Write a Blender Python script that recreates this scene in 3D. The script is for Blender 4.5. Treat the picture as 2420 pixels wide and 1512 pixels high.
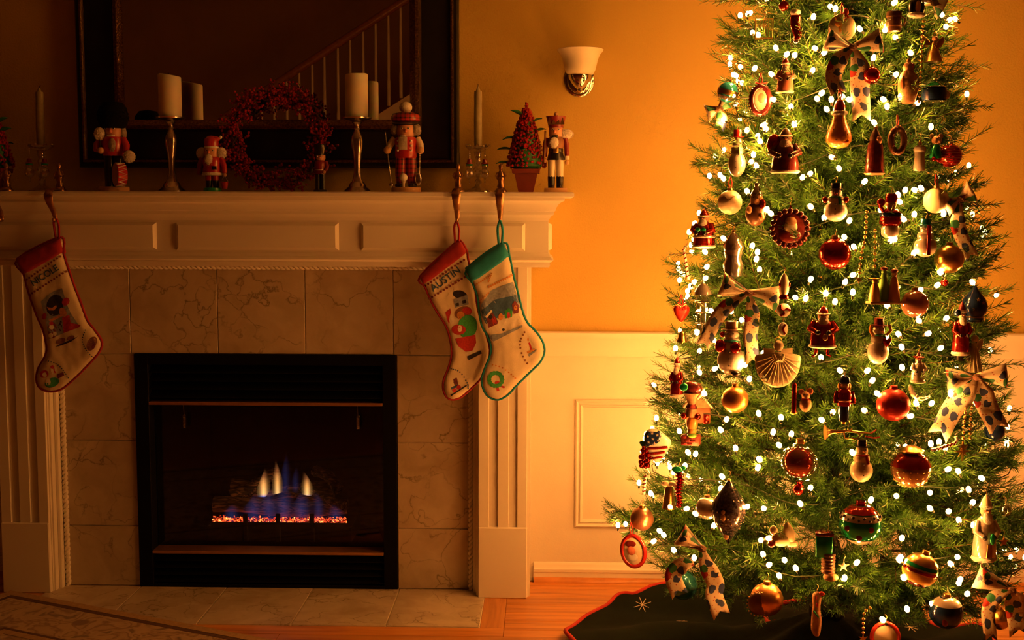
import bpy, bmesh, math, random
from mathutils import Vector, Matrix
from mathutils import noise as mnoise
from mathutils.geometry import delaunay_2d_cdt

for o in list(bpy.data.objects):
    bpy.data.objects.remove(o)
SC = bpy.context.scene
COL = SC.collection
PI = math.pi
V = Vector

# ------------------------------------------------------------------ camera
FPX, TILT, ROLL, YAW = 2769.0, 0.0933, 0.0022, 0.0281      # focal length in pixels of a 2420 x 1512 frame
CAM = V((0.0, -4.04, 1.34))
cam_d = bpy.data.cameras.new('camera')
cam_d.sensor_fit = 'HORIZONTAL'
cam_d.sensor_width = 36.0
cam_d.lens = 36.0 * FPX / 2420.0
cam_d.clip_start = 0.05
cam = bpy.data.objects.new('camera', cam_d)
COL.objects.link(cam)
CROT = Matrix.Rotation(YAW, 3, 'Z') @ Matrix.Rotation(PI / 2 - TILT, 3, 'X') @ Matrix.Rotation(ROLL, 3, 'Z')
cam.matrix_world = Matrix.Translation(CAM) @ CROT.to_4x4()
SC.camera = cam

# ------------------------------------------------------------------ world, exposure
world = bpy.data.worlds.new('night')
SC.world = world
world.use_nodes = True
world.node_tree.nodes['Background'].inputs[0].default_value = (0.02, 0.012, 0.006, 1)
world.node_tree.nodes['Background'].inputs[1].default_value = 0.05
vs = SC.view_settings
vs.view_transform = 'Standard'
vs.look = 'None'
vs.exposure = 0.0
vs.gamma = 1.0
vs.use_curve_mapping = False
BULB_POWER = 205.0           # emission strength of the tree bulbs, the light of the room
BULB_COL = (1.0, 0.325, 0.055)
try:
    cy = SC.cycles
    cy.use_denoising = True
    cy.denoiser = 'OPENIMAGEDENOISE'
    cy.use_adaptive_sampling = True
    cy.adaptive_threshold = 0.1
    cy.adaptive_min_samples = 16
    cy.max_bounces = 5
    cy.diffuse_bounces = 3
    cy.glossy_bounces = 3
    cy.transmission_bounces = 6
    cy.transparent_max_bounces = 12
    cy.sample_clamp_indirect = 4.0
    cy.use_light_tree = False
    cy.caustics_reflective = False
    cy.caustics_refractive = False
except Exception:
    pass


# ------------------------------------------------------------------ pixel helpers (a point of the photograph at a known depth)
def ray(px, py):
    return CROT @ V(((px - 1210) / FPX, -(py - 756) / FPX, -1.0))


def U(px, py, Y):
    d = ray(px, py)
    return CAM + d * ((Y - CAM.y) / d.y)


def F(px, py, Z=0.0):
    d = ray(px, py)
    return CAM + d * ((Z - CAM.z) / d.z)


def scale_at(p):
    return ((p - CAM) @ (CROT @ V((0, 0, -1)))) / FPX


# ------------------------------------------------------------------ materials
MATS = {}


def nodemat(name):
    m = bpy.data.materials.new(name)
    m.use_nodes = True
    nt = m.node_tree
    return m, nt, nt.nodes['Principled BSDF']


def setin(b, k, v):
    if k in b.inputs:
        b.inputs[k].default_value = v


def pm(name, col, rough=0.5, metal=0.0, var=0.12, vscale=40.0, bump=0.0, bscale=200.0, coat=0.0, trans=0.0, sheen=0.0, sss=0.0, spec=0.5):
    """plain procedural material: a colour with a little noise, optional fine relief"""
    if name in MATS:
        return MATS[name]
    m, nt, b = nodemat(name)
    N, L = nt.nodes, nt.links
    tc = N.new('ShaderNodeTexCoord')
    nz = N.new('ShaderNodeTexNoise')
    nz.inputs['Scale'].default_value = vscale
    nz.inputs['Detail'].default_value = 3.0
    L.new(tc.outputs['Object'], nz.inputs['Vector'])
    rp = N.new('ShaderNodeValToRGB')
    rp.color_ramp.elements[0].position = 0.3
    rp.color_ramp.elements[1].position = 0.7
    rp.color_ramp.elements[0].color = (*[c * (1 - var) for c in col], 1)
    rp.color_ramp.elements[1].color = (*[min(1, c * (1 + var)) for c in col], 1)
    L.new(nz.outputs['Fac'], rp.inputs['Fac'])
    L.new(rp.outputs['Color'], b.inputs['Base Color'])
    setin(b, 'Roughness', rough)
    setin(b, 'Metallic', metal)
    setin(b, 'Coat Weight', coat)
    setin(b, 'Coat Roughness', 0.06)
    setin(b, 'Transmission Weight', trans)
    setin(b, 'Sheen Weight', sheen)
    setin(b, 'Specular IOR Level', spec)
    if sss:
        setin(b, 'Subsurface Weight', sss)
        setin(b, 'Subsurface Radius', (0.04, 0.018, 0.008))
        setin(b, 'Subsurface Scale', 1.0)
    if bump:
        n2 = N.new('ShaderNodeTexNoise')
        n2.inputs['Scale'].default_value = bscale
        n2.inputs['Detail'].default_value = 4.0
        L.new(tc.outputs['Object'], n2.inputs['Vector'])
        bp = N.new('ShaderNodeBump')
        bp.inputs['Strength'].default_value = bump
        bp.inputs['Distance'].default_value = 0.002
        L.new(n2.outputs['Fac'], bp.inputs['Height'])
        L.new(bp.outputs['Normal'], b.inputs['Normal'])
    MATS[name] = m
    return m


def mix_rgb(nt, fac, a, b):
    mx = nt.nodes.new('ShaderNodeMix')
    mx.data_type = 'RGBA'
    for s, v in ((0, fac), (6, a), (7, b)):
        if hasattr(v, 'is_linked'):
            nt.links.new(v, mx.inputs[s])
        else:
            mx.inputs[s].default_value = v if s == 0 else (*v, 1)
    return mx.outputs[2]


def ramp(nt, src, stops):
    r = nt.nodes.new('ShaderNodeValToRGB')
    e = r.color_ramp.elements
    while len(e) < len(stops):
        e.new(0.5)
    for k, (p, c) in enumerate(stops):
        e[k].position = p
        e[k].color = (*c, 1) if not isinstance(c, float) else (c, c, c, 1)
    nt.links.new(src, r.inputs['Fac'])
    return r.outputs['Color']


def tex(nt, kind, scale, vec=None, **kw):
    n = nt.nodes.new(kind)
    if 'Scale' in n.inputs:
        n.inputs['Scale'].default_value = scale
    for k, v in kw.items():
        if k in n.inputs:
            n.inputs[k].default_value = v
        else:
            setattr(n, k, v)
    if vec is not None:
        nt.links.new(vec, n.inputs['Vector'])
    return n


def bump_to(nt, b, h, strength=0.3, dist=0.002):
    bp = nt.nodes.new('ShaderNodeBump')
    bp.inputs['Strength'].default_value = strength
    bp.inputs['Distance'].default_value = dist
    nt.links.new(h, bp.inputs['Height'])
    nt.links.new(bp.outputs['Normal'], b.inputs['Normal'])


def coords(nt, kind='Object', rot=(0, 0, 0), scl=(1, 1, 1)):
    tc = nt.nodes.new('ShaderNodeTexCoord')
    mp = nt.nodes.new('ShaderNodeMapping')
    mp.inputs['Rotation'].default_value = rot
    mp.inputs['Scale'].default_value = scl
    nt.links.new(tc.outputs[kind], mp.inputs['Vector'])
    return mp.outputs['Vector']


def world_pos(nt, scl=(1, 1, 1)):
    g = nt.nodes.new('ShaderNodeNewGeometry')
    mp = nt.nodes.new('ShaderNodeMapping')
    mp.inputs['Scale'].default_value = scl
    nt.links.new(g.outputs['Position'], mp.inputs['Vector'])
    return mp.outputs['Vector']


def mat_marble():
    m, nt, b = nodemat('marble_tile')
    p = world_pos(nt)
    oi = nt.nodes.new('ShaderNodeObjectInfo')
    ad = nt.nodes.new('ShaderNodeVectorMath')
    ad.operation = 'MULTIPLY_ADD'
    cb = nt.nodes.new('ShaderNodeCombineXYZ')
    nt.links.new(oi.outputs['Random'], cb.inputs[0])
    nt.links.new(oi.outputs['Random'], cb.inputs[1])
    nt.links.new(cb.outputs[0], ad.inputs[0])
    ad.inputs[1].default_value = (17.0, 9.0, 5.0)
    nt.links.new(p, ad.inputs[2])
    vec = ad.outputs[0]
    n1 = tex(nt, 'ShaderNodeTexNoise', 5.0, vec, Detail=7.0)
    wob = nt.nodes.new('ShaderNodeVectorMath')
    wob.operation = 'MULTIPLY_ADD'
    nt.links.new(n1.outputs['Color'], wob.inputs[0])
    wob.inputs[1].default_value = (0.5, 0.5, 0.5)
    nt.links.new(vec, wob.inputs[2])
    vo = tex(nt, 'ShaderNodeTexVoronoi', 5.5, wob.outputs[0], feature='DISTANCE_TO_EDGE')
    vein = ramp(nt, vo.outputs['Distance'], [(0.0, 0.95), (0.008, 0.5), (0.03, 0.0)])
    n2 = tex(nt, 'ShaderNodeTexNoise', 5.0, vec, Detail=3.0)
    msk = ramp(nt, n2.outputs['Fac'], [(0.42, 0.0), (0.56, 1.0)])
    mul = nt.nodes.new('ShaderNodeMath')
    mul.operation = 'MULTIPLY'
    nt.links.new(vein, mul.inputs[0])
    nt.links.new(msk, mul.inputs[1])
    cloud = tex(nt, 'ShaderNodeTexNoise', 6.0, wob.outputs[0], Detail=8.0)
    base = ramp(nt, cloud.outputs['Fac'], [(0.3, (0.44, 0.36, 0.27)), (0.7, (0.62, 0.54, 0.43))])
    c = mix_rgb(nt, mul.outputs[0], base, (0.20, 0.17, 0.12))
    nt.links.new(c, b.inputs['Base Color'])
    setin(b, 'Roughness', 0.22)
    return m


def mat_wood_floor():
    m, nt, b = nodemat('oak_plank')
    oi = nt.nodes.new('ShaderNodeObjectInfo')
    p = coords(nt, 'Object', scl=(2.0, 26.0, 26.0))
    ad = nt.nodes.new('ShaderNodeVectorMath')
    ad.operation = 'ADD'
    nt.links.new(p, ad.inputs[0])
    cb = nt.nodes.new('ShaderNodeCombineXYZ')
    mu = nt.nodes.new('ShaderNodeMath')
    mu.operation = 'MULTIPLY'
    mu.inputs[1].default_value = 40.0
    nt.links.new(oi.outputs['Random'], mu.inputs[0])
    for k in range(3):
        nt.links.new(mu.outputs[0], cb.inputs[k])
    nt.links.new(cb.outputs[0], ad.inputs[1])
    n = tex(nt, 'ShaderNodeTexNoise', 1.6, ad.outputs[0], Detail=6.0, Distortion=0.6)
    col = ramp(nt, n.outputs['Fac'], [(0.28, (0.36, 0.13, 0.028)), (0.5, (0.60, 0.25, 0.055)), (0.75, (0.72, 0.33, 0.085))])
    hs = nt.nodes.new('ShaderNodeHueSaturation')
    vr = nt.nodes.new('ShaderNodeMapRange')
    vr.inputs[3].default_value = 0.8
    vr.inputs[4].default_value = 1.15
    nt.links.new(oi.outputs['Random'], vr.inputs[0])
    nt.links.new(vr.outputs[0], hs.inputs['Value'])
    nt.links.new(col, hs.inputs['Color'])
    nt.links.new(hs.outputs['Color'], b.inputs['Base Color'])
    setin(b, 'Roughness', 0.28)
    bump_to(nt, b, n.outputs['Fac'], 0.08, 0.002)
    return m


def mat_wall():
    m, nt, b = nodemat('ochre_textured_paint')
    p = world_pos(nt)
    n = tex(nt, 'ShaderNodeTexNoise', 150.0, p, Detail=3.0)
    n2 = tex(nt, 'ShaderNodeTexNoise', 2.5, p, Detail=2.0)
    c = ramp(nt, n2.outputs['Fac'], [(0.3, (0.53, 0.370, 0.075)), (0.7, (0.58, 0.405, 0.09))])
    nt.links.new(c, b.inputs['Base Color'])
    setin(b, 'Roughness', 0.5)
    setin(b, 'Specular IOR Level', 0.35)
    bump_to(nt, b, n.outputs['Fac'], 0.45, 0.0035)
    return m


def mat_emit(name, col, strength):
    m = bpy.data.materials.new(name)
    m.use_nodes = True
    nt = m.node_tree
    nt.nodes.clear()
    o = nt.nodes.new('ShaderNodeOutputMaterial')
    e = nt.nodes.new('ShaderNodeEmission')
    e.inputs[0].default_value = (*col, 1)
    e.inputs[1].default_value = strength
    nt.links.new(e.outputs[0], o.inputs[0])
    return m


def mat_clear(name, col=(1, 1, 1), gloss=0.25, rough=0.05, tint=0.0):
    """thin blown glass: mostly see-through with a constant share of reflection"""
    m = bpy.data.materials.new(name)
    m.use_nodes = True
    nt = m.node_tree
    nt.nodes.clear()
    o = nt.nodes.new('ShaderNodeOutputMaterial')
    t = nt.nodes.new('ShaderNodeBsdfTransparent')
    t.inputs[0].default_value = (*col, 1)
    g = nt.nodes.new('ShaderNodeBsdfGlossy')
    g.inputs['Roughness'].default_value = rough
    tcn = nt.nodes.new('ShaderNodeTexCoord')
    nz = tex(nt, 'ShaderNodeTexNoise', 30.0, tcn.outputs['Object'])
    c = ramp(nt, nz.outputs['Fac'], [(0.2, tuple(0.85 * x for x in (1, 1, 1))), (0.8, (1.0, 1.0, 1.0))])
    nt.links.new(c, g.inputs['Color'])
    mx = nt.nodes.new('ShaderNodeMixShader')
    mx.inputs[0].default_value = gloss
    nt.links.new(t.outputs[0], mx.inputs[1])
    nt.links.new(g.outputs[0], mx.inputs[2])
    nt.links.new(mx.outputs[0], o.inputs[0])
    MATS[name] = m
    return m


def mat_print(name, base=(0.80, 0.70, 0.52), scale=5.4):
    """ribbon printed with round faces, hats and dots in red, navy, green and white"""
    m, nt, b = nodemat(name)
    tc = nt.nodes.new('ShaderNodeTexCoord')
    dn = tex(nt, 'ShaderNodeTexNoise', scale * 2.2, tc.outputs['UV'], Detail=1.0)
    wv = nt.nodes.new('ShaderNodeVectorMath')
    wv.operation = 'MULTIPLY_ADD'
    nt.links.new(dn.outputs['Color'], wv.inputs[0])
    wv.inputs[1].default_value = (0.09, 0.09, 0.0)
    nt.links.new(tc.outputs['UV'], wv.inputs[2])
    v = tex(nt, 'ShaderNodeTexVoronoi', scale, wv.outputs[0], voronoi_dimensions='2D', Randomness=0.7)
    sep = nt.nodes.new('ShaderNodeSeparateColor')
    nt.links.new(v.outputs['Color'], sep.inputs[0])
    ink = ramp(nt, sep.outputs[0], [(0.0, (0.45, 0.03, 0.02)), (0.30, (0.85, 0.80, 0.70)), (0.55, (0.04, 0.07, 0.22)), (0.78, (0.03, 0.22, 0.08))])
    ink_node = ink.node
    ink_node.color_ramp.interpolation = 'CONSTANT'
    blob = ramp(nt, v.outputs['Distance'], [(0.28, 1.0), (0.30, 0.0)])
    core = ramp(nt, v.outputs['Distance'], [(0.10, 1.0), (0.12, 0.0)])
    face = ramp(nt, sep.outputs[0], [(0.0, 0.0), (0.30, 1.0), (0.55, 0.0)])
    face.node.color_ramp.interpolation = 'CONSTANT'
    cm = nt.nodes.new('ShaderNodeMath')
    cm.operation = 'MULTIPLY'
    nt.links.new(core, cm.inputs[0])
    nt.links.new(face, cm.inputs[1])
    core = cm.outputs[0]
    v2 = tex(nt, 'ShaderNodeTexVoronoi', scale * 2.6, tc.outputs['UV'], voronoi_dimensions='2D')
    dots = ramp(nt, v2.outputs['Distance'], [(0.09, 1.0), (0.12, 0.0)])
    c = mix_rgb(nt, dots, base, (0.50, 0.10, 0.05))
    c = mix_rgb(nt, blob, c, ink)
    c = mix_rgb(nt, core, c, (0.72, 0.36, 0.24))
    nt.links.new(c, b.inputs['Base Color'])
    setin(b, 'Roughness', 0.6)
    setin(b, 'Transmission Weight', 0.0)
    MATS[name] = m
    return m


# ------------------------------------------------------------------ mesh builder
class MB:
    def __init__(self):
        self.v, self.f, self.m, self.uv = [], [], [], None

    def add(self, vs_, fs, mi=0):
        o = len(self.v)
        self.v += [tuple(p) for p in vs_]
        self.f += [tuple(i + o for i in q) for q in fs]
        self.m += [mi] * len(fs)
        return self

    def box(self, x0, x1, y0, y1, z0, z1, mi=0, bev=0.0):
        if bev <= 0:
            vv = [(x, y, z) for z in (z0, z1) for y in (y0, y1) for x in (x0, x1)]
            return self.add(vv, [(0, 2, 3, 1), (4, 5, 7, 6), (0, 1, 5, 4), (2, 6, 7, 3), (0, 4, 6, 2), (1, 3, 7, 5)], mi)
        bm = bmesh.new()
        bmesh.ops.create_cube(bm, size=1)
        for v in bm.verts:
            v.co = V(((x0 + x1) / 2 + v.co.x * (x1 - x0), (y0 + y1) / 2 + v.co.y * (y1 - y0), (z0 + z1) / 2 + v.co.z * (z1 - z0)))
        bmesh.ops.bevel(bm, geom=list(bm.edges), offset=bev, segments=1, affect='EDGES')
        bm.verts.index_update()
        self.add([v.co for v in bm.verts], [[v.index for v in q.verts] for q in bm.faces], mi)
        bm.free()
        return self

    def lathe(self, prof, n=20, c=(0, 0, 0), mi=0, sy=1.0, axis=2):
        vv, ff = [], []
        for r, z in prof:
            for k in range(n):
                a = 2 * PI * k / n
                p = (r * math.cos(a), r * math.sin(a) * sy, z)
                if axis == 1:
                    p = (p[0], -p[2], p[1])
                elif axis == 0:
                    p = (p[2], p[1], -p[0])
                vv.append((p[0] + c[0], p[1] + c[1], p[2] + c[2]))
        m = len(prof)
        for j in range(m - 1):
            for k in range(n):
                a, b2 = j * n + k, j * n + (k + 1) % n
                ff.append((a, b2, b2 + n, a + n))
        if prof[0][0] > 1e-6:
            ff.append(tuple(range(n))[::-1])
        if prof[-1][0] > 1e-6:
            ff.append(tuple((m - 1) * n + k for k in range(n)))
        return self.add(vv, ff, mi)

    def ball(self, c, r, n=16, m=10, mi=0):
        if not isinstance(r, (tuple, list)):
            r = (r, r, r)
        vv = [(c[0], c[1], c[2] - r[2])]
        ff = []
        for j in range(1, m):
            t = -PI / 2 + PI * j / m
            for k in range(n):
                a = 2 * PI * k / n
                vv.append((c[0] + r[0] * math.cos(t) * math.cos(a), c[1] + r[1] * math.cos(t) * math.sin(a), c[2] + r[2] * math.sin(t)))
        vv.append((c[0], c[1], c[2] + r[2]))
        for k in range(n):
            k2 = (k + 1) % n
            ff.append((0, 1 + k2, 1 + k))
            for j in range(m - 2):
                a = 1 + j * n
                ff.append((a + k, a + k2, a + n + k2, a + n + k))
            ff.append((len(vv) - 1, 1 + (m - 2) * n + k, 1 + (m - 2) * n + k2))
        return self.add(vv, ff, mi)

    def tube(self, pts, rad, n=8, mi=0, closed=False, caps=True):
        pts = [V(p) for p in pts]
        if not isinstance(rad, (list, tuple)):
            rad = [rad] * len(pts)
        vv, ff = [], []
        up = None
        N = len(pts)
        for i, p in enumerate(pts):
            a = pts[(i - 1) % N] if (closed or i > 0) else p
            b = pts[(i + 1) % N] if (closed or i < N - 1) else p
            t = (b - a)
            t = t.normalized() if t.length > 1e-9 else V((0, 0, 1))
            if up is None:
                up = t.orthogonal().normalized()
            else:
                up = up - t * up.dot(t)
                up = up.normalized() if up.length > 1e-6 else t.orthogonal().normalized()
            s = t.cross(up)
            for k in range(n):
                an = 2 * PI * k / n
                vv.append(p + (up * math.cos(an) + s * math.sin(an)) * rad[i])
        for i in range(N if closed else N - 1):
            for k in range(n):
                a, b = i * n + k, i * n + (k + 1) % n
                a2, b2 = ((i + 1) % N) * n + k, ((i + 1) % N) * n + (k + 1) % n
                ff.append((a, b, b2, a2))
        if not closed and caps:
            ff.append(tuple(range(n))[::-1])
            ff.append(tuple((N - 1) * n + k for k in range(n)))
        return self.add(vv, ff, mi)

    def prism(self, poly, w0, w1, mi=0, ax='xz'):
        """polygon in the xz plane extruded along y from w0 to w1"""
        n = len(poly)
        vv = [(p[0], w0, p[1]) for p in poly] + [(p[0], w1, p[1]) for p in poly]
        ff = [tuple(range(n)), tuple(range(2 * n - 1, n - 1, -1))]
        for k in range(n):
            ff.append((k, k + n, (k + 1) % n + n, (k + 1) % n))
        return self.add(vv, ff, mi)

    def sweep(self, prof, path, mi=0):
        """profile (out, z) extruded along a mitred path of xy points; out is to the right of travel"""
        n = len(prof)
        vv, ff = [], []
        P = [V((p[0], p[1], 0)) for p in path]
        for i, p in enumerate(P):
            d0 = (P[i] - P[i - 1]).normalized() if i else None
            d1 = (P[i + 1] - P[i]).normalized() if i < len(P) - 1 else None
            d0, d1 = d0 or d1, d1 or d0
            n0, n1 = V((d0.y, -d0.x, 0)), V((d1.y, -d1.x, 0))
            nn = (n0 + n1).normalized()
            k = 1.0 / max(0.2, nn.dot(n0))
            for o, z in prof:
                q = p + nn * o * k
                vv.append((q.x, q.y, z))
        for i in range(len(P) - 1):
            for k in range(n):
                a, b = i * n + k, i * n + (k + 1) % n
                ff.append((a, b, b + n, a + n))
        ff.append(tuple(range(n))[::-1])
        ff.append(tuple((len(P) - 1) * n + k for k in range(n)))
        return self.add(vv, ff, mi)

    def build(self, name, mats, parent=None, smooth=40.0, kind=None, label=None):
        me = bpy.data.meshes.new(name)
        me.from_pydata(self.v, [], self.f)
        if not isinstance(mats, (list, tuple)):
            mats = [mats]
        for m in mats:
            me.materials.append(m)
        if len(mats) > 1:
            me.polygons.foreach_set('material_index', self.m)
        if self.uv is not None:
            ul = me.uv_layers.new(name='UVMap')
            for lp in me.loops:
                ul.data[lp.index].uv = self.uv[lp.vertex_index]
        bm = bmesh.new()
        bm.from_mesh(me)
        bmesh.ops.recalc_face_normals(bm, faces=list(bm.faces))
        bm.to_mesh(me)
        bm.free()
        if smooth:
            me.shade_smooth()
            me.set_sharp_from_angle(angle=math.radians(smooth))
        return link(name, me, parent, kind, label)


def link(name, me, parent=None, kind=None, label=None):
    o = bpy.data.objects.new(name, me)
    COL.objects.link(o)
    if parent is not None:
        o.parent = parent
    if kind:
        o['kind'] = kind
    if label:
        o['label'] = label
    return o


def thing(name, label, cat, loc=(0, 0, 0), rotz=0.0, group=None):
    o = bpy.data.objects.new(name, None)
    o.empty_display_size = 0.05
    COL.objects.link(o)
    o.location = loc
    o.rotation_euler = (0, 0, rotz)
    o['label'] = label
    o['category'] = cat
    if group:
        o['group'] = group
    return o


def tag(o, label, cat, group=None):
    o['label'] = label
    o['category'] = cat
    if group:
        o['group'] = group
    return o


def struct_root(name):
    o = bpy.data.objects.new(name, None)
    o.empty_display_size = 0.05
    COL.objects.link(o)
    o['kind'] = 'structure'
    return o


def smooth_closed(pts, k=4):
    """Catmull-Rom through a closed list of 2-D points"""
    out = []
    n = len(pts)
    for i in range(n):
        p0, p1, p2, p3 = (V(pts[(i + j - 1) % n]) for j in range(4))
        for q in range(k):
            t = q / k
            out.append(0.5 * (2 * p1 + (p2 - p0) * t + (2 * p0 - 5 * p1 + 4 * p2 - p3) * t * t + (3 * p1 - p0 - 3 * p2 + p3) * t ** 3))
    return out


def smooth_open(pts, k=6):
    out = []
    P = [V(p) for p in pts]
    P = [P[0] * 2 - P[1]] + P + [P[-1] * 2 - P[-2]]
    for i in range(1, len(P) - 2):
        p0, p1, p2, p3 = P[i - 1:i + 3]
        for q in range(k):
            t = q / k
            out.append(0.5 * (2 * p1 + (p2 - p0) * t + (2 * p0 - 5 * p1 + 4 * p2 - p3) * t * t + (3 * p1 - p0 - 3 * p2 + p3) * t ** 3))
    out.append(P[-2])
    return out


def inside(p, poly):
    c = False
    j = len(poly) - 1
    for i in range(len(poly)):
        a, b = poly[i], poly[j]
        if (a[1] > p[1]) != (b[1] > p[1]) and p[0] < (b[0] - a[0]) * (p[1] - a[1]) / (b[1] - a[1]) + a[0]:
            c = not c
        j = i
    return c


def edge_dist(p, poly):
    best = 1e9
    for i in range(len(poly)):
        a, b = poly[i - 1], poly[i]
        dx, dy = b[0] - a[0], b[1] - a[1]
        q = dx * dx + dy * dy
        t = 0 if q == 0 else max(0, min(1, ((p[0] - a[0]) * dx + (p[1] - a[1]) * dy) / q))
        best = min(best, (p[0] - a[0] - t * dx) ** 2 + (p[1] - a[1] - t * dy) ** 2)
    return math.sqrt(best)


def fill(poly, step):
    """triangles of a polygon with inner grid points; returns points and triangles"""
    poly = [V((p[0], p[1])) for p in poly]
    xs, ys = [p[0] for p in poly], [p[1] for p in poly]
    pts = list(poly)
    if step:
        y = min(ys) + step / 2
        r = 0
        while y < max(ys):
            x = min(xs) + step / 2 * (1 + r % 2)
            while x < max(xs):
                if inside((x, y), poly) and edge_dist((x, y), poly) > step * 0.45:
                    pts.append(V((x, y)))
                x += step
            y += step * 0.87
            r += 1
    n = len(poly)
    res = delaunay_2d_cdt(pts, [(i, (i + 1) % n) for i in range(n)], [], 1, 1e-7)
    return [(p[0], p[1]) for p in res[0]], [tuple(t) for t in res[2]]


def pillow(mb, poly, thick, edge, step, mi=0, fn=None, y0=0.0):
    """a stuffed flat shape in the xz plane, front towards -y; edge is how far the roundness reaches in"""
    P, T = fill(poly, step)
    pl = [V((p[0], p[1])) for p in poly]
    h = []
    for p in P:
        d = min(1.0, edge_dist(p, pl) / edge)
        h.append(thick / 2 * math.sqrt(max(0.0, 1 - (1 - d) ** 2)))
    n = len(P)
    front = [(p[0], y0 - hh - (fn(p) if fn else 0), p[1]) for p, hh in zip(P, h)]
    back = [(p[0], y0 + hh, p[1]) for p, hh in zip(P, h)]
    mb.add(front + back, [tuple(reversed(t)) for t in T] + [tuple(i + n for i in t) for t in T], mi)
    return mb
# ------------------------------------------------------------------ main dimensions (metres; fireplace tile face is y = 0)
FX = -0.9767
WY = 0.12
ZS = 1.399
TREE_Y = -0.62
WALL = mat_wall()
MARBLE = mat_marble()
OAK = mat_wood_floor()
WHITE = pm('white_gloss_paint', (0.82, 0.77, 0.68), 0.38, var=0.02, vscale=6, bump=0.05, bscale=60)
PANELW = pm('white_wall_paint', (0.80, 0.75, 0.66), 0.45, var=0.03, vscale=8, bump=0.25, bscale=160)
CEIL = pm('ceiling_paint', (0.72, 0.66, 0.56), 0.8, var=0.03, vscale=5)
FARWALL = pm('low_bounce_wall_paint', (0.30, 0.17, 0.07), 0.7, var=0.05, vscale=3)  # far walls coloured darker than the ochre wall to weaken bounced light
GROUT = pm('grout', (0.78, 0.70, 0.56), 0.9, var=0.05)
BLACK = pm('black_metal', (0.005, 0.005, 0.0055), 0.55, metal=0.0, spec=0.08, var=0.1, vscale=90, bump=0.05)
BRASS = pm('brass_trim', (0.55, 0.30, 0.11), 0.42, metal=0.85, var=0.06)


def xz(px, py, Y):
    p = U(px, py, Y)
    return p.x, p.z


# ------------------------------------------------------------------ room shell
XL, XR, YB, ZC = -6.5, 4.5, -8.2, 5.4
IX0, IX1, IZ1 = -1.4376, -0.5158, 0.8377
w = MB()
w.box(XL, IX0, WY, WY + 0.14, 0, ZC)
w.box(IX1, XR, WY, WY + 0.14, 0, ZC)
w.box(IX0, IX1, WY, WY + 0.14, IZ1, ZC)
o = w.build('wall_back', WALL, smooth=0)
o['kind'] = 'structure'
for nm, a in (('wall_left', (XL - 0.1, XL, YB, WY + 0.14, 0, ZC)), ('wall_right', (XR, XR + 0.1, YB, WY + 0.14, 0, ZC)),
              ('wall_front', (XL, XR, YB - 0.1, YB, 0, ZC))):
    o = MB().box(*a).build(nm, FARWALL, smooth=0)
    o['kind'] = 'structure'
o = MB().box(XL, XR, YB, WY + 0.14, ZC, ZC + 0.1).build('ceiling', CEIL, smooth=0)
o['kind'] = 'structure'

# ------------------------------------------------------------------ floor with separate oak boards, framed hearth
floor = MB().box(XL, XR, YB, WY + 0.6, -0.08, -0.004).build('floor', OAK, smooth=0)
floor['kind'] = 'structure'
HR, HF = -0.205, -0.375
HL = 2 * FX - HR
BW = 0.078
rnd = random.Random(5)
PLK = {}


def plank(x0, x1, y0, y1):
    g = 0.0009
    o = MB().box(-(x1 - x0) / 2 + g, (x1 - x0) / 2 - g, -(y1 - y0) / 2 + g, (y1 - y0) / 2 - g, -0.004, 0.0, bev=0.0008).build('plank', OAK, floor, smooth=0)
    o.location = ((x0 + x1) / 2, (y0 + y1) / 2, 0)
    return o


pw = 0.0835
y = WY - 0.012
while y > -1.35:
    ya, yb = y - pw, y
    segs = [(-2.7, 2.7)]
    if yb > HF - BW:
        if ya < HF - BW:
            ya = HF - BW
        segs = [(-2.7, HL - BW), (HR + BW, 2.7)]
        if yb > 0.0:
            segs = [(-2.7, FX - 0.93), (HR + BW, 2.7)]
    for a, b in segs:
        x = a - rnd.uniform(0, 0.8)
        while x < b:
            e = x + rnd.uniform(0.9, 1.7)
            p0, p1 = max(x, a), min(e, b)
            if p1 - p0 > 0.08 and not (p1 < -2.0 and p0 < -2.6):
                plank(p0, p1, ya, yb)
            x = e
    y = ya
plank(HL - BW, HR + BW, HF - BW, HF)
for a, b in ((HR, HR + BW), (HL - BW, HL)):
    o = plank(-(0 - HF) / 2, (0 - HF) / 2, -BW / 2, BW / 2)
    o.location = ((a + b) / 2, HF / 2, 0)
    o.rotation_euler = (0, 0, PI / 2)

hearth = thing('hearth', 'pale marble tiled hearth strip on the floor before the fireplace', 'hearth', (FX, 0, 0))
MB().box(HL - FX, HR - FX, HF, 0.0, -0.004, -0.001).build('grout_bed', GROUT, hearth, smooth=0)
xs = [HL, -1.4325, -1.125, -0.8175, -0.51, HR]
for a, b in zip(xs, xs[1:]):
    g = 0.0016
    o = MB().box(-(b - a) / 2 + g, (b - a) / 2 - g, HF / 2 + g, -HF / 2 - g, -0.003, 0.0025, bev=0.0012).build('tile', MARBLE, hearth, smooth=0)
    o.location = ((a + b) / 2 - FX, HF / 2, 0)

# ------------------------------------------------------------------ wainscot, rail, panel moulding, baseboard
RZ = U(1500, 784, WY).z
PRX = U(1262, 900, -0.06).x
tr = struct_root('trim_3')
FLX = 2 * FX - PRX
for a, b in ((PRX - 0.02, XR), (XL, FLX + 0.02)):
    o = MB().box(a, b, WY - 0.006, WY, 0, RZ - 0.03).build('wall_panel', PANELW, tr, smooth=0)


def zrow(py, Y=WY):
    return U(1500, py, Y).z


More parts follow.
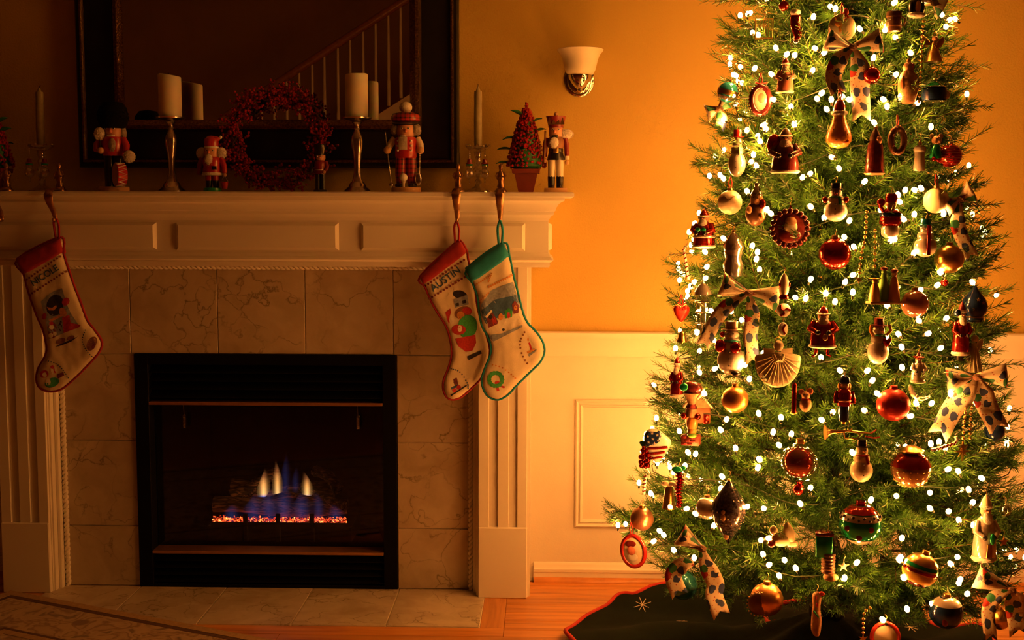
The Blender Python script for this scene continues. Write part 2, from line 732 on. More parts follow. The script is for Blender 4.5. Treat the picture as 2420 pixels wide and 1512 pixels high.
rail = [(0.0, zrow(842)), (0.006, zrow(842)), (0.010, zrow(836)), (0.008, zrow(828)), (0.012, zrow(822)), (0.014, zrow(806)),
        (0.022, zrow(800)), (0.026, zrow(793)), (0.026, zrow(786)), (0.020, zrow(783)), (0.0, zrow(783))]
base = [(0.0, 0.0), (0.014, 0.0), (0.014, zrow(1351)), (0.017, zrow(1349)), (0.017, zrow(1343)), (0.011, zrow(1340)), (0.009, zrow(1334)),
        (0.004, zrow(1329)), (0.0, zrow(1328))]
shoe = [(0.0, 0.0), (0.030, 0.0), (0.029, 0.006), (0.024, 0.013), (0.015, 0.018), (0.0, 0.018)]
SHOEW = pm('oak_shoe', (0.55, 0.22, 0.05), 0.35, var=0.2, vscale=12)
for nm, pr, mt in (('trim_1', rail, WHITE), ('baseboard_back', base, WHITE), ('trim_2', shoe, SHOEW)):
    k = 0
    for a, b in ((XL, FLX), (PRX, XR)):
        o = MB().sweep(pr, [(a, WY - 0.006), (b, WY - 0.006)]).build(nm, mt)
        o['kind'] = 'structure'


def frame4(parent, x0, x1, z0, z1, prof, Y, mat, name):
    """four mitred strips; prof = (inward distance, proudness)"""
    c = [(x0, z0), (x1, z0), (x1, z1), (x0, z1)]
    s = [(1, 1), (-1, 1), (-1, -1), (1, -1)]
    out = []
    for k in range(4):
        a, b = c[k], c[(k + 1) % 4]
        sa, sb = s[k], s[(k + 1) % 4]
        vv = [(a[0] + sa[0] * d, Y - h, a[1] + sa[1] * d) for d, h in prof] + [(b[0] + sb[0] * d, Y - h, b[1] + sb[1] * d) for d, h in prof]
        n = len(prof)
        ff = [(i, i + 1, i + 1 + n, i + n) for i in range(n - 1)] + [(n - 1, 0, n, 2 * n - 1)]
        ff += [tuple(range(n))[::-1], tuple(range(n, 2 * n))]
        out.append(MB().add(vv, ff).build(name, mat, parent, smooth=35))
    return out


PX0, PZ1 = xz(1360, 943, WY)
PZ0 = U(1360, 1243, WY).z
PX1 = U(2346, 1100, WY).x
mp = [(0.0, 0.0), (0.0, 0.008), (0.005, 0.012), (0.010, 0.009), (0.012, 0.005), (0.017, 0.005), (0.019, 0.010), (0.024, 0.008), (0.028, 0.0)]
frame4(tr, PX0, PX1, PZ0, PZ1, mp, WY - 0.006, WHITE, 'panel_moulding')
frame4(tr, PX1 + 0.12, PX1 + 0.9, PZ0, PZ1, mp, WY - 0.006, WHITE, 'panel_moulding')

# ------------------------------------------------------------------ tiled surround
sur = thing('tile_surround', 'veined marble tile surround framing the black gas fireplace', 'surround', (FX, 0, 0))
TZ = U(635, 637, 0).z + 0.02
SX1 = FX + 0.7405
SX0 = 2 * FX - SX1
b = MB()
b.box(SX0 - FX, IX0 - FX, 0.006, WY - 0.002, 0, TZ)
b.box(IX1 - FX, SX1 - FX, 0.006, WY - 0.002, 0, TZ)
b.box(IX0 - FX, IX1 - FX, 0.006, WY - 0.002, IZ1, TZ)
b.build('grout_bed', GROUT, sur, smooth=0)
TX = [SX0, -1.449, -1.1415, -0.834, -0.5265, SX1]
zt = 0.8355


def wtile(x0, x1, z0, z1):
    g = 0.0013
    o = MB().box(-(x1 - x0) / 2 + g, (x1 - x0) / 2 - g, 0.0, 0.010, -(z1 - z0) / 2 + g, (z1 - z0) / 2 - g, bev=0.0012).build('tile', MARBLE, sur, smooth=0)
    o.location = ((x0 + x1) / 2 - FX, 0, (z0 + z1) / 2)


for a, b in zip(TX, TX[1:]):
    wtile(a, b, max(zt, IZ1), TZ)
for k in range(3):
    z1 = zt - 0.3075 * k
    z0 = max(0.003, z1 - 0.3075)
    wtile(SX0, IX0, z0, z1)
    wtile(IX1, SX1, z0, z1)

# ------------------------------------------------------------------ mantelpiece
man = thing('fireplace_mantel', 'white painted wooden mantelpiece with fluted pilasters and panelled frieze', 'mantelpiece', (FX, 0, 0))
YF, YS, YP = -0.14, -0.22, -0.08


def zm(py, Y=-0.16):
    return U(1150, py, Y).z


FRX = U(1296, 560, YF).x - FX          # half width of the frieze box
SHX = U(1357, 458, YS).x - FX
zsb = zm(466, YS)
# shelf with eased edge
sp = [(0.0, zsb), (-0.002, ZS), (SHX - FRX - 0.004, ZS), (SHX - FRX, ZS - 0.004), (SHX - FRX, zsb + 0.003), (SHX - FRX - 0.003, zsb)]
path = [(-FRX, WY), (-FRX, YF), (FRX, YF), (FRX, WY)]
m = MB().sweep(sp, path)
m.box(-FRX - 0.001, FRX + 0.001, YF - 0.001, WY, zsb, ZS)
m.build('shelf', WHITE, man, smooth=30)
q = 0.00142
cr = [(0, zm(522)), (3 * q, zm(516)), (6 * q, zm(511)), (12 * q, zm(507)), (13 * q, zm(500)), (16 * q, zm(498)), (18 * q, zm(491)),
      (23 * q, zm(483)), (30 * q, zm(477)), (37 * q, zm(474)), (37 * q, zsb), (0, zsb)]
MB().sweep(cr, path).build('crown_moulding', WHITE, man, smooth=35)
zfb = zm(632)
MB().box(-FRX, FRX, YF, WY, zfb, zsb).build('frieze', WHITE, man, smooth=0)
bd = [(0, zm(597)), (3 * q, zm(601)), (4 * q, zm(607)), (9 * q, zm(610)), (12 * q, zm(614)), (9 * q, zm(618)), (4 * q, zm(620)), (4 * q, zm(628)), (2 * q, zm(632)), (0, zm(632))]
MB().sweep(bd, path).build('bed_moulding', WHITE, man, smooth=35)
zpa, zpb = zm(593, -0.15), zm(527, -0.15)


def raised(x0, x1, name='frieze_panel'):
    t, bv = 0.013, 0.010
    vv = [(x0, YF, zpa), (x1, YF, zpa), (x1, YF, zpb), (x0, YF, zpb),
          (x0 + bv, YF - t, zpa + bv), (x1 - bv, YF - t, zpa + bv), (x1 - bv, YF - t, zpb - bv), (x0 + bv, YF - t, zpb - bv)]
    MB().add(vv, [(4, 5, 6, 7), (0, 1, 5, 4), (1, 2, 6, 5), (2, 3, 7, 6), (3, 0, 4, 7)]).build(name, WHITE, man, smooth=0)


e = [U(p, 560, YF).x - FX for p in (-8, 371, 417, 801, 853, 1241)]
raised(e[0], e[1]); raised(e[2], e[3]); raised(e[4], e[5])
for s in (-1, 1):
    x0, t, bv = s * FRX, 0.012, 0.006
    ya, yb = YF + 0.03, WY - 0.03
    vv = [(x0, ya, zpa), (x0, yb, zpa), (x0, yb, zpb), (x0, ya, zpb)]
    vv += [(x0 + s * t, ya + bv, zpa + bv), (x0 + s * t, yb - bv, zpa + bv), (x0 + s * t, yb - bv, zpb - bv), (x0 + s * t, ya + bv, zpb - bv)]
    MB().add(vv, [(4, 5, 6, 7), (0, 1, 5, 4), (1, 2, 6, 5), (2, 3, 7, 6), (3, 0, 4, 7)]).build('end_panel', WHITE, man, smooth=0)


def rope(p0, p1, r, name, parent, mat):
    m = MB()
    p0, p1 = V(p0), V(p1)
    d = p1 - p0
    L = d.length
    d.normalize()
    a = d.orthogonal().normalized()
    b = d.cross(a)
    for ph in (0, PI):
        n = max(8, int(L / 0.004))
        pts = []
        for k in range(n + 1):
            an = 2 * PI * k / n * L / 0.034 + ph
            pts.append(p0 + d * (L * k / n) + (a * math.cos(an) + b * math.sin(an)) * r * 0.5)
        m.tube(pts, r * 0.62, 6)
    return m.build(name, mat, parent, smooth=80)


PC = 0.8345
for s in (-1, 1):
    c = s * PC
    hw = 0.0835
    m = MB()
    y0 = YP + 0.011
    m.box(c - hw - 0.010, c + hw + 0.010, YP + 0.018, WY, 0.0, zfb)            # carcase
    m.box(c - hw - 0.004, c + hw + 0.004, y0, YP + 0.02, 0.0, zfb)              # sunk face behind the reeds
    pil = m.build('pilaster', WHITE, man, smooth=0)
    zb = U(1200, 1246, YP).z
    f = [-1.0, (1161 - 1195.5) / 59.5, (1183 - 1195.5) / 59.5, (1210 - 1195.5) / 59.5, (1231 - 1195.5) / 59.5, 1.0]
    for k in (0, 2, 4):
        MB().box(c + f[k] * hw, c + f[k + 1] * hw, YP, y0 + 0.001, zb - 0.002, zfb, bev=0.0012).build('reed', WHITE, pil, smooth=0)
    MB().box(c - hw - 0.001, c + hw + 0.001, YP - 0.006, y0 + 0.004, 0.0, zb, bev=0.003).build('plinth_block', WHITE, pil, smooth=0)
    xi = c - s * (hw + 0.010)
    MB().box(min(xi, xi - s * 0.012), max(xi, xi - s * 0.012), -0.034, 0.0, 0.0, zfb, bev=0.002).build('inner_fillet', WHITE, pil, smooth=0)
    xr = xi - s * 0.021
    rope((xr, -0.006, 0.003), (xr, -0.006, zfb - 0.012), 0.0095, 'rope_moulding', pil, WHITE)
rope((-PC + 0.12, -0.012, zfb - 0.008), (PC - 0.12, -0.012, zfb - 0.008), 0.0095, 'rope_moulding', man, WHITE)

# ------------------------------------------------------------------ gas fireplace insert
gas = thing('gas_fireplace', 'black metal gas fireplace insert with louvres, logs and low blue flames', 'fireplace', (FX, 0, 0))


def gx(px, py=1100, Y=0.0):
    return U(px, py, Y).x - FX


def gz(py, px=630, Y=0.0):
    return U(px, py, Y).z


W0, W1 = IX0 - FX, IX1 - FX
o0, o1 = gx(358), gx(906)
oz0, oz1 = gz(1288), gz(954)
f = MB()
f.box(W0, o0, -0.010, 0.05, 0.002, IZ1, bev=0.002)
f.box(o1, W1, -0.010, 0.05, 0.002, IZ1, bev=0.002)
f.box(o0 - 0.002, o1 + 0.002, -0.010, 0.05, gz(862), IZ1, bev=0.002)
f.box(o0 - 0.002, o1 + 0.002, -0.010, 0.05, 0.002, gz(1380), bev=0.002)
f.box(o0, o1, 0.045, 0.055, gz(1380), gz(1302))
f.box(o0, o1, 0.045, 0.055, gz(954), gz(862))
f.build('frame', BLACK, gas, smooth=0)
for a, b in ((866, 944), (1312, 1378)):
    for k in range(4):
        z = gz(a + (b - a) * (k + 0.5) / 4)
        vv = [(o0, -0.004, z - 0.010), (o1, -0.004, z - 0.010), (o1, 0.030, z + 0.012), (o0, 0.030, z + 0.012),
              (o0, -0.004, z - 0.007), (o1, -0.004, z - 0.007), (o1, 0.030, z + 0.015), (o0, 0.030, z + 0.015)]
        MB().add(vv, [(0, 1, 2, 3), (4, 5, 6, 7), (0, 1, 5, 4), (2, 3, 7, 6), (0, 3, 7, 4), (1, 2, 6, 5)]).build('louvre', BLACK, gas, smooth=0)
MB().box(o0, o1, -0.012, 0.055, gz(957), gz(950), bev=0.001).build('brass_strip', BRASS, gas, smooth=0)
MB().box(o0, o1, -0.014, 0.06, gz(1305) - 0.004, gz(1301), bev=0.001).build('brass_strip', BRASS, gas, smooth=0)
FIREB = pm('firebox_lining', (0.0045, 0.004, 0.0035), 1.0, spec=0.0, var=0.3, vscale=20, bump=0.4, bscale=30)
fb = MB()
x0b, x1b, yb = o0 + 0.09, o1 - 0.09, 0.42
z0f, z1f = gz(1302), gz(950)
vv = [(o0, 0.055, z0f), (o1, 0.055, z0f), (x1b, yb, z0f), (x0b, yb, z0f), (o0, 0.055, z1f), (o1, 0.055, z1f), (x1b, yb, z1f - 0.05), (x0b, yb, z1f - 0.05)]
fb.add(vv, [(0, 1, 2, 3), (4, 5, 6, 7), (0, 3, 7, 4), (1, 2, 6, 5), (3, 2, 6, 7)])
fb.build('firebox', FIREB, gas, smooth=0)
PANE = mat_clear('fire_glass', (0.97, 0.97, 0.97), 0.03, 0.02)
MB().box(o0 + 0.002, o1 - 0.002, 0.056, 0.060, z0f + 0.004, z1f - 0.004).build('glass_pane', PANE, gas, smooth=0)
SPRING = pm('spring_steel', (0.35, 0.24, 0.16), 0.35, metal=1.0)
for px in (435, 846):
    x, z = gx(px, 980, 0.03), gz(955)
    m = MB()
    m.tube([(x - 0.003, 0.03, z), (x, 0.03, gz(985))], 0.0012, 5)
    z0s, z1s = gz(1016), gz(985)
    m.tube([(x + 0.0045 * math.cos(k * 0.9), 0.03 + 0.0045 * math.sin(k * 0.9), z1s + (z0s - z1s) * k / 80) for k in range(81)], 0.0016, 5)
    m.build('spring_pull', SPRING, gas)


def bark_mat():
    m, nt, b = nodemat('charred_log')
    p = coords(nt, 'Object', scl=(0.16, 1, 1))
    n = tex(nt, 'ShaderNodeTexNoise', 90.0, p, Detail=5.0)
    v = tex(nt, 'ShaderNodeTexVoronoi', 110.0, p, feature='DISTANCE_TO_EDGE')
    c = ramp(nt, n.outputs['Fac'], [(0.42, (0.02, 0.015, 0.012)), (0.62, (0.26, 0.13, 0.08))])
    k = ramp(nt, v.outputs['Distance'], [(0.02, 0.0), (0.12, 1.0)])
    c2 = mix_rgb(nt, k, (0.01, 0.008, 0.007), c)
    nt.links.new(c2, b.inputs['Base Color'])
    setin(b, 'Roughness', 0.9)
    bump_to(nt, b, v.outputs['Distance'], 0.8, 0.006)
    return m


BARK = bark_mat()


def log(a, b, r, seed, name='log'):
    a, b = V(a), V(b)
    rn = random.Random(seed)
    m = MB()
    n, k = 12, 14
    d = b - a
    up = d.orthogonal().normalized()
    s = d.normalized().cross(up)
    vv, ff = [], []
    for i in range(n + 1):
        t = i / n
        c = a + d * t + V((0, 0, 0.010 * math.sin(t * 6 + seed)))
        for j in range(k):
            an = 2 * PI * j / k
            rr = r * (0.9 + 0.18 * mnoise.noise(V((math.cos(an) * 2, math.sin(an) * 2, t * 5 + seed * 7))))
            vv.append(c + (up * math.cos(an) + s * math.sin(an)) * rr)
    for i in range(n):
        for j in range(k):
            ff.append((i * k + j, i * k + (j + 1) % k, (i + 1) * k + (j + 1) % k, (i + 1) * k + j))
    ff += [tuple(range(k))[::-1], tuple(n * k + j for j in range(k))]
    m.add(vv, ff)
    return m.build(name, BARK, gas, smooth=60)


def gp(px, py, Y):
    p = U(px, py, Y)
    return V((p.x - FX, p.y, p.z))


log(gp(505, 1197, 0.17), gp(822, 1200, 0.19), 0.030, 1)
log(gp(548, 1160, 0.26), gp(790, 1165, 0.28), 0.042, 2)
log(gp(545, 1172, 0.20), gp(660, 1120, 0.27), 0.026, 3)
log(gp(812, 1190, 0.14), gp(700, 1150, 0.27), 0.020, 4)
log(gp(800, 1150, 0.24), gp(745, 1105, 0.33), 0.024, 5)
log(gp(640, 1176, 0.15), gp(765, 1172, 0.16), 0.011, 6)
gr = MB()
zg = gz(1238)
for px in (580, 657, 737):
    p = gp(px, 1236, 0.115)
    gr.box(p.x - 0.008, p.x + 0.008, 0.11, 0.122, z0f, gp(px, 1214, 0.115).z, bev=0.002)
gr.box(gx(500, 1240, .12), gx(822, 1240, .12), 0.112, 0.12, gp(600, 1244, .115).z, gp(600, 1234, .115).z)
gr.box(gx(490, 1240, .12), gx(830, 1240, .12), 0.12, 0.34, z0f, gp(600, 1240, .13).z - 0.004)
gr.build('grate', BLACK, gas, smooth=0)


def ember_mat():
    m = bpy.data.materials.new('glowing_embers')
    m.use_nodes = True
    nt = m.node_tree
    nt.nodes.clear()
    o = nt.nodes.new('ShaderNodeOutputMaterial')
    e = nt.nodes.new('ShaderNodeEmission')
    g = nt.nodes.new('ShaderNodeNewGeometry')
    n = tex(nt, 'ShaderNodeTexNoise', 75.0, g.outputs['Position'], Detail=4.0)
    c = ramp(nt, n.outputs['Fac'], [(0.44, (0.02, 0.002, 0.001)), (0.54, (0.7, 0.04, 0.01)), (0.64, (2.2, 0.35, 0.05)), (0.74, (3.0, 1.4, 0.4))])
    nt.links.new(c, e.inputs[0])
    e.inputs[1].default_value = 1.8
    nt.links.new(e.outputs[0], o.inputs[0])
    return m


em = MB()
rnd = random.Random(11)
for k in range(1300):
    px = rnd.uniform(502, 818)
    Y = rnd.uniform(0.122, 0.20)
    p = gp(px, rnd.gauss(1229, 3.5), Y)
    r = rnd.uniform(0.0014, 0.0042)
    em.ball(p, (r * rnd.uniform(0.8, 1.5), r, r * rnd.uniform(0.6, 1.1)), 6, 4)
em.build('ember_bed', ember_mat(), gas, smooth=60, kind='stuff')


def flame_mat(name, stops, dens):
    """luminous gas: emission volume, colour by height in the flame"""
    m = bpy.data.materials.new(name)
    m.use_nodes = True
    nt = m.node_tree
    nt.nodes.clear()
    o = nt.nodes.new('ShaderNodeOutputMaterial')
    e = nt.nodes.new('ShaderNodeEmission')
    tc = nt.nodes.new('ShaderNodeTexCoord')
    sx = nt.nodes.new('ShaderNodeSeparateXYZ')
    nt.links.new(tc.outputs['Generated'], sx.inputs[0])
    c = ramp(nt, sx.outputs[2], stops)
    nt.links.new(c, e.inputs[0])
    fall = None                                   # luminous core, thinning out to the sides
    for ax in (0, 1):
        q = nt.nodes.new('ShaderNodeMath')
        q.operation = 'PINGPONG'
        q.inputs[1].default_value = 0.5
        nt.links.new(sx.outputs[ax], q.inputs[0])
        r = ramp(nt, q.outputs[0], [(0.0, 0.0), (0.22, 0.12), (0.5, 1.0)])
        if fall is None:
            fall = r
        else:
            mm = nt.nodes.new('ShaderNodeMath')
            mm.operation = 'MULTIPLY'
            nt.links.new(fall, mm.inputs[0])
            nt.links.new(r, mm.inputs[1])
            fall = mm.outputs[0]
    k = nt.nodes.new('ShaderNodeMath')
    k.operation = 'MULTIPLY'
    k.inputs[1].default_value = dens
    nt.links.new(fall, k.inputs[0])
    nt.links.new(k.outputs[0], e.inputs[1])
    nt.links.new(e.outputs[0], o.inputs['Volume'])
    return m


FY = flame_mat('yellow_flame', [(0.0, (0.10, 0.14, 0.5)), (0.10, (1.0, 0.55, 0.18)), (0.4, (0.9, 0.38, 0.09)), (0.7, (0.22, 0.07, 0.02)), (1.0, (0.0, 0.0, 0.0))], 150.0)
FB = flame_mat('blue_flame', [(0.0, (0.12, 0.10, 0.5)), (0.4, (0.10, 0.13, 0.55)), (0.75, (0.05, 0.06, 0.25)), (1.0, (0.0, 0.0, 0.0))], 7.5)


def flame(px, pyb, pyt, wpx, lean, Y, mat, name):
    a, b = gp(px, pyb, Y), gp(px + lean, pyt, Y)
    s = scale_at(a + V((FX, 0, 0)))
    m = MB()
    vv, ff = [], []
    n, k = 12, 12
    for i in range(n + 1):
        t = i / n
        c = a.lerp(b, t)
        c.x += math.sin(t * 3) * wpx * s * 0.12
        r = wpx * s * 0.5 * (math.sin(PI * min(1, t * 0.82 + 0.12)) ** 0.8) * (1 - 0.75 * t) * 1.5
        for j in range(k):
            an = 2 * PI * j / k
            vv.append((c.x + r * math.cos(an), c.y + r * 0.6 * math.sin(an), c.z))
    for i in range(n):
        for j in range(k):
            ff.append((i * k + j, i * k + (j + 1) % k, (i + 1) * k + (j + 1) % k, (i + 1) * k + j))
    ff += [tuple(range(k))[::-1], tuple(n * k + j for j in range(k))]
    m.add(vv, ff)
    return m.build(name, mat, gas, smooth=60)


flame(618, 1174, 1106, 30, 8, 0.19, FY, 'flame')
flame(654, 1174, 1088, 26, -3, 0.20, FY, 'flame')
flame(726, 1174, 1112, 28, -10, 0.19, FY, 'flame')
flame(670, 1172, 1070, 30, 6, 0.24, FB, 'blue_flame')
flame(694, 1172, 1100, 26, 6, 0.24, FB, 'blue_flame')
for px, t, wd, ln in ((540, 1190, 50, 8), (590, 1165, 60, 12), (628, 1150, 60, 6), (665, 1140, 60, 0), (705, 1160, 60, 6), (752, 1158, 40, -10), (790, 1190, 50, -6)):
    flame(px, 1232, t, wd, ln, 0.135, FB, 'blue_flame')

# ------------------------------------------------------------------ staircase behind the camera (seen in the mirror)
YM = 0.065
YST = -6.8


def mir(px, py):
    p = U(px, py, 2 * YM - YST)
    return V((p.x, YST, p.z))


stair = thing('staircase', 'white balustrade with red brown handrail reflected in the mirror', 'staircase', (0, YST, 0))
RAILW = pm('stained_handrail', (0.30, 0.11, 0.035), 0.35, var=0.2, vscale=30)
h0, h1 = mir(640, 206), mir(955, 2)
sl = (h1.z - h0.z) / (h1.x - h0.x)
Z0 = lambda x: h0.z + sl * (x - h0.x)
xa, xb = h0.x - 0.45, h1.x + 0.9
d = 0.5 * 0.055
m = MB()
m.tube([(xa, 0, Z0(xa)), (xb, 0, Z0(xb))], 0.038, 10)
m.build('handrail', RAILW, stair)
drop = 0.86
bx = [706, 737, 766, 798, 827, 858, 888, 918, 947]
bxs = [mir(p, 100).x for p in bx]
step = (bxs[-1] - bxs[0]) / 8
bxs = [bxs[0] - step * k for k in (3, 2, 1)] + bxs + [bxs[-1] + step * k for k in range(1, 7)]
for x in bxs:
    zt_, zb_ = Z0(x) - 0.03, Z0(x) - drop
    MB().lathe([(0.016, zb_), (0.016, zb_ + 0.22), (0.012, zb_ + 0.24), (0.013, zb_ + 0.4), (0.0095, zt_)], 8, (x, 0, 0)).build('baluster', WHITE, stair)
m = MB()
m.add([(xa, -0.02, Z0(xa) - drop - 0.02), (xb, -0.02, Z0(xb) - drop - 0.02), (xb, -0.02, Z0(xb) - drop - 0.30), (xa, -0.02, Z0(xa) - drop - 0.30),
       (xa, 0.02, Z0(xa) - drop - 0.02), (xb, 0.02, Z0(xb) - drop - 0.02), (xb, 0.02, Z0(xb) - drop - 0.30), (xa, 0.02, Z0(xa) - drop - 0.30)],
      [(0, 1, 2, 3), (4, 5, 6, 7), (0, 1, 5, 4), (2, 3, 7, 6), (0, 3, 7, 4), (1, 2, 6, 5)])
m.build('stringer', WHITE, stair, smooth=0)
k = 0
x = xa
while x < xb - 0.2:
    z = Z0(x) - drop - 0.10
    MB().box(x, x + 0.29, -0.75, -0.02, z - 0.03, z).build('tread', RAILW, stair, smooth=0)
    MB().box(x + 0.27, x + 0.29, -0.75, -0.02, z, z + 0.29 * sl).build('riser', WHITE, stair, smooth=0)
    x += 0.29
# ------------------------------------------------------------------ palette for small things
GOLD = pm('gold_foil', (0.85, 0.52, 0.16), 0.28, metal=1.0, var=0.1)
SILVER = pm('silver_metal', (0.75, 0.70, 0.64), 0.22, metal=1.0, var=0.08, bump=0.05)
CHROME = pm('polished_nickel', (0.80, 0.76, 0.70), 0.10, metal=1.0, var=0.05)
BRONZE = pm('antique_bronze', (0.50, 0.30, 0.16), 0.30, metal=1.0, var=0.25, vscale=60)
WAX = pm('ivory_wax', (0.82, 0.74, 0.56), 0.45, var=0.05, vscale=12, sss=0.75)
TAPER = pm('olive_wax', (0.34, 0.30, 0.16), 0.5, var=0.15, vscale=50, bump=0.1)
CRYST = mat_clear('cut_crystal', (0.93, 0.93, 0.92), 0.42, 0.06)
CLEAR = mat_clear('blown_glass', (0.96, 0.94, 0.90), 0.34, 0.05)
RED = pm('red_lacquer', (0.50, 0.025, 0.018), 0.25, var=0.12, coat=0.5)
DRED = pm('dark_red_paint', (0.22, 0.015, 0.012), 0.35, var=0.15, coat=0.3)
GREEN = pm('green_lacquer', (0.012, 0.34, 0.12), 0.3, var=0.15, coat=0.4)
NAVY = pm('navy_lacquer', (0.010, 0.03, 0.12), 0.3, var=0.15, coat=0.4)
JET = pm('black_lacquer', (0.012, 0.010, 0.010), 0.3, var=0.1, coat=0.4)
FUR = pm('white_fur', (0.80, 0.74, 0.64), 0.95, var=0.12, vscale=120, bump=1.0, bscale=400, sheen=0.5)
GREYFUR = pm('grey_fur', (0.42, 0.36, 0.28), 0.95, var=0.25, vscale=120, bump=1.0, bscale=400, sheen=0.4)
BLACKFUR = pm('black_fur', (0.006, 0.005, 0.005), 0.95, var=0.2, vscale=90, bump=1.0, bscale=300, spec=0.1)
SKIN = pm('painted_skin', (0.66, 0.33, 0.19), 0.4, var=0.05)
PINK = pm('rosy_paint', (0.75, 0.25, 0.16), 0.4, var=0.05)
WOOD = pm('light_wood', (0.62, 0.36, 0.16), 0.45, var=0.12, vscale=20)
DWOOD = pm('brown_wood', (0.30, 0.13, 0.05), 0.4, var=0.2, vscale=25)
CREAM = pm('cream_paint', (0.80, 0.70, 0.52), 0.25, var=0.05, coat=0.5)
WHT = pm('white_enamel', (0.85, 0.82, 0.76), 0.2, var=0.08, vscale=70, coat=0.8)
BROWN = pm('brown_glaze', (0.16, 0.07, 0.03), 0.35, var=0.2)
TEAL = pm('teal_glaze', (0.03, 0.42, 0.45), 0.3, var=0.12, coat=0.4)
LEAF = pm('dark_leaf', (0.022, 0.17, 0.04), 0.5, var=0.3)
BERRY = pm('berry_red', (0.36, 0.014, 0.016), 0.28, var=0.3, vscale=300, coat=0.4)
TWIG = pm('brown_twig', (0.09, 0.045, 0.025), 0.8, var=0.3)
YELLOW = pm('yellow_glaze', (0.80, 0.50, 0.08), 0.3, var=0.1, coat=0.3)
ORANGE = pm('orange_glaze', (0.80, 0.34, 0.06), 0.3, var=0.08, coat=0.4)


def plaid_mat():
    m, nt, b = nodemat('red_plaid')
    tc = nt.nodes.new('ShaderNodeTexCoord')
    sx = nt.nodes.new('ShaderNodeSeparateXYZ')
    nt.links.new(tc.outputs['Object'], sx.inputs[0])
    fac = None
    for ax, sc in ((0, 420.0), (2, 420.0)):
        s = nt.nodes.new('ShaderNodeMath')
        s.operation = 'MULTIPLY'
        s.inputs[1].default_value = sc
        nt.links.new(sx.outputs[ax], s.inputs[0])
        n = nt.nodes.new('ShaderNodeMath')
        n.operation = 'SINE'
        nt.links.new(s.outputs[0], n.inputs[0])
        r = ramp(nt, n.outputs[0], [(0.45, 0.0), (0.6, 0.55)])
        if fac is None:
            fac = r
        else:
            a = nt.nodes.new('ShaderNodeMath')
            a.operation = 'ADD'
            a.use_clamp = True
            nt.links.new(fac, a.inputs[0])
            nt.links.new(r, a.inputs[1])
            fac = a.outputs[0]
    c = mix_rgb(nt, fac, (0.46, 0.03, 0.02), (0.03, 0.025, 0.02))
    nt.links.new(c, b.inputs['Base Color'])
    setin(b, 'Roughness', 0.3)
    setin(b, 'Coat Weight', 0.4)
    MATS['red_plaid'] = m
    return m


PLAID = plaid_mat()


# ------------------------------------------------------------------ figures from a list of shapes in photograph pixels
def shapes(mb, lst, s):
    """local axes: u right, v up, w towards the viewer, all in pixels of the photograph times s metres"""
    P = lambda u, v, w_=0.0: (u * s, -w_ * s, v * s)
    for q in lst:
        k = q[0]
        if k == 'L':        # lathe: ('L', (u, w), profile [(r, v)], n, flat)
            c = q[1]
            mb.lathe([(r * s, v * s) for r, v in q[2]], q[3] if len(q) > 3 else 18, (c[0] * s, -c[1] * s, 0), sy=q[4] if len(q) > 4 else 1.0)
        elif k == 'B':      # ellipsoid
            r = q[2] if isinstance(q[2], (tuple, list)) else (q[2],) * 3
            mb.ball(P(*q[1]), (r[0] * s, r[2] * s, r[1] * s), q[3] if len(q) > 3 else 14, 9)
        elif k == 'T':      # tube
            r = q[2]
            r = [x * s for x in r] if isinstance(r, (list, tuple)) else r * s
            mb.tube([P(*p) for p in q[1]], r, q[3] if len(q) > 3 else 8)
        elif k == 'X':      # box u0 u1 v0 v1 w0 w1
            a = q[1]
            mb.box(a[0] * s, a[1] * s, -a[5] * s, -a[4] * s, a[2] * s, a[3] * s, bev=min(a[1] - a[0], a[3] - a[2], a[5] - a[4]) * 0.08 * s)
        elif k == 'P':      # extruded polygon
            mb.prism([(p[0] * s, p[1] * s) for p in q[1]], -q[3] * s, -q[2] * s)
        elif k == 'Q':      # stuffed flat shape ('Q', poly, thick, edge, w)
            pl = smooth_closed([(p[0] * s, p[1] * s) for p in q[1]], 4)
            pillow(mb, pl, q[2] * s, q[3] * s, q[3] * s * 0.6, y0=-(q[4] if len(q) > 4 else 0) * s)
        elif k == 'R':      # ring in the uv plane ('R', (u,v,w), R, r)
            n = 24
            mb.tube([P(q[1][0] + q[2] * math.cos(2 * PI * i / n), q[1][1] + q[2] * math.sin(2 * PI * i / n), q[1][2]) for i in range(n)], q[3] * s, 6, closed=True)
        elif k == 'F':      # fluffy tuft: many small wisps ('F', (u,v,w), r, n, seed)
            rn = random.Random(q[4])
            c = V(q[1])
            rr = q[2] if isinstance(q[2], (tuple, list)) else (q[2],) * 3
            mb.ball(P(*c), (rr[0] * s * 0.93, rr[2] * s * 0.93, rr[1] * s * 0.93), 16, 11)
            for i in range(q[3] * 2):
                d = V((rn.gauss(0, 1), rn.gauss(0, 1), rn.gauss(0, 1))).normalized()
                a = V((c.x + d.x * rr[0] * 0.86, c.y + d.y * rr[1] * 0.86, c.z + d.z * rr[2] * 0.86))
                b_ = V((c.x + d.x * rr[0] * 1.08, c.y + d.y * rr[1] * 1.08 - 0.12 * rr[1], c.z + d.z * rr[2] * 1.08))
                mb.tube([P(*a), P(*b_)], [0.09 * min(rr) * s, 0.02 * min(rr) * s], 3, caps=False)
    return mb


def fig(name, label, cat, loc, parts, s, rot=0.0, group=None, tilt=0.0):
    o = thing(name, label, cat, loc, rot, group)
    if tilt:
        o.rotation_euler = (0, tilt, rot)
    made = {}
    for p in parts:
        pn, mat, lst = p[:3]
        par = made.get(p[3], o) if len(p) > 3 else o
        me = shapes(MB(), lst, s).build(pn, mat, par, smooth=50)
        made[pn] = me
    return o


def on_shelf(px, Y):
    p = U(px, 449, Y)
    return V((p.x, Y, ZS)), scale_at(V((p.x, Y, ZS)))


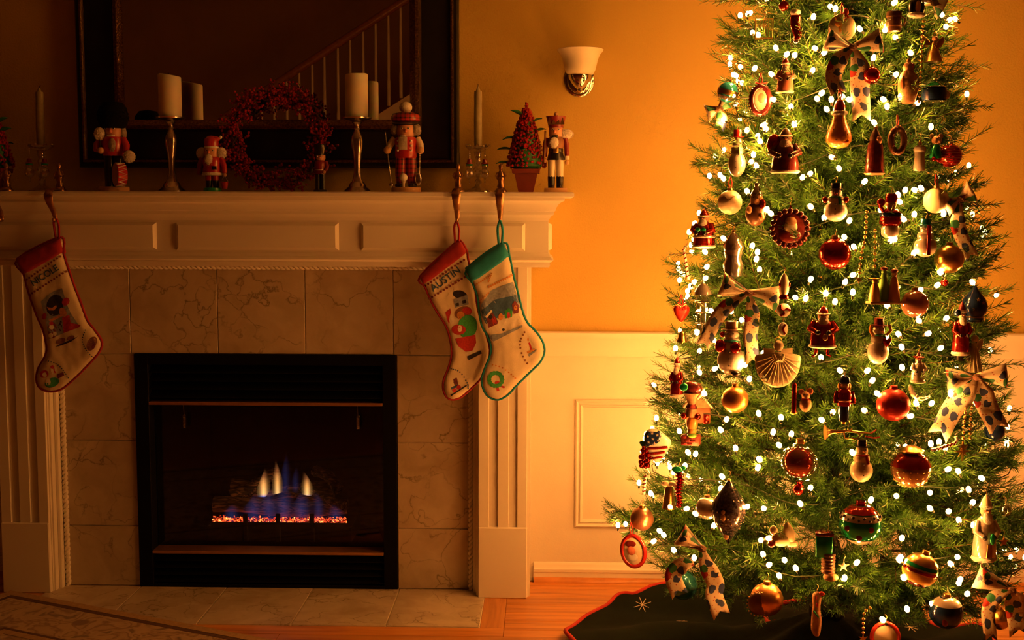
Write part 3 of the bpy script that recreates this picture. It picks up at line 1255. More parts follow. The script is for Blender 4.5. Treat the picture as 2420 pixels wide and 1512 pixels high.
# ------------------------------------------------------------------ mirror
MIRROR = pm('mirror_glass', (0.86, 0.85, 0.82), 0.01, metal=1.0, var=0.01)
FRAMEK = pm('black_frame_wood', (0.010, 0.009, 0.008), 0.35, var=0.2, vscale=30)
CARVE = pm('dark_bronze_carving', (0.22, 0.12, 0.05), 0.24, metal=0.9, var=0.5, vscale=150, bump=1.0, bscale=170)
mx0 = U(178, 200, 0.06).x
mx1 = U(1083, 200, 0.06).x
mz0 = U(635, 396, 0.06).z
mz1 = 2.42
mir_o = thing('wall_mirror', 'large mirror in a wide black frame with carved bronze edges', 'mirror', ((mx0 + mx1) / 2, WY, mz0))
mc = V(((mx0 + mx1) / 2, 0, mz0))
gx0, gx1, gz0 = U(291, 100, YM).x, U(968, 100, YM).x, U(635, 283, YM).z
gz1 = mz1 - (gz0 - mz0)
MB().box(gx0 - mc.x - 0.01, gx1 - mc.x + 0.01, YM - WY, YM - WY + 0.006, gz0 - mz0 - 0.01, gz1 - mz0 + 0.01).build('glass', MIRROR, mir_o, smooth=0)
fw = 0.165
cx0, cx1 = mx0 - mc.x, mx1 - mc.x
Yr = 0.0 - 0.012
frame4(mir_o, cx0, cx1, 0, mz1 - mz0, [(0.0, 0.004), (0.0, 0.045), (0.006, 0.052), (0.016, 0.052), (0.018, 0.004)], 0.0, FRAMEK, 'outer_edge')
frame4(mir_o, cx0 + 0.016, cx1 - 0.016, 0.016, mz1 - mz0 - 0.016, [(0.0, 0.01), (0.0, 0.056), (0.004, 0.062), (0.010, 0.062), (0.015, 0.054), (0.016, 0.01)], 0.0, CARVE, 'carved_bead')
il, ir, ib = gx0 - mc.x, gx1 - mc.x, gz0 - mz0
for (a0, a1, a2, a3, nm) in ((cx0 + 0.03, il - 0.035, 0.03, mz1 - mz0 - 0.03, 'frame_stile'), (ir + 0.035, cx1 - 0.03, 0.03, mz1 - mz0 - 0.03, 'frame_stile'),
                             (il - 0.037, ir + 0.037, 0.03, ib - 0.037, 'frame_rail'), (il - 0.037, ir + 0.037, gz1 - mz0 + 0.037, mz1 - mz0 - 0.03, 'frame_rail')):
    MB().box(a0, a1, -0.048, -0.004, a2, a3, bev=0.003).build(nm, FRAMEK, mir_o, smooth=0)
frame4(mir_o, il - 0.040, ir + 0.040, ib - 0.040, gz1 - mz0 + 0.040, [(0.0, 0.01), (0.0, 0.050), (0.008, 0.064), (0.020, 0.066), (0.030, 0.060), (0.040, 0.056), (0.041, 0.01)], 0.0, CARVE, 'carved_slip')

# ------------------------------------------------------------------ wall sconce
OPAL = pm('opal_glass', (0.82, 0.72, 0.54), 0.35, var=0.06, vscale=15, sss=0.2)
p = U(1371, 182, 0.02)
s = scale_at(p)
sc_o = thing('wall_sconce', 'unlit wall sconce with opal glass bowl on an oval nickel plate', 'sconce', (p.x, WY, p.z))
wq = (WY - 0.02) / s
shapes(MB(), [('B', (0, -1, 2), (37, 40, 5), 24)], s).build('back_plate', CHROME, sc_o)
shapes(MB(), [('B', (0, -1, 5), (29, 32, 5), 24)], s).build('plate_rim', CHROME, sc_o)
m = MB()
prof = [(22, 0), (33, 5), (38, 14), (41, 26), (44, 38), (49, 49), (56, 57), (58, 60), (56, 61), (47, 50), (42, 38), (38, 25), (34, 13), (18, 3)]
m.lathe([(r * s * 0.95, v * s) for r, v in prof], 32, (0, -wq * s, 3 * s))
m.build('glass_bowl', OPAL, sc_o, smooth=60)
shapes(MB(), [('L', (0, wq), [(5, -34), (7, -32), (6, -28), (12, -24), (20, -14), (26, -4), (27, 4), (22, 8), (10, 8)], 24), ('T', [(0, -20, wq), (0, -26, wq * 0.5), (0, -14, 4)], 4)], s).build('cup', CHROME, sc_o)

# ------------------------------------------------------------------ pillar candles on silver sticks
def candlestick(px, Y, top, htop, w, label, clabel):
    loc, s = on_shelf(px, Y)
    H = 449 - 278
    pr = [(34, 0), (34, 3), (30, 6), (26, 10), (22, 12), (20, 18), (16, 24), (11, 32), (8, 48), (8, 66), (10, 88), (14, 108), (15, 118), (13, 130), (8, 140), (6, 146), (8, 149), (6, 152), (7, 158), (12, 164), (10, 167), (26, 170), (34, 172), (35, 175), (30, 176), (4, 174)]
    st = fig('candlestick', label, 'candlestick', loc, [('base', SILVER, [('L', (0, 0), [(0, 0)] + pr[:7] + [(0, 24)], 28)]),
                                                        ('stem', SILVER, [('L', (0, 0), [(14, 23)] + pr[7:20] + [(6, 168)], 24)]),
                                                        ('dish', SILVER, [('L', (0, 0), [(6, 165)] + pr[20:], 32)])], s)
    cz = 175.5
    ct = 449 - top
    m = MB()
    n = 32
    vv, ff = [], []
    rs = [(w, cz), (w, ct - 4), (w - 1, ct - 1), (w - 4, ct), (w - 7, ct - 3), (3, ct - 5), (0.5, ct - 5)]
    for r, v in rs:
        for k in range(n):
            a = 2 * PI * k / n
            dz = htop * (math.cos(a) * 0.5 - 0.5) * (1 if v > cz + 5 else 0)
            vv.append((r * s * math.cos(a), r * s * math.sin(a), (v + dz) * s - cz * s))
    for j in range(len(rs) - 1):
        for k in range(n):
            ff.append((j * n + k, j * n + (k + 1) % n, (j + 1) * n + (k + 1) % n, (j + 1) * n + k))
    m.add(vv, ff + [tuple(range(n))[::-1]])
    co = thing('pillar_candle', clabel, 'candle', loc + V((0, 0, cz * s)), PI if htop > 4 else 0.3)
    m.build('wax_body', WAX, co, smooth=50)
    shapes(MB(), [('T', [(0, ct - cz - 6, 0), (1, ct - cz - 1, 0), (3, ct - cz + 2, 0)], 1.0)], s).build('wick', JET, co)


candlestick(407, -0.06, 173, 7, 26.5, 'silver candlestick carrying the ivory candle beside the drummer figure', 'ivory pillar candle with sloping top on the silver stick beside the drummer')
candlestick(845, -0.06, 172, 2, 26.5, 'silver candlestick carrying the ivory candle beside the golfer figure', 'ivory pillar candle with level top on the silver stick beside the golfer')

# ------------------------------------------------------------------ taper candles in crystal sticks hung with glass snowmen
def crystal(px, Y, top, label, clabel, glabel, lean, bob):
    loc, s = on_shelf(px, Y)
    fig('crystal_candlestick', label, 'candlestick', loc, [
        ('foot', CRYST, [('L', (0, 0), [(34, 0), (33, 4), (22, 8), (10, 14), (6, 20)], 12)]),
        ('stem', CRYST, [('L', (0, 0), [(6, 20), (9, 26), (5, 32), (12, 40), (17, 48), (12, 56), (6, 62), (10, 70), (6, 78), (9, 88), (10, 96)], 12)]),
        ('bobeche', CRYST, [('L', (0, 0), [(8, 96), (22, 100), (29, 106), (30, 109), (20, 104), (9, 102)], 16)] + [('B', (27 * math.cos(a), 110, 27 * math.sin(a)), (3.5, 4, 3.5), 6) for a in [k * PI / 4 for k in range(8)]]),
    ], s)
    ct = 449 - top
    L = ct - 103
    co = thing('taper_candle', clabel, 'candle', loc + V((0, 0, 103 * s)))
    shapes(MB(), [('T', [(0, 0, 0), (lean * 0.4, L * 0.45, 0), (lean, L - 10, 0), (lean, L - 6, 0)], [9.5, 9.5, 9.2, 8.5], 14), ('T', [(lean, L - 7, 0), (lean, L + 4, 0)], [5.5, 2.2], 10)], s).build('wax_body', TAPER, co, smooth=50)
    shapes(MB(), [('T', [(lean, L + 3, 0), (lean + bob, L + 10, 0)], 0.8)], s).build('wick', JET, co)
    sides = (-19, 17)
    for k, u in enumerate(sides):
        fig('glass_snowman', glabel % ('right' if k else 'left'), 'ornament', loc + V((u * s, -0.012, 0)), [
            ('body', CLEAR, [('B', (0, 45, 14), (11, 13, 11)), ('B', (0, 60, 14), (8, 8, 8))]),
            ('hat', DRED, [('L', (0, 14), [(9, 66), (9, 68), (6, 69), (5, 77), (0, 78)], 12)]),
            ('scarf', GREEN, [('L', (0, 14), [(7, 62), (8.5, 64), (7, 66)], 12)]),
            ('bead_string', CLEAR, [('B', (0, 80 + 5 * j, 14 - j * 0.8), 2.2, 8) for j in range(5)]),
            ('drop', CLEAR, [('B', (0, 30, 14), (2.5, 3, 2.5), 8), ('B', (0, 24, 14), (2, 4, 2), 8)])], s)


crystal(1130, -0.06, 206, 'cut crystal candlestick between the two golden stocking holders', 'olive taper candle standing in front of the ochre wall', 'clear glass snowman hanging on the %s of the crystal candlestick between the golden holders', 0, 0)
crystal(100, -0.06, 210, 'cut crystal candlestick at the dark left end of the mantel', 'olive taper candle with bent wick at the dark left end', 'clear glass snowman hanging on the %s of the crystal candlestick at the dark left end', 1, 3)

# ------------------------------------------------------------------ golden stocking holders
ARMS = {}


def holder(px, label, figure_px=0):
    """figure on the shelf, arm over the edge ending in a hook"""
    e = U(px, 455, -0.243)
    loc = V((e.x, -0.15, ZS))
    s = scale_at(loc)
    o = fig('stocking_holder', label, 'stocking holder', loc, [
        ('base', BRONZE, [('L', (0, 0), [(15, 0), (15, 4), (12, 6), (11, 9), (7, 11)], 18)]),
        ('figure', BRONZE, [('L', (0, 0), [(7, 10), (9, 14), (6, 22), (8, 28), (10, 36), (8, 44), (5, 49), (3.5, 52)], 14), ('B', (0, 57, 0), (5, 6, 5)),
                            ('T', [(-7, 46, 0), (-11, 38, 3), (-8, 32, 8), (-2, 36, 9)], [3, 2.6, 2.4, 2]), ('T', [(7, 46, 0), (11, 39, 3), (8, 36, 8), (2, 38, 9)], [3, 2.6, 2.4, 2]),
                            ('T', [(-4, 10, 0), (-4, 20, 0)], 4), ('T', [(4, 10, 0), (4, 20, 0)], 4)]),
        ('headdress', BRONZE, [('L', (0, 0), [(5.5, 59), (5, 63), (2, 66), (0, 68)], 12)]),
    ], s)
    h = (0.150 - 0.150)
    Yt = -0.15
    # arm path in local metres: from the base forward over the edge, down, back in to the hook
    zl = lambda py: U(px, py, -0.23).z - ZS
    pts = [(0, 0.0, 0.006), (0, -0.05, 0.007), (0, -0.082, 0.002), (0, -0.094, zl(463)), (0, -0.085, zl(480)), (0, -0.063, zl(495)), (0, -0.047, zl(510)), (0, -0.044, zl(519)), (0, -0.052, zl(522)), (0, -0.060, zl(519))]
    pts = smooth_open(pts, 4)
    n = len(pts)
    vv, ff = [], []
    k = 10
    for i, q in enumerate(pts):
        t = i / (n - 1)
        wd = (0.013 if t < 0.3 else 0.0155 - 0.012 * max(0, (t - 0.3) / 0.7) ** 0.8)
        th = 0.0045
        a = pts[max(0, i - 1)]
        b_ = pts[min(n - 1, i + 1)]
        tg = (b_ - a).normalized()
        nr = V((0, -tg.z, tg.y))
        for j in range(k):
            an = 2 * PI * j / k
            vv.append(q + V((wd * math.cos(an), 0, 0)) + nr * th * math.sin(an))
    for i in range(n - 1):
        for j in range(k):
            ff.append((i * k + j, i * k + (j + 1) % k, (i + 1) * k + (j + 1) % k, (i + 1) * k + j))
    ff += [tuple(range(k))[::-1], tuple((n - 1) * k + j for j in range(k))]
    MB().add(vv, ff).build('arm', BRONZE, o, smooth=60)
    MB().ball(pts[-1], 0.006, 10, 7).build('hook_tip', BRONZE, o)
    ARMS[px] = loc + V((0, -0.050, zl(519)))
    return o


holder(-14, 'golden figure stocking holder with empty hook at the far left edge')
holder(114, 'golden figure stocking holder carrying the lone red cuffed stocking')
holder(1078, 'golden figure stocking holder carrying the right hand red cuffed stocking')
holder(1181, 'golden figure stocking holder carrying the green cuffed stocking')

# ------------------------------------------------------------------ nutcrackers
def eyes(u, v, w_, r=2.2):
    return [('whites', WHT, [('B', (-u, v, w_), (r * 1.5, r, 1.2), 8), ('B', (u, v, w_), (r * 1.5, r, 1.2), 8)], 'head'),
            ('pupils', JET, [('B', (-u, v, w_ + 1), (r * 0.6, r * 0.7, 0.8), 8), ('B', (u, v, w_ + 1), (r * 0.6, r * 0.7, 0.8), 8)], 'head')]


loc, s = on_shelf(1313, -0.10)
fig('nutcracker', 'wooden king nutcracker with white hair beside the berry tree', 'nutcracker', loc, [
    ('base', WOOD, [('X', (-27, 27, 0, 11, -20, 20))]),
    ('boot', JET, [('T', [(-10, 11, 0), (-10, 38, 0)], [8, 9]), ('B', (-10, 14, 5), (7, 4, 9))]),
    ('boot', JET, [('T', [(10, 11, 0), (10, 38, 0)], [8, 9]), ('B', (10, 14, 5), (7, 4, 9))]),
    ('leg', CREAM, [('T', [(-10, 37, 0), (-9, 82, 0)], [8.5, 9.5], 14)]),
    ('leg', CREAM, [('T', [(10, 37, 0), (9, 82, 0)], [8.5, 9.5], 14)]),
    ('skirt', JET, [('L', (0, 0), [(21, 76), (20, 82), (17, 94), (16, 96)], 20)]),
    ('belt', JET, [('L', (0, 0), [(16.5, 94), (17.5, 95), (17.5, 102), (16.5, 103)], 20)]),
    ('buckle', GOLD, [('X', (-6, 6, 93, 104, 16, 19))], 'belt'),
    ('jacket', DWOOD, [('L', (0, 0), [(16, 102), (19, 108), (20, 116), (19, 124), (15, 130), (10, 132)], 20)]),
    ('beard', FUR, [('F', (-4, 117, 19), (11, 13, 5), 90, 3)]),
    ('mouth', JET, [('X', (-9, 5, 128, 133, 14, 19))]),
    ('head', SKIN, [('L', (0, 0), [(13, 128), (16, 132), (17, 142), (16, 152), (14, 154)], 20)]),
    ('nose', PINK, [('B', (-3, 142, 18), (3, 4, 4))], 'head'),
    ('hair', FUR, [('F', (22, 138, 0), (19, 12, 11), 160, 4)]),
    ('crown', DRED, [('L', (0, 0), [(18, 152), (18, 156), (23, 176), (24, 178), (21, 178), (0, 172)], 20)]),
    ('crown_points', GOLD, [('P', [(-20 + 10 * k, 158), (-15 + 10 * k, 176), (-10 + 10 * k, 158)], 20 - abs(k - 1.5) * 3, 21.5 - abs(k - 1.5) * 3) for k in range(4)], 'crown'),
    ('crown_knob', WOOD, [('B', (0, 183, 0), 5), ('L', (0, 0), [(4, 174), (3, 180)], 10)], 'crown'),
    ('arm', DRED, [('T', [(-21, 128, 0), (-25, 112, 0), (-26, 84, 0)], [6, 6.5, 5.5], 12)]),
    ('arm', DRED, [('T', [(21, 128, 0), (25, 112, 0), (26, 86, 0)], [6, 6.5, 5.5], 12)]),
    ('cuff', CREAM, [('T', [(26, 86, 0), (26, 77, 0)], 6.5, 12)]),
    ('hand', WOOD, [('B', (26, 71, 0), (5.5, 6, 5.5))]),
    ('hand', WOOD, [('B', (-26, 76, 2), (5.5, 6, 5.5))]),
    ('staff', DWOOD, [('T', [(-27, 70, 6), (-25, 145, 6)], 2.2)])] + eyes(7, 147, 15), s)

loc, s = on_shelf(960, -0.12)
fig('nutcracker', 'golfer nutcracker in red plaid with pompom cap and a club', 'nutcracker', loc, [
    ('base', WOOD, [('L', (0, 0), [(34, 0), (35, 3), (35, 10), (33, 12)], 28)]),
    ('shoe', JET, [('B', (-15, 16, 8), (11, 6, 15))]),
    ('shoe', JET, [('B', (16, 16, 8), (11, 6, 15))]),
    ('leg', PLAID, [('T', [(-13, 18, 0), (-13, 40, 0), (-11, 88, 0)], [10, 13, 13], 14)]),
    ('leg', PLAID, [('T', [(14, 18, 0), (13, 40, 0), (11, 88, 0)], [10, 13, 13], 14)]),
    ('waistcoat', RED, [('L', (0, 0), [(24, 80), (26, 84), (26, 110), (27, 120), (24, 128), (14, 131)], 22)]),
    ('buttons', WHT, [('B', (u, v, 25), 2.6, 8) for u in (-16, 15) for v in (97, 108, 119)], 'waistcoat'),
    ('collar', WHT, [('L', (0, 0), [(17, 126), (19, 128), (15, 134)], 18)]),
    ('beard', GREYFUR, [('X', (-14, 6, 98, 128, 24, 30))]),
    ('teeth', WHT, [('X', (-11, 3, 128, 132, 17, 22))]),
    ('head', SKIN, [('L', (0, 0), [(17, 128), (21, 134), (22, 146), (20, 156), (16, 158)], 22)]),
    ('nose', PINK, [('B', (2, 142, 22), (4, 4, 5))], 'head'),
    ('hair', GREYFUR, [('F', (24, 147, 0), (12, 15, 13), 130, 8)]),
    ('hair', GREYFUR, [('F', (-24, 147, 0), (12, 15, 13), 130, 9)]),
    ('cap_band', JET, [('L', (0, 0), [(28, 158), (33, 161), (30, 165), (24, 165)], 24)]),
    ('cap', PLAID, [('L', (0, 0), [(24, 162), (34, 168), (35, 176), (30, 183), (18, 186), (0, 186)], 24)]),
    ('pompom', FUR, [('B', (0, 198, 0), (15.5, 13.5, 14), 20)], 'cap'),
    ('arm', CREAM, [('T', [(-27, 126, 0), (-36, 112, 4), (-41, 100, 12)], [8, 8.5, 7.5], 12)]),
    ('arm', CREAM, [('T', [(27, 126, 0), (34, 112, 4), (36, 100, 8)], [8, 8.5, 7.5], 12)]),
    ('hand', WOOD, [('B', (-42, 98, 14), 9)]),
    ('hand', WOOD, [('B', (35, 98, 10), 9)]),
    ('golf_club', SILVER, [('T', [(-47, 140, 12), (-42, 96, 16), (-32, 20, 24)], 1.4), ('B', (-32, 16, 25), (5, 7, 5))]),
    ('second_club', SILVER, [('T', [(34, 96, 12), (33, 40, 14)], 1.1), ('B', (30, 30, 14), (8, 15, 3))]),
    ('golf_ball', WHT, [('B', (-3, 34, 27), 9.8, 18)]),
    ('golf_tee', CREAM, [('L', (-3, 27), [(3.5, 11), (3, 14), (3, 20), (6, 25)], 12)])] + eyes(8, 148, 20, 2.6), s)

loc, s = on_shelf(270, -0.11)
fig('nutcracker', 'drummer nutcracker in a tall black fur hat with red coat', 'nutcracker', loc, [
    ('base', WOOD, [('L', (0, 0), [(34, 0), (35, 3), (35, 10), (33, 12)], 28)]),
    ('leg', JET, [('T', [(-10, 12, 0), (-10, 84, 0)], [11, 12], 14)]),
    ('leg', JET, [('T', [(12, 12, 0), (11, 84, 0)], [11, 12], 14)]),
    ('coat', RED, [('L', (0, 0), [(23, 84), (25, 90), (25, 118), (22, 128), (14, 130)], 22)]),
    ('beard', GREYFUR, [('F', (7, 110, 24), (9, 16, 5), 80, 21)]),
    ('teeth', WHT, [('X', (-6, 12, 128, 132, 17, 22))]),
    ('head', SKIN, [('L', (2, 0), [(17, 127), (20, 134), (20, 148), (18, 152)], 22)]),
    ('nose', PINK, [('B', (3, 141, 21), (4, 5, 5))], 'head'),
    ('fur_hat', BLACKFUR, [('L', (2, 0), [(26, 148), (33, 160), (35, 178), (32, 196), (22, 208), (0, 212)], 24), ('F', (2, 180, 0), (34, 30, 34), 260, 25)]),
    ('hair', GREYFUR, [('F', (24, 138, -4), (8, 16, 9), 60, 22)]),
    ('arm', RED, [('T', [(-24, 124, 0), (-36, 110, 6), (-34, 96, 14)], [8, 8.5, 7], 12)]),
    ('arm', RED, [('T', [(25, 124, 0), (34, 108, 6), (36, 92, 14)], [8, 8.5, 7], 12)]),
    ('hand', WOOD, [('B', (-21, 96, 22), 8)]),
    ('drumstick', JET, [('T', [(-21, 96, 24), (-24, 130, 18)], 2)]),
    ('drumstick_head', FUR, [('F', (-24, 136, 18), (13, 15, 12), 150, 23)]),
    ('drumstick_head', FUR, [('F', (45, 83, 20), (14, 14, 12), 150, 24)]),
    ('drumstick', JET, [('T', [(36, 92, 18), (44, 84, 20)], 2)]),
    ('drum', RED, [('L', (30, 22), [(26, 10), (27, 12)], 20)])][:-1] + eyes(9, 147, 18, 2.6), s)
# the drummer's drum: a barrel on its side
drum_o = [o for o in COL.objects if o.get('label', '').startswith('drummer nut')][0]
q = MB()
n = 28
vv, ff = [], []
for j, (t, r) in enumerate(((-11, 26), (-10, 27), (10, 27), (11, 26))):
    for k in range(n):
        a = 2 * PI * k / n
        vv.append(((30 + t * 0.86) * s, (-24 - t * 0.5 + r * math.sin(a) * 0.0) * s, 0))
        ax = V((0.80, 0.60, 0))
        side = V((-0.60, 0.80, 0))
        c = V((28, -38, 39)) + ax * t + side * (r * 0.95 * math.sin(a)) + V((0, 0, 1)) * (r * math.cos(a))
        vv[-1] = tuple(c * s)
for j in range(3):
    for k in range(n):
        ff.append((j * n + k, j * n + (k + 1) % n, (j + 1) * n + (k + 1) % n, (j + 1) * n + k))
q.add(vv, ff)
dr = q.build('drum', RED, drum_o, smooth=40)
q = MB()
q.add(vv[:n], [tuple(range(n))])
q.add(vv[-n:], [tuple(range(n))])
q.build('drum_head', WOOD, dr, smooth=0)
q = MB()
for k in range(0, n, 2):
    a, b_ = V(vv[n + k]), V(vv[2 * n + (k + 1) % n])
    c = V(vv[n + (k + 2) % n])
    q.tube([a * 1.0, b_ * 1.0, c], 0.9 * s, 4)
q.build('drum_cord', WHT, dr)

loc, s = on_shelf(502, -0.10)
fig('nutcracker', 'small santa nutcracker in red carrying a bucket beside the wreath', 'nutcracker', loc, [
    ('base', GREEN, [('L', (0, 0), [(20, 0), (21, 2), (20, 9), (18, 10)], 24)]),
    ('boot', JET, [('T', [(-9, 10, 0), (-8, 28, 0)], [7, 7.5], 12)]),
    ('boot', JET, [('T', [(9, 10, 0), (8, 28, 0)], [7, 7.5], 12)]),
    ('leg', RED, [('T', [(-8, 27, 0), (-8, 44, 0)], 8, 12)]),
    ('leg', RED, [('T', [(8, 27, 0), (8, 44, 0)], 8, 12)]),
    ('coat', RED, [('L', (0, 0), [(21, 40), (22, 44), (20, 60), (22, 72), (20, 80), (12, 84)], 22)]),
    ('fur_hem', FUR, [('L', (0, 0), [(22, 39), (24, 42), (22, 46)], 22)]),
    ('belly_patch', JET, [('X', (6, 17, 52, 60, 20, 23))], 'coat'),
    ('head', SKIN, [('L', (0, 0), [(14, 80), (17, 85), (17, 98), (15, 104)], 20)]),
    ('nose', PINK, [('B', (-2, 93, 17), (3, 4, 4))], 'head'),
    ('beard', FUR, [('F', (-2, 76, 19), (10, 14, 5), 90, 31)]),
    ('hair', FUR, [('F', (23, 92, 0), (13, 14, 10), 120, 32)]),
    ('hair', FUR, [('F', (-23, 92, 0), (13, 14, 10), 120, 33)]),
    ('hat_band', WHT, [('L', (0, 0), [(17, 102), (18, 104), (17, 107)], 20)]),
    ('hat', RED, [('L', (0, 0), [(16, 106), (17, 116), (16, 124), (9, 131), (0, 132)], 20), ('B', (10, 124, 0), (11, 7, 10))]),
    ('hat_bobble', WHT, [('B', (22, 128, 0), 4)], 'hat'),
    ('arm', DRED, [('T', [(-22, 80, 0), (-28, 62, 2), (-30, 40, 4)], [7, 7, 6], 12)]),
    ('arm', RED, [('T', [(22, 80, 0), (29, 62, 2), (31, 44, 4)], [7, 7, 6], 12)]),
    ('hand', SKIN, [('B', (31, 40, 4), 5)]),
    ('bucket', RED, [('L', (31, 6), [(6, 8), (9, 24), (8, 24), (5, 9)], 14)]),
    ('bucket_handle', SILVER, [('T', [(22, 24, 6), (31, 38, 6), (40, 24, 6)], 0.8)], 'bucket')] + eyes(7, 97, 15), s)

loc, s = on_shelf(757, -0.10)
fig('nutcracker', 'little soldier nutcracker in a black shako before the wreath', 'nutcracker', loc, [
    ('base', JET, [('L', (0, 0), [(16, 0), (17, 3), (15, 6)], 20)]),
    ('leg', JET, [('T', [(-6, 6, 0), (-6, 44, 0)], 6, 10)]),
    ('leg', JET, [('T', [(6, 6, 0), (6, 44, 0)], 6, 10)]),
    ('coat', DRED, [('L', (0, 0), [(12, 42), (13, 50), (14, 66), (11, 74), (6, 76)], 16)]),
    ('belt', WHT, [('L', (0, 0), [(12.5, 50), (13.5, 52), (12.5, 55)], 16)]),
    ('head', SKIN, [('L', (2, 0), [(8, 74), (11, 78), (11, 86), (9, 88)], 16)]),
    ('nose', PINK, [('B', (2, 81, 11), (2, 2.5, 3))], 'head'),
    ('shako', JET, [('L', (0, 0), [(12, 86), (12, 92), (14, 110), (14, 112), (0, 112)], 18)]),
    ('plume', GREYFUR, [('T', [(9, 88, 8), (10, 100, 9), (9, 110, 8)], [1, 3, 2])], 'shako'),
    ('arm', JET, [('T', [(-14, 72, 0), (-19, 58, 3), (-20, 46, 6)], [4.5, 4.5, 4], 10)]),
    ('arm', DRED, [('T', [(14, 72, 0), (18, 58, 3), (14, 48, 10)], [4.5, 4.5, 4], 10)]),
    ('hand', SKIN, [('B', (12, 47, 12), 4)])] + eyes(4.5, 84, 10, 1.4), s)

# ------------------------------------------------------------------ berry wreath leaning on the wall
rnd = random.Random(3)
p = U(655, 326, -0.005)
s = scale_at(p)
wr = thing('berry_wreath', 'round wreath of red berries leaning on the mirror frame', 'wreath', (p.x, -0.005, ZS))
RC, vc = 105.0, 128.0
m = MB()
for k in range(5):
    pts = []
    for i in range(48):
        a = 2 * PI * i / 48
        rr = RC + 10 * math.sin(a * 5 + k * 2.1) + rnd.uniform(-2, 2)
        pts.append((rr * math.cos(a) * s, 10 * math.cos(a * 7 + k * 1.3) * s, (vc + rr * math.sin(a)) * s))
    m.tube(pts, 2.2 * s, 5, closed=True)
m.build('twig_ring', TWIG, wr)
sp = MB()
bs = MB()
for k in range(420):
    a = rnd.uniform(0, 2 * PI)
    up = math.sin(a)
    rr = RC + rnd.uniform(-24, 20)
    L = rnd.uniform(12, 32) * (1.0 if rnd.random() < 0.7 else 0.6)
    d = V((math.cos(a) * rnd.uniform(-0.6, 1.0) - math.sin(a) * rnd.uniform(0.3, 0.9), rnd.uniform(-0.9, 0.25), math.sin(a) * rnd.uniform(-0.6, 1.0) + math.cos(a) * rnd.uniform(0.3, 0.9))).normalized()
    b0 = V((rr * math.cos(a), rnd.uniform(-12, 8), vc + rr * math.sin(a)))
    tip = b0 + d * L
    if tip.z < 4:
        continue
    sp.tube([b0 * s, (b0 + d * L * 0.5 + V((0, 0, -2))) * s, tip * s], 0.7 * s, 3)
    for j in range(rnd.randint(4, 6)):
        q = b0 + d * L * (0.35 + 0.7 * j / 5) + V((rnd.uniform(-6, 6), rnd.uniform(-6, 4), rnd.uniform(-6, 6)))
        if q.z > 3 and q.y * s < 0.03:
            bs.ball(q * s, rnd.uniform(2.4, 3.5) * s, 8, 6)
sp.build('sprigs', TWIG, wr, kind='stuff')
bs.build('berries', BERRY, wr, kind='stuff')

# ------------------------------------------------------------------ berry topiary trees in red pots
TERRA = pm('red_pot_glaze', (0.24, 0.035, 0.02), 0.5, var=0.2, vscale=20)


def topiary(px, Y, label, seed):
    rn = random.Random(seed)
    loc, s = on_shelf(px, Y)
    o = thing('berry_topiary', label, 'topiary', loc)
    m = MB()
    for (r, v), (r2, v2) in (((17, 0), (27, 45)), ((32, 45), (33, 55))):
        m.add([(x * q * s, y_ * q * s, vv_ * s) for q, vv_ in ((r, v), (r2, v2)) for x, y_ in ((-1, -1), (1, -1), (1, 1), (-1, 1))],
              [(0, 1, 5, 4), (1, 2, 6, 5), (2, 3, 7, 6), (3, 0, 4, 7), (0, 3, 2, 1), (4, 5, 6, 7)])
    m.build('pot', TERRA, o, smooth=0)
    MB().lathe([(26 * s, 54 * s), (38 * s, 62 * s), (34 * s, 90 * s), (25 * s, 130 * s), (15 * s, 165 * s), (4 * s, 190 * s)], 16).build('foliage_cone', LEAF, o)
    b = MB()
    for k in range(980):
        t = rn.random() ** 0.8
        v = 58 + 138 * t
        r = 42 * (1 - t) ** 0.85 + 4 + rn.uniform(-3, 4)
        a = rn.uniform(0, 2 * PI)
        b.ball((r * math.cos(a) * s, r * math.sin(a) * s, v * s), rn.uniform(2.4, 3.8) * s, 6, 4)
    for k in range(7):
        b.ball((rn.uniform(-3, 3) * s, rn.uniform(-3, 3) * s, (196 + 2.2 * k) * s), 3 * s, 7, 5)
    b.build('berries', BERRY, o, kind='stuff')
    for k, (a, v, L, el) in enumerate(((-2.8, 178, 34, 0.4), (0.2, 160, 30, 0.5), (0.0, 140, 30, 0.3), (-3.0, 128, 34, -0.1), (3.0, 100, 40, 0.05), (-1.3, 130, 22, 0.2), (-1.8, 96, 20, 0.1), (3.3, 68, 34, 0.0), (0.9, 110, 26, 0.2))):
        d = V((math.cos(a) * math.cos(el), math.sin(a) * math.cos(el), math.sin(el)))
        sd = d.cross(V((0, 0.3, 1))).normalized()
        nr = sd.cross(d)
        r0 = 40 * (1 - (v - 58) / 140) ** 0.85
        b0 = V((d.x * r0, d.y * r0, v))
        vv, ff = [], []
        for i in range(6):
            t = i / 5
            w_ = 9 * math.sin(PI * min(1, 0.08 + t * 0.92)) ** 0.8
            c = b0 + d * L * t + nr * (4 * math.sin(t * PI))
            vv += [(c + sd * w_) * s, (c - nr * 1.5) * s, (c - sd * w_) * s]
        for i in range(5):
            ff += [(3 * i, 3 * i + 1, 3 * i + 4, 3 * i + 3), (3 * i + 1, 3 * i + 2, 3 * i + 5, 3 * i + 4)]
        lf = MB().add(vv, ff).build('leaf', LEAF, o)
        md = lf.modifiers.new('thick', 'SOLIDIFY')
        md.thickness = 0.0008


topiary(1243, -0.07, 'red berry cone tree in a square red pot beside the king nutcracker', 41)
topiary(-14, -0.07, 'red berry cone tree cut off by the left edge of the picture', 42)
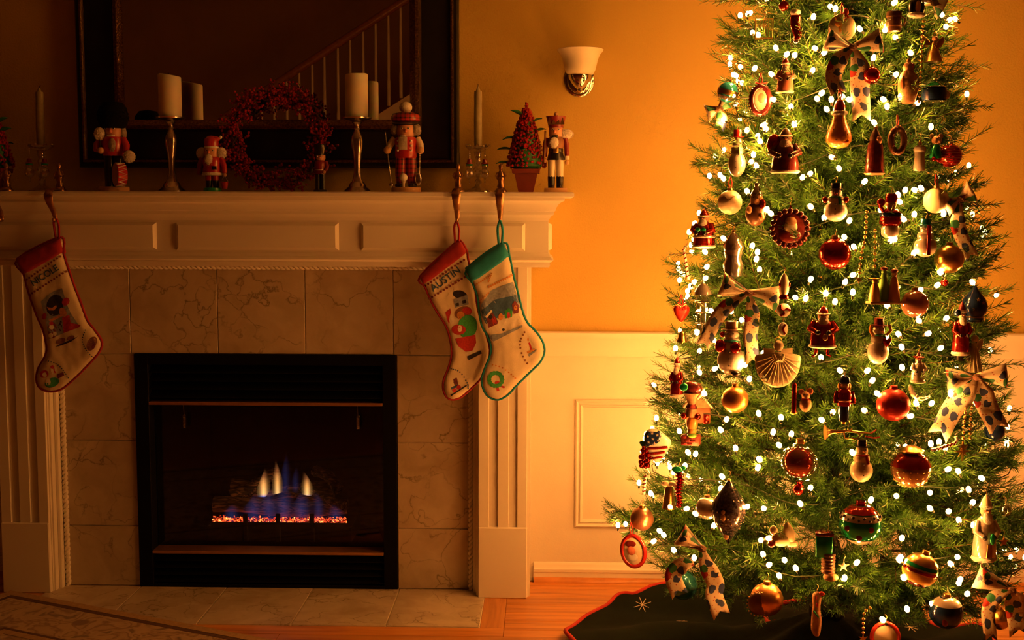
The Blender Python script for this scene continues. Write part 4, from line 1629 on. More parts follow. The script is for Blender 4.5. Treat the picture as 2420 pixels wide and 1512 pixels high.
# ------------------------------------------------------------------ christmas stockings
CANVAS = pm('cream_canvas', (0.78, 0.68, 0.50), 0.85, var=0.05, vscale=30, bump=0.35, bscale=900)
REDF = pm('red_felt', (0.36, 0.012, 0.014), 0.9, var=0.12, vscale=60, bump=0.4, bscale=700, sheen=0.15)
GREENF = pm('green_felt', (0.006, 0.24, 0.32), 0.9, var=0.12, vscale=60, bump=0.4, bscale=700, sheen=0.15)
INK = {
    'r': pm('print_red', (0.50, 0.03, 0.03), 0.85, var=0.2, vscale=200), 'g': pm('print_green', (0.05, 0.38, 0.10), 0.85, var=0.25, vscale=200),
    'k': pm('print_black', (0.025, 0.022, 0.025), 0.85, var=0.2, vscale=200), 'b': pm('print_blue', (0.045, 0.11, 0.24), 0.85, var=0.2, vscale=200),
    'y': pm('print_grey', (0.26, 0.30, 0.40), 0.85, var=0.25, vscale=150), 'o': pm('print_orange', (0.62, 0.26, 0.06), 0.85, var=0.2, vscale=150),
    'n': pm('print_brown', (0.24, 0.10, 0.05), 0.85, var=0.4, vscale=250), 'w': pm('print_white', (0.78, 0.72, 0.60), 0.85, var=0.06, vscale=150),
    'd': pm('print_maroon', (0.20, 0.04, 0.05), 0.85, var=0.3, vscale=250)}


def circ(c, r, n=14, ry=None, rot=0.0):
    ry = ry or r
    out = []
    for k in range(n):
        a = 2 * PI * k / n
        x, y_ = r * math.cos(a), ry * math.sin(a)
        out.append((c[0] + x * math.cos(rot) - y_ * math.sin(rot), c[1] + x * math.sin(rot) + y_ * math.cos(rot)))
    return out


def stocking(label, org, zs, Y, outline, cuff, cuff_mat, pipe_mat, loop, prints, text=None, seed=0, inner=None):
    """outline, cuff and prints in a zoomed view whose pixel (0, 0) is org and whose zoom is zs"""
    top = V(loop[0])
    o3 = U(org[0] + top[0] / zs, org[1] + top[1] / zs, Y)
    s = scale_at(o3)
    st = thing('christmas_stocking', label, 'stocking', o3)

    def T(q):
        p = U(org[0] + q[0] / zs, org[1] + q[1] / zs, Y)
        return (p.x - o3.x, p.z - o3.z)
    ol = [T(q) for q in outline]
    pl = smooth_closed(ol, 4)
    pl2 = [V((p[0], p[1])) for p in pl]
    edge, thick = 0.03, 0.030

    def wr_(p):
        return 0.004 * mnoise.noise(V((p[0] * 16 + seed, p[1] * 9, seed))) * min(1, edge_dist(p, pl2) / 0.02) + 0.002 * mnoise.noise(V((p[0] * 45, p[1] * 30, seed + 3))) * min(1, edge_dist(p, pl2) / 0.02)

    def hgt(p):
        d = min(1.0, edge_dist(p, pl2) / edge)
        return thick / 2 * math.sqrt(max(0.0, 1 - (1 - d) ** 2)) + wr_(p)
    pillow(MB(), pl, thick, edge, 0.0075, fn=wr_).build('body', CANVAS, st, smooth=80)
    MB().tube([(p[0], -0.002, p[1]) for p in pl], 0.0042, 7, closed=True).build('piping', pipe_mat, st, smooth=80)
    cp = [T(q) for q in cuff]
    cpd = []
    for i in range(len(cp)):
        a, b = cp[i], cp[(i + 1) % len(cp)]
        for k in range(5):
            cpd.append((a[0] + (b[0] - a[0]) * k / 5, a[1] + (b[1] - a[1]) * k / 5))
    P, TT = fill(cpd, 0.008)
    cpv = [V(p) for p in cpd]
    fr, bk = [], []
    for p in P:
        d = edge_dist(p, cpv)
        base_h = hgt(p) if inside(p, pl2) else 0.0
        d2 = min(1.0, d / 0.006)
        fr.append((p[0], -(base_h + 0.0012 + 0.0048 * math.sqrt(max(0.0, 1 - (1 - d2) ** 2))), p[1]))
        bk.append((p[0], thick / 2 + 0.003, p[1]))
    n = len(P)
    rim = len(cpd)
    MB().add(fr + bk, [tuple(reversed(t)) for t in TT] + [tuple(i + n for i in t) for t in TT] + [(i, (i + 1) % rim, (i + 1) % rim + n, i + n) for i in range(rim)]).build('cuff', cuff_mat, st, smooth=60)
    lp = [T(q) for q in loop]
    m = MB()
    for sgn in (-1, 1):
        pts = smooth_open([(lp[0][0], -0.004 * sgn, lp[0][1] + 0.002), (lp[0][0] + sgn * 0.006, -0.004, lp[0][1] - 0.014), (lp[0][0] * 0.5 + lp[-1][0] * 0.5 + sgn * 0.008, -0.004, (lp[0][1] + lp[-1][1]) / 2), (lp[-1][0] + sgn * 0.005, -0.004, lp[-1][1] - 0.01)], 5)
        m.tube(pts, 0.0042, 6)
    m.build('hanging_loop', cuff_mat, st)
    for nm, c, poly in prints:
        q = [T(x) for x in poly]
        xs_, ys_ = [p[0] for p in q], [p[1] for p in q]
        big = max(max(xs_) - min(xs_), max(ys_) - min(ys_))
        if big < 0.012:
            P, TT = q, [tuple(range(len(q)))]
        else:
            den = []
            for i in range(len(q)):
                a, b = q[i], q[(i + 1) % len(q)]
                n = max(1, int(math.hypot(b[0] - a[0], b[1] - a[1]) / 0.008))
                den += [(a[0] + (b[0] - a[0]) * k / n, a[1] + (b[1] - a[1]) * k / n) for k in range(n)]
            P, TT = fill(den, 0.009)
        lift = 0.0006 + 0.00012 * PR.get(nm, 0)
        PR[nm] = PR.get(nm, 0) + 1
        key = (nm, c, len(stocking.acc) if big > 0.012 else -1)
        if key not in stocking.acc:
            stocking.acc[key] = MB()
        stocking.acc[key].add([(p[0], -hgt(p) - lift, p[1]) for p in P], TT)
    for (nm, c, k), mb in stocking.acc.items():
        mb.build(nm, INK[c], st, smooth=0, kind='stuff' if k < 0 else None)
    stocking.acc = {}
    if text:
        body, pos, ang, hpx, c = text
        cu = bpy.data.curves.new('lettering', 'FONT')
        cu.body = body
        cu.align_x = 'CENTER'
        cu.align_y = 'CENTER'
        cu.size = hpx / zs * s * 1.35
        cu.extrude = 0.0004
        cu.offset = 0.0004
        tmp = bpy.data.objects.new('tmp_text', cu)
        COL.objects.link(tmp)
        dg = bpy.context.evaluated_depsgraph_get()
        me = bpy.data.meshes.new_from_object(tmp.evaluated_get(dg))
        bpy.data.objects.remove(tmp)
        cen = T(pos)
        ca, sa = math.cos(ang), math.sin(ang)
        for v in me.vertices:
            x, y_ = v.co.x, v.co.y
            q = (cen[0] + x * ca - y_ * sa, cen[1] + x * sa + y_ * ca)
            v.co = (q[0], -hgt(q) - 0.0016 - v.co.z, q[1])
        me.materials.clear()
        me.materials.append(INK[c])
        link('lettering', me, st)
    return st


stocking.acc = {}
PR = {}


def row(nm, c, a, b, n, r, ry=None):
    return [(nm, c, circ((a[0] + (b[0] - a[0]) * k / (n - 1), a[1] + (b[1] - a[1]) * k / (n - 1)), r, 6, ry, math.atan2(b[1] - a[1], b[0] - a[0]))) for k in range(n)]


def arc(nm, c, pts, n, r):
    P = smooth_open([V(p) for p in pts], 8)
    return [(nm, c, circ(P[min(len(P) - 1, int(k * (len(P) - 1) / (n - 1)))], r, 5)) for k in range(n)]


# lone stocking on the left
PR.clear()
L_out = [(120, 500), (415, 350), (440, 460), (470, 560), (515, 690), (558, 800), (600, 915), (640, 972), (690, 1040), (703, 1092), (672, 1155), (600, 1235), (520, 1315), (430, 1390), (350, 1410), (280, 1388), (252, 1330), (265, 1250), (308, 1175), (322, 1110), (302, 1000), (260, 900), (215, 780), (185, 680), (165, 605)]
pr = [('window_print', 'y', [(295, 790), (360, 730), (440, 698), (470, 800), (500, 870), (550, 945), (440, 1010), (350, 1048), (325, 900)]),
      ('window_print', 'k', circ((392, 815), 58, 14, 75, 0.3)), ('window_print', 'o', [(335, 825), (352, 850), (385, 850), (405, 828), (400, 812), (375, 832), (350, 830)]),
      ('window_print', 'o', [(350, 915), (450, 870), (452, 885), (358, 930)]), ('window_print', 'o', circ((447, 862), 24, 10, 34, -0.5)),
      ('window_print', 'r', circ((466, 790), 24, 10, 30, 0.6)), ('window_print', 'r', circ((320, 890), 16, 10, 24, 0.4)),
      ('doll_print', 'd', circ((375, 985), 34, 12, 55, -0.1)), ('doll_print', 'w', circ((368, 965), 16)), ('doll_print', 'r', circ((366, 938), 14, 10)), ('doll_print', 'w', circ((362, 1022), 17, 10)), ('doll_print', 'w', circ((390, 1010), 14, 10)),
      ('horse_print', 'k', circ((425, 960), 14, 10, 45, 0.1)), ('horse_print', 'r', [(440, 900), (490, 880), (500, 935), (568, 950), (560, 965), (450, 1005)]),
      ('floor_print', 'k', [(390, 1100), (440, 1075), (550, 1028), (500, 1065), (430, 1092)]), ('floor_print', 'n', circ((430, 1060), 34, 12, 20, -0.4)), ('floor_print', 'n', circ((500, 1038), 30, 12, 14, -0.4)),
      ('elf_print', 'r', circ((318, 1285), 32, 12, 26, -0.3)), ('elf_print', 'w', circ((322, 1290), 16, 10)), ('elf_print', 'g', circ((370, 1345), 52, 14, 32, -0.4)), ('elf_print', 'w', circ((345, 1340), 18, 10, 24)),
      ('gift_print', 'w', [(362, 1250), (400, 1235), (412, 1270), (374, 1285)]), ('gift_print', 'r', [(378, 1240), (386, 1238), (398, 1278), (390, 1280)]), ('gift_print', 'r', circ((375, 1237), 13, 8)),
      ('gift_print', 'd', [(405, 1290), (450, 1270), (455, 1295), (412, 1318)]), ('wreath_print', 'n', circ((643, 1078), 30, 12, 52, 0.4)), ('wreath_print', 'd', circ((655, 1095), 12, 8, 24, 0.4))]
pr += row('border_print', 'd', (195, 640), (425, 482), 13, 8) + row('border_print', 'd', (215, 745), (465, 585), 14, 8)
pr += arc('dash_print', 'b', [(330, 1192), (400, 1215), (450, 1260), (482, 1312)], 13, 5) + arc('dash_print', 'b', [(600, 985), (580, 1050), (600, 1110), (642, 1165)], 13, 5)
stocking('red cuffed stocking hanging alone before the dark left pilaster', (0, 440), 2.908, -0.190, L_out, [(112, 497), (420, 343), (440, 458), (168, 612)], REDF, REDF, [(385, 210), (398, 345)], pr,
         ('NICOLE', (322, 612), 0.56, 46, 'b'), 1)

PR.clear()
A_out = [(138, 660), (350, 458), (388, 442), (425, 500), (435, 560), (470, 700), (492, 850), (520, 950), (555, 1045), (568, 1120), (555, 1200), (510, 1290), (450, 1352), (380, 1408), (320, 1415), (285, 1372), (282, 1305), (310, 1230), (332, 1150), (326, 1060), (300, 970), (250, 890), (205, 810), (168, 722)]
pr = [('house_print', 'k', circ((385, 770), 46, 12, 26, 0.2)), ('house_print', 'y', [(345, 800), (430, 770), (440, 830), (355, 850)]), ('house_print', 'k', [(356, 825), (376, 818), (380, 836), (360, 843)]), ('house_print', 'k', [(398, 808), (420, 800), (424, 820), (402, 826)]),
      ('santa_print', 'n', circ((405, 880), 55, 14, 38, -0.3)), ('santa_print', 'o', circ((390, 895), 24, 10)), ('santa_print', 'r', circ((430, 868), 30, 12, 22, 0.2)), ('santa_print', 'r', [(296, 880), (325, 855), (330, 880), (322, 905), (328, 945), (312, 940)]),
      ('santa_print', 'w', circ((335, 925), 16, 10, 30)), ('santa_print', 'g', circ((432, 965), 60, 16, 72, 0.2)), ('santa_print', 'r', circ((378, 985), 44, 14, 32, 0.0)), ('santa_print', 'w', circ((385, 978), 14, 8, 22)),
      ('santa_print', 'r', [(358, 1040), (480, 1015), (485, 1065), (462, 1115), (420, 1120), (375, 1085)]), ('santa_print', 'w', [(415, 1130), (480, 1105), (485, 1120), (425, 1145)]),
      ('santa_print', 'k', [(428, 1150), (512, 1112), (520, 1130), (440, 1172)]),
      ('train_print', 'b', [(328, 1340), (375, 1318), (380, 1332), (333, 1352)]), ('train_print', 'd', [(345, 1290), (365, 1280), (375, 1318), (352, 1326)]), ('train_print', 'r', circ((352, 1356), 13, 10)), ('train_print', 'r', circ((378, 1338), 14, 10)), ('train_print', 'k', [(328, 1385), (425, 1322), (428, 1330), (332, 1393)])]
pr += row('border_print', 'd', (172, 716), (410, 556), 14, 8) + row('border_print', 'd', (196, 795), (415, 662), 13, 8) + arc('dash_print', 'b', [(330, 1225), (385, 1245), (430, 1310), (435, 1345)], 13, 5)
stocking('red cuffed stocking with a printed santa, half behind the green cuffed one', (940, 400), 2.607, -0.182, A_out, [(135, 657), (345, 455), (388, 438), (428, 508), (408, 528), (160, 716)], REDF, REDF, [(362, 318), (366, 445)], pr,
         ('AUSTIN', (298, 676), 0.62, 46, 'b'), 2)

PR.clear()
G_out = [(425, 615), (648, 452), (688, 535), (702, 600), (722, 690), (748, 790), (772, 885), (802, 948), (852, 1000), (892, 1062), (904, 1120), (880, 1182), (820, 1244), (740, 1322), (680, 1386), (620, 1418), (560, 1400), (527, 1350), (518, 1290), (540, 1220), (570, 1142), (572, 1080), (550, 1020), (518, 960), (502, 870), (490, 780), (462, 702)]
pr = [('village_print', 'y', [(512, 835), (580, 742), (690, 697), (712, 692), (730, 760), (752, 850), (640, 900), (545, 950), (515, 900)]),
      ('village_print', 'b', [(515, 870), (600, 800), (740, 770), (752, 850), (640, 900), (545, 950)]),
      ('village_print', 'w', [(530, 985), (640, 920), (755, 880), (765, 935), (700, 975), (600, 1010), (555, 1005)]), ('village_print', 'y', [(550, 1020), (640, 1008), (768, 955), (770, 968), (590, 1058)]),
      ('village_print', 'd', [(548, 900), (580, 870), (620, 935), (615, 950), (560, 975)]), ('village_print', 'r', [(580, 915), (600, 905), (612, 945), (590, 955)]), ('village_print', 'k', circ((572, 905), 14, 10)),
      ('village_print', 'w', [(540, 905), (578, 862), (585, 872), (550, 915)]), ('village_print', 'd', [(705, 830), (722, 805), (748, 840), (745, 880), (715, 888)]), ('village_print', 'o', circ((726, 850), 10, 8, 16)),
      ('village_print', 'g', [(658, 870), (685, 852), (708, 870), (704, 908), (665, 915)]), ('village_print', 'r', circ((684, 895), 12, 8, 20)), ('village_print', 'o', circ((636, 905), 15, 8, 22)),
      ('village_print', 'k', circ((652, 985), 9, 8)), ('village_print', 'w', circ((690, 968), 18, 8, 12)),
      ('candle_print', 'r', [(805, 1065), (815, 1062), (830, 1108), (818, 1112)]), ('candle_print', 'o', circ((803, 1045), 5, 8, 12)), ('candle_print', 'o', [(795, 1120), (845, 1100), (842, 1112), (800, 1132)]), ('candle_print', 'y', [(800, 1140), (858, 1104), (850, 1118), (810, 1150)])]
for k in range(14):
    a = 2 * PI * k / 14
    pr.append(('wreath_print', 'g', circ((605 + 40 * math.cos(a), 1290 + 40 * math.sin(a)), 14, 7)))
pr += [('bow_print', 'r', circ((622, 1315), 24, 10, 14, 0.3)), ('bow_print', 'r', [(620, 1320), (665, 1335), (655, 1345), (618, 1330)]), ('bow_print', 'r', [(618, 1322), (628, 1360), (612, 1362), (605, 1330)])]
pr += row('border_print', 'o', (478, 712), (572, 652), 9, 6) + row('border_print', 'o', (562, 722), (702, 652), 12, 7) + row('border_print', 'o', (560, 690), (580, 640), 6, 5) + row('border_print', 'o', (505, 810), (560, 760), 6, 6)
pr += arc('dash_print', 'n', [(782, 1000), (758, 1045), (755, 1090), (772, 1150), (798, 1192)], 10, 7) + arc('dash_print', 'o', [(585, 1200), (640, 1215), (690, 1250), (725, 1282)], 9, 6)
stocking('green cuffed stocking printed with a snowy village before the right pilaster', (940, 400), 2.607, -0.220, G_out, [(412, 607), (650, 445), (690, 535), (455, 702)], GREENF, GREENF, [(630, 318), (632, 450)], pr, None, 3)

# ------------------------------------------------------------------ rug
def rug_mat():
    m, nt, b = nodemat('floral_rug_pile')
    p = coords(nt, 'Object')
    n = tex(nt, 'ShaderNodeTexNoise', 9.0, p, Detail=2.0, Distortion=1.6)
    v = tex(nt, 'ShaderNodeTexVoronoi', 7.0, p)
    c = ramp(nt, n.outputs['Fac'], [(0.40, (0.42, 0.28, 0.15)), (0.47, (0.20, 0.10, 0.05)), (0.53, (0.46, 0.31, 0.17)), (0.62, (0.40, 0.27, 0.15)), (0.66, (0.16, 0.09, 0.05))])
    fl = ramp(nt, v.outputs['Distance'], [(0.16, 1.0), (0.22, 0.0)])
    c = mix_rgb(nt, fl, c, (0.16, 0.07, 0.04))
    nt.links.new(c, b.inputs['Base Color'])
    setin(b, 'Roughness', 0.95)
    setin(b, 'Sheen Weight', 0.2)
    n2 = tex(nt, 'ShaderNodeTexNoise', 500.0, p)
    bump_to(nt, b, n2.outputs['Fac'], 0.6, 0.003)
    return m


RUG = rug_mat()
RUGB = pm('rug_border', (0.42, 0.28, 0.15), 0.95, var=0.15, vscale=80, bump=0.5, bscale=500)
RUGD = pm('rug_dark_line', (0.12, 0.06, 0.03), 0.95, var=0.15, vscale=80, bump=0.5, bscale=500)
A = F(26, 1403)
d1 = (F(600, 1512) - A).normalized()
d2 = V((-d1.y, d1.x, 0))
if d2.y > 0:
    d2 = -d2
rug = thing('area_rug', 'floral patterned rug with bordered edge lying over the hearth corner', 'rug', (A.x, A.y, 0.003), math.atan2(d1.y, d1.x))
W_, H_ = 2.2, 1.5
MB().box(0, W_, -H_, 0, 0, 0.008, bev=0.003).build('pile', RUG, rug, smooth=0)
for nm, a, wd, h, mt in (('border_band', 0.0, 0.035, 0.0095, RUGB), ('border_line', 0.037, 0.018, 0.0088, RUGD), ('border_line', 0.27, 0.012, 0.0088, RUGD), ('border_band', 0.285, 0.03, 0.0092, RUGB)):
    m = MB()
    x0, x1, y0, y1 = a, W_ - a, -H_ + a, -a
    for q in ((x0, x1, y1 - wd, y1), (x0, x1, y0, y0 + wd), (x0, x0 + wd, y0 + wd, y1 - wd), (x1 - wd, x1, y0 + wd, y1 - wd)):
        m.box(q[0], q[1], q[2], q[3], 0.004, h)
    m.build(nm, mt, rug, smooth=0)
# ------------------------------------------------------------------ christmas tree
TX0 = U(1972, 760, TREE_Y).x
TC = V((TX0, TREE_Y, 0))
PROF = [(0, 255), (150, 268), (300, 298), (450, 322), (640, 372), (800, 398), (1000, 425), (1150, 462), (1250, 500), (1330, 470), (1400, 380)]
PROF = [(U(1972, py, TREE_Y).z, hw * scale_at(U(1972, py, TREE_Y))) for py, hw in PROF][::-1]
PROF.append((2.45, 0.20))
PROF.append((2.72, 0.03))


def RT(z):
    if z <= PROF[0][0]:
        return PROF[0][1]
    for (z0, r0), (z1, r1) in zip(PROF, PROF[1:]):
        if z <= z1:
            return r0 + (r1 - r0) * (z - z0) / (z1 - z0)
    return 0.02


def on_tree(px, py, k=1.0, off=0.0):
    """where the line of sight through a pixel meets the front of the tree"""
    d = ray(px, py)
    best = None
    t = 2.2
    while t < 3.6:
        p = CAM + d * t
        r = math.hypot(p.x - TC.x, p.y - TC.y)
        g = r - (RT(p.z) * k + off)
        if best is None or g < best[0]:
            best = (g, p)
        if g <= 0:
            return p
        t += 0.006
    return best[1]


NEEDLE = None


def needle_mat():
    m, nt, b = nodemat('fir_needles')
    oi = nt.nodes.new('ShaderNodeObjectInfo')
    p = coords(nt, 'Object')
    n = tex(nt, 'ShaderNodeTexNoise', 14.0, p, Detail=1.0)
    c = ramp(nt, n.outputs['Fac'], [(0.3, (0.040, 0.140, 0.020)), (0.7, (0.115, 0.31, 0.035))])
    nt.links.new(c, b.inputs['Base Color'])
    setin(b, 'Roughness', 0.30)
    setin(b, 'Specular IOR Level', 0.75)
    return m


NEEDLE = needle_mat()
STEM = pm('branch_bark', (0.10, 0.06, 0.025), 0.8, var=0.3)


def twig(m, p, d, L, n, nl, rn, stem=0.0016):
    """a shoot with needles all round"""
    d = d.normalized()
    bend = V((rn.uniform(-.15, .15), rn.uniform(-.15, .15), rn.uniform(0.0, .25)))
    a = d.orthogonal().normalized()
    b = d.cross(a)
    P = lambda t: p + d * (L * t) + bend * (L * t * t)
    m.tube([P(0), P(0.5), P(1)], [stem, stem * 0.8, stem * 0.4], 3, 0, caps=False)
    ph = rn.uniform(0, 6.28)
    vv, ff = [], []
    for i in range(n):
        t = (i + rn.random()) / n
        an = ph + i * 2.39996
        op = math.radians(58 - 26 * t + rn.uniform(-12, 12))
        r = a * math.cos(an) + b * math.sin(an)
        nd = d * math.cos(op) + r * math.sin(op) + V((0, 0, 0.08))
        ln = nl * rn.uniform(0.75, 1.1) * (1.0 - 0.25 * t)
        c = P(t)
        w_ = nd.cross(V((rn.uniform(-1, 1), rn.uniform(-1, 1), rn.uniform(-1, 1))))
        w_ = w_.normalized() * 0.00125
        e = c + nd * ln
        k = len(vv)
        vv += [c - w_, c + w_, e + w_ * 0.5, e - w_ * 0.5]
        ff.append((k, k + 1, k + 2, k + 3))
    m.add(vv, ff, 1)


def branch_mesh(seed):
    rn = random.Random(seed)
    m = MB()
    L = 0.34
    up = lambda t: V((L * t, 0, 0.05 * t * t))
    m.tube([up(0), up(0.3), up(0.6), up(1)], [0.005, 0.004, 0.003, 0.0015], 5, 0)
    for k in range(15):
        t = 0.12 + 0.86 * k / 14
        s_ = 1 if k % 2 else -1
        ya = s_ * rn.uniform(0.35, 1.0) * (1.0 - 0.35 * t)
        el = rn.uniform(-0.35, 0.6)
        d = V((math.cos(ya), math.sin(ya), math.sin(el)))
        twig(m, up(t), d, rn.uniform(0.085, 0.15) * (1.1 - 0.35 * t), 92, 0.030, rn)
    twig(m, up(0.94), V((1, rn.uniform(-.1, .1), 0.3)), 0.11, 84, 0.031, rn)
    twig(m, up(0.45), V((1, 0, 0.25)), 0.19, 90, 0.030, rn)
    o = m.build('branch', [STEM, NEEDLE], None, smooth=0)
    me = o.data
    bpy.data.objects.remove(o)
    return me


BR = [branch_mesh(100 + k) for k in range(6)]
tree = thing('christmas_tree', 'tall decorated artificial fir tree glowing with warm lights', 'christmas tree', TC)
MB().tube([(0, 0, 0.05), (0, 0, 1.2), (0, 0, 2.65)], [0.03, 0.024, 0.010], 10).build('trunk', STEM, tree)


def put_branch(th, z, rr, el, rn, sc=1.0):
    d = V((math.sin(th) * math.cos(el), -math.cos(th) * math.cos(el), math.sin(el)))
    tip = V((math.sin(th) * rr, -math.cos(th) * rr, z))
    ob = link('branch', rn.choice(BR), tree)
    R = d.to_track_quat('X', 'Z').to_matrix().to_4x4()
    ob.matrix_basis = Matrix.Translation(tip - d * 0.425 * sc) @ R @ Matrix.Rotation(rn.uniform(-0.5, 0.5), 4, 'X') @ Matrix.Scale(sc, 4)


rnd = random.Random(77)
# 300 boughs in whorls, thickest on the side one sees
NB = 0
tiers = 19
for i in range(tiers):
    z = 0.27 + (2.12 - 0.27) * i / (tiers - 1)
    R_ = RT(z)
    n = int(round(8 + 9 * R_ / 0.62))
    off = rnd.uniform(0, 1)
    for k in range(n):
        u = (k + off) / n
        # denser towards the camera (theta = 0)
        th = 2 * PI * u - PI
        th = th - 0.58 * math.sin(th)
        el = rnd.uniform(-0.02, 0.30) if z > 0.5 else rnd.uniform(-0.22, 0.10)
        rr = R_ * rnd.uniform(0.90, 1.03)
        if NB < 272:
            put_branch(th + rnd.uniform(-0.1, 0.1), z + rnd.uniform(-0.05, 0.05), rr, el, rnd, rnd.uniform(0.85, 1.08))
            NB += 1
for px, py in ((1428, 1262), (1440, 1275), (1522, 985), (1575, 785), (1585, 680), (1640, 400), (1642, 470), (1705, 125), (2345, 645), (2312, 545), (2276, 300), (2242, 132), (2402, 1110), (2432, 1230), (2425, 1310)):
    q = U(px, py, TREE_Y - 0.04) - TC
    put_branch(math.atan2(q.x, -q.y), q.z, math.hypot(q.x, q.y), rnd.uniform(-0.12, 0.05) if py > 1200 else rnd.uniform(0.0, 0.25), rnd, 0.95)
for i in range(12):
    z = 2.2 + 0.42 * i / 11
    put_branch(i * 2.4, z, max(0.12, RT(z)), 0.6, rnd, 0.6)
# inner shoots that close the gaps
m = MB()
for k in range(1700):
    z = rnd.uniform(0.24, 2.3)
    th = rnd.uniform(-PI, PI)
    r0 = RT(z) * rnd.uniform(0.34, 0.78)
    el = rnd.uniform(-0.2, 0.6)
    d = V((math.sin(th) * math.cos(el), -math.cos(th) * math.cos(el), math.sin(el))) + V((rnd.uniform(-.5, .5), rnd.uniform(-.5, .5), rnd.uniform(-.3, .3)))
    twig(m, V((math.sin(th) * r0, -math.cos(th) * r0, z)), d, rnd.uniform(0.10, 0.16), 46, 0.032, rnd)
m.build('inner_shoots', [STEM, NEEDLE], tree, smooth=0, kind='stuff')

# stand and skirt
ts = thing('tree_stand', 'black iron tree stand on the floor under the tree', 'stand', TC)
m = MB()
m.lathe([(0.045, 0.02), (0.05, 0.03), (0.05, 0.17), (0.042, 0.17), (0.042, 0.03)], 18)
m.build('collar', BLACK, ts)
for k in range(4):
    a = PI / 4 + k * PI / 2
    MB().tube([(0.045 * math.cos(a), 0.045 * math.sin(a), 0.12), (0.13 * math.cos(a), 0.13 * math.sin(a), 0.05), (0.20 * math.cos(a), 0.20 * math.sin(a), 0.012)], [0.011, 0.010, 0.010], 8).build('leg', BLACK, ts)

SKIRT = pm('dark_green_felt', (0.0045, 0.009, 0.006), 0.95, var=0.2, vscale=30, bump=0.5, bscale=600, spec=0.08)
SKRED = pm('red_binding', (0.42, 0.015, 0.010), 0.8, var=0.12, bump=0.3, bscale=600)
THREAD = pm('white_thread', (0.78, 0.66, 0.50), 0.8, var=0.1)
op = [(1338, 1516), (1348, 1496), (1376, 1466), (1402, 1450), (1440, 1432), (1458, 1420), (1478, 1418), (1502, 1421), (1540, 1410), (1590, 1400), (1650, 1394), (1740, 1390), (1850, 1388), (1980, 1390), (2090, 1402), (2160, 1432), (2192, 1474), (2255, 1500), (2330, 1522)]
ol = [(F(a, b).x, F(a, b).y) for a, b in op] + [(1.30, -0.85), (1.22, -1.15), (0.98, -1.34), (0.66, -1.36), (0.36, -1.22), (0.17, -0.93), (0.12, -0.70)]
ol = [(a - TC.x, b - TC.y) for a, b in ol]
pl = smooth_closed(ol, 4)
# slit towards the front left
slit = V((F(1812, 1500).x - TC.x, F(1812, 1500).y - TC.y))


def sk_h(p):
    r = math.hypot(p[0], p[1])
    th = math.atan2(p[1], p[0])
    h = 0.026 + 0.13 * max(0.0, 1 - r / 0.30) + 0.030 * math.sin(th * 7 + 1.4 * math.sin(r * 6)) * min(1, r / 0.35) + 0.014 * mnoise.noise(V((p[0] * 6, p[1] * 6, 2)))
    return max(0.006, h) * (0.5 + 0.5 * min(1, max(0, (0.80 - r) / 0.25)))


P, T_ = fill([V((p[0], p[1])) for p in pl], 0.028)
sk = thing('tree_skirt', 'dark green felt tree skirt with red edging and stitched snowflakes', 'tree skirt', TC)
n = len(P)
MB().add([(p[0], p[1], sk_h(p) + 0.004) for p in P] + [(p[0], p[1], max(0.001, sk_h(p) - 0.002)) for p in P], T_ + [tuple(i + n for i in reversed(t)) for t in T_]).build('felt', SKIRT, sk, smooth=80)
MB().tube([(p[0], p[1], sk_h(p) + 0.003) for p in pl], 0.0075, 7, closed=True).build('edge_binding', SKRED, sk, smooth=80)
for px, py, r in ((1518, 1441, 0.030), (1612, 1500, 0.02), (1690, 1440, 0.0), (2150, 1490, 0.028)):
    if not r:
        continue
    c = F(px, py)
    m = MB()
    for k in range(4):
        a = k * PI / 4 + 0.2
        rr = r if k % 2 == 0 else r * 0.8
        q = [(c.x - TC.x + rr * t * math.cos(a), c.y - TC.y + rr * 1.6 * t * math.sin(a)) for t in (-1, -0.5, 0, 0.5, 1)]
        m.tube([(x, y_, sk_h((x, y_)) + 0.006) for x, y_ in q], 0.0011, 5)
    m.build('snowflake_stitching', THREAD, sk)
q = smooth_open([V((F(a, b).x - TC.x, F(a, b).y - TC.y)) for a, b in ((1905, 1425), (1860, 1432), (1815, 1446), (1806, 1470), (1812, 1500), (1830, 1530))], 5)
MB().tube([(p[0], p[1], sk_h(p) + 0.008) for p in q], 0.007, 7).build('slit_binding', SKRED, sk, smooth=80)

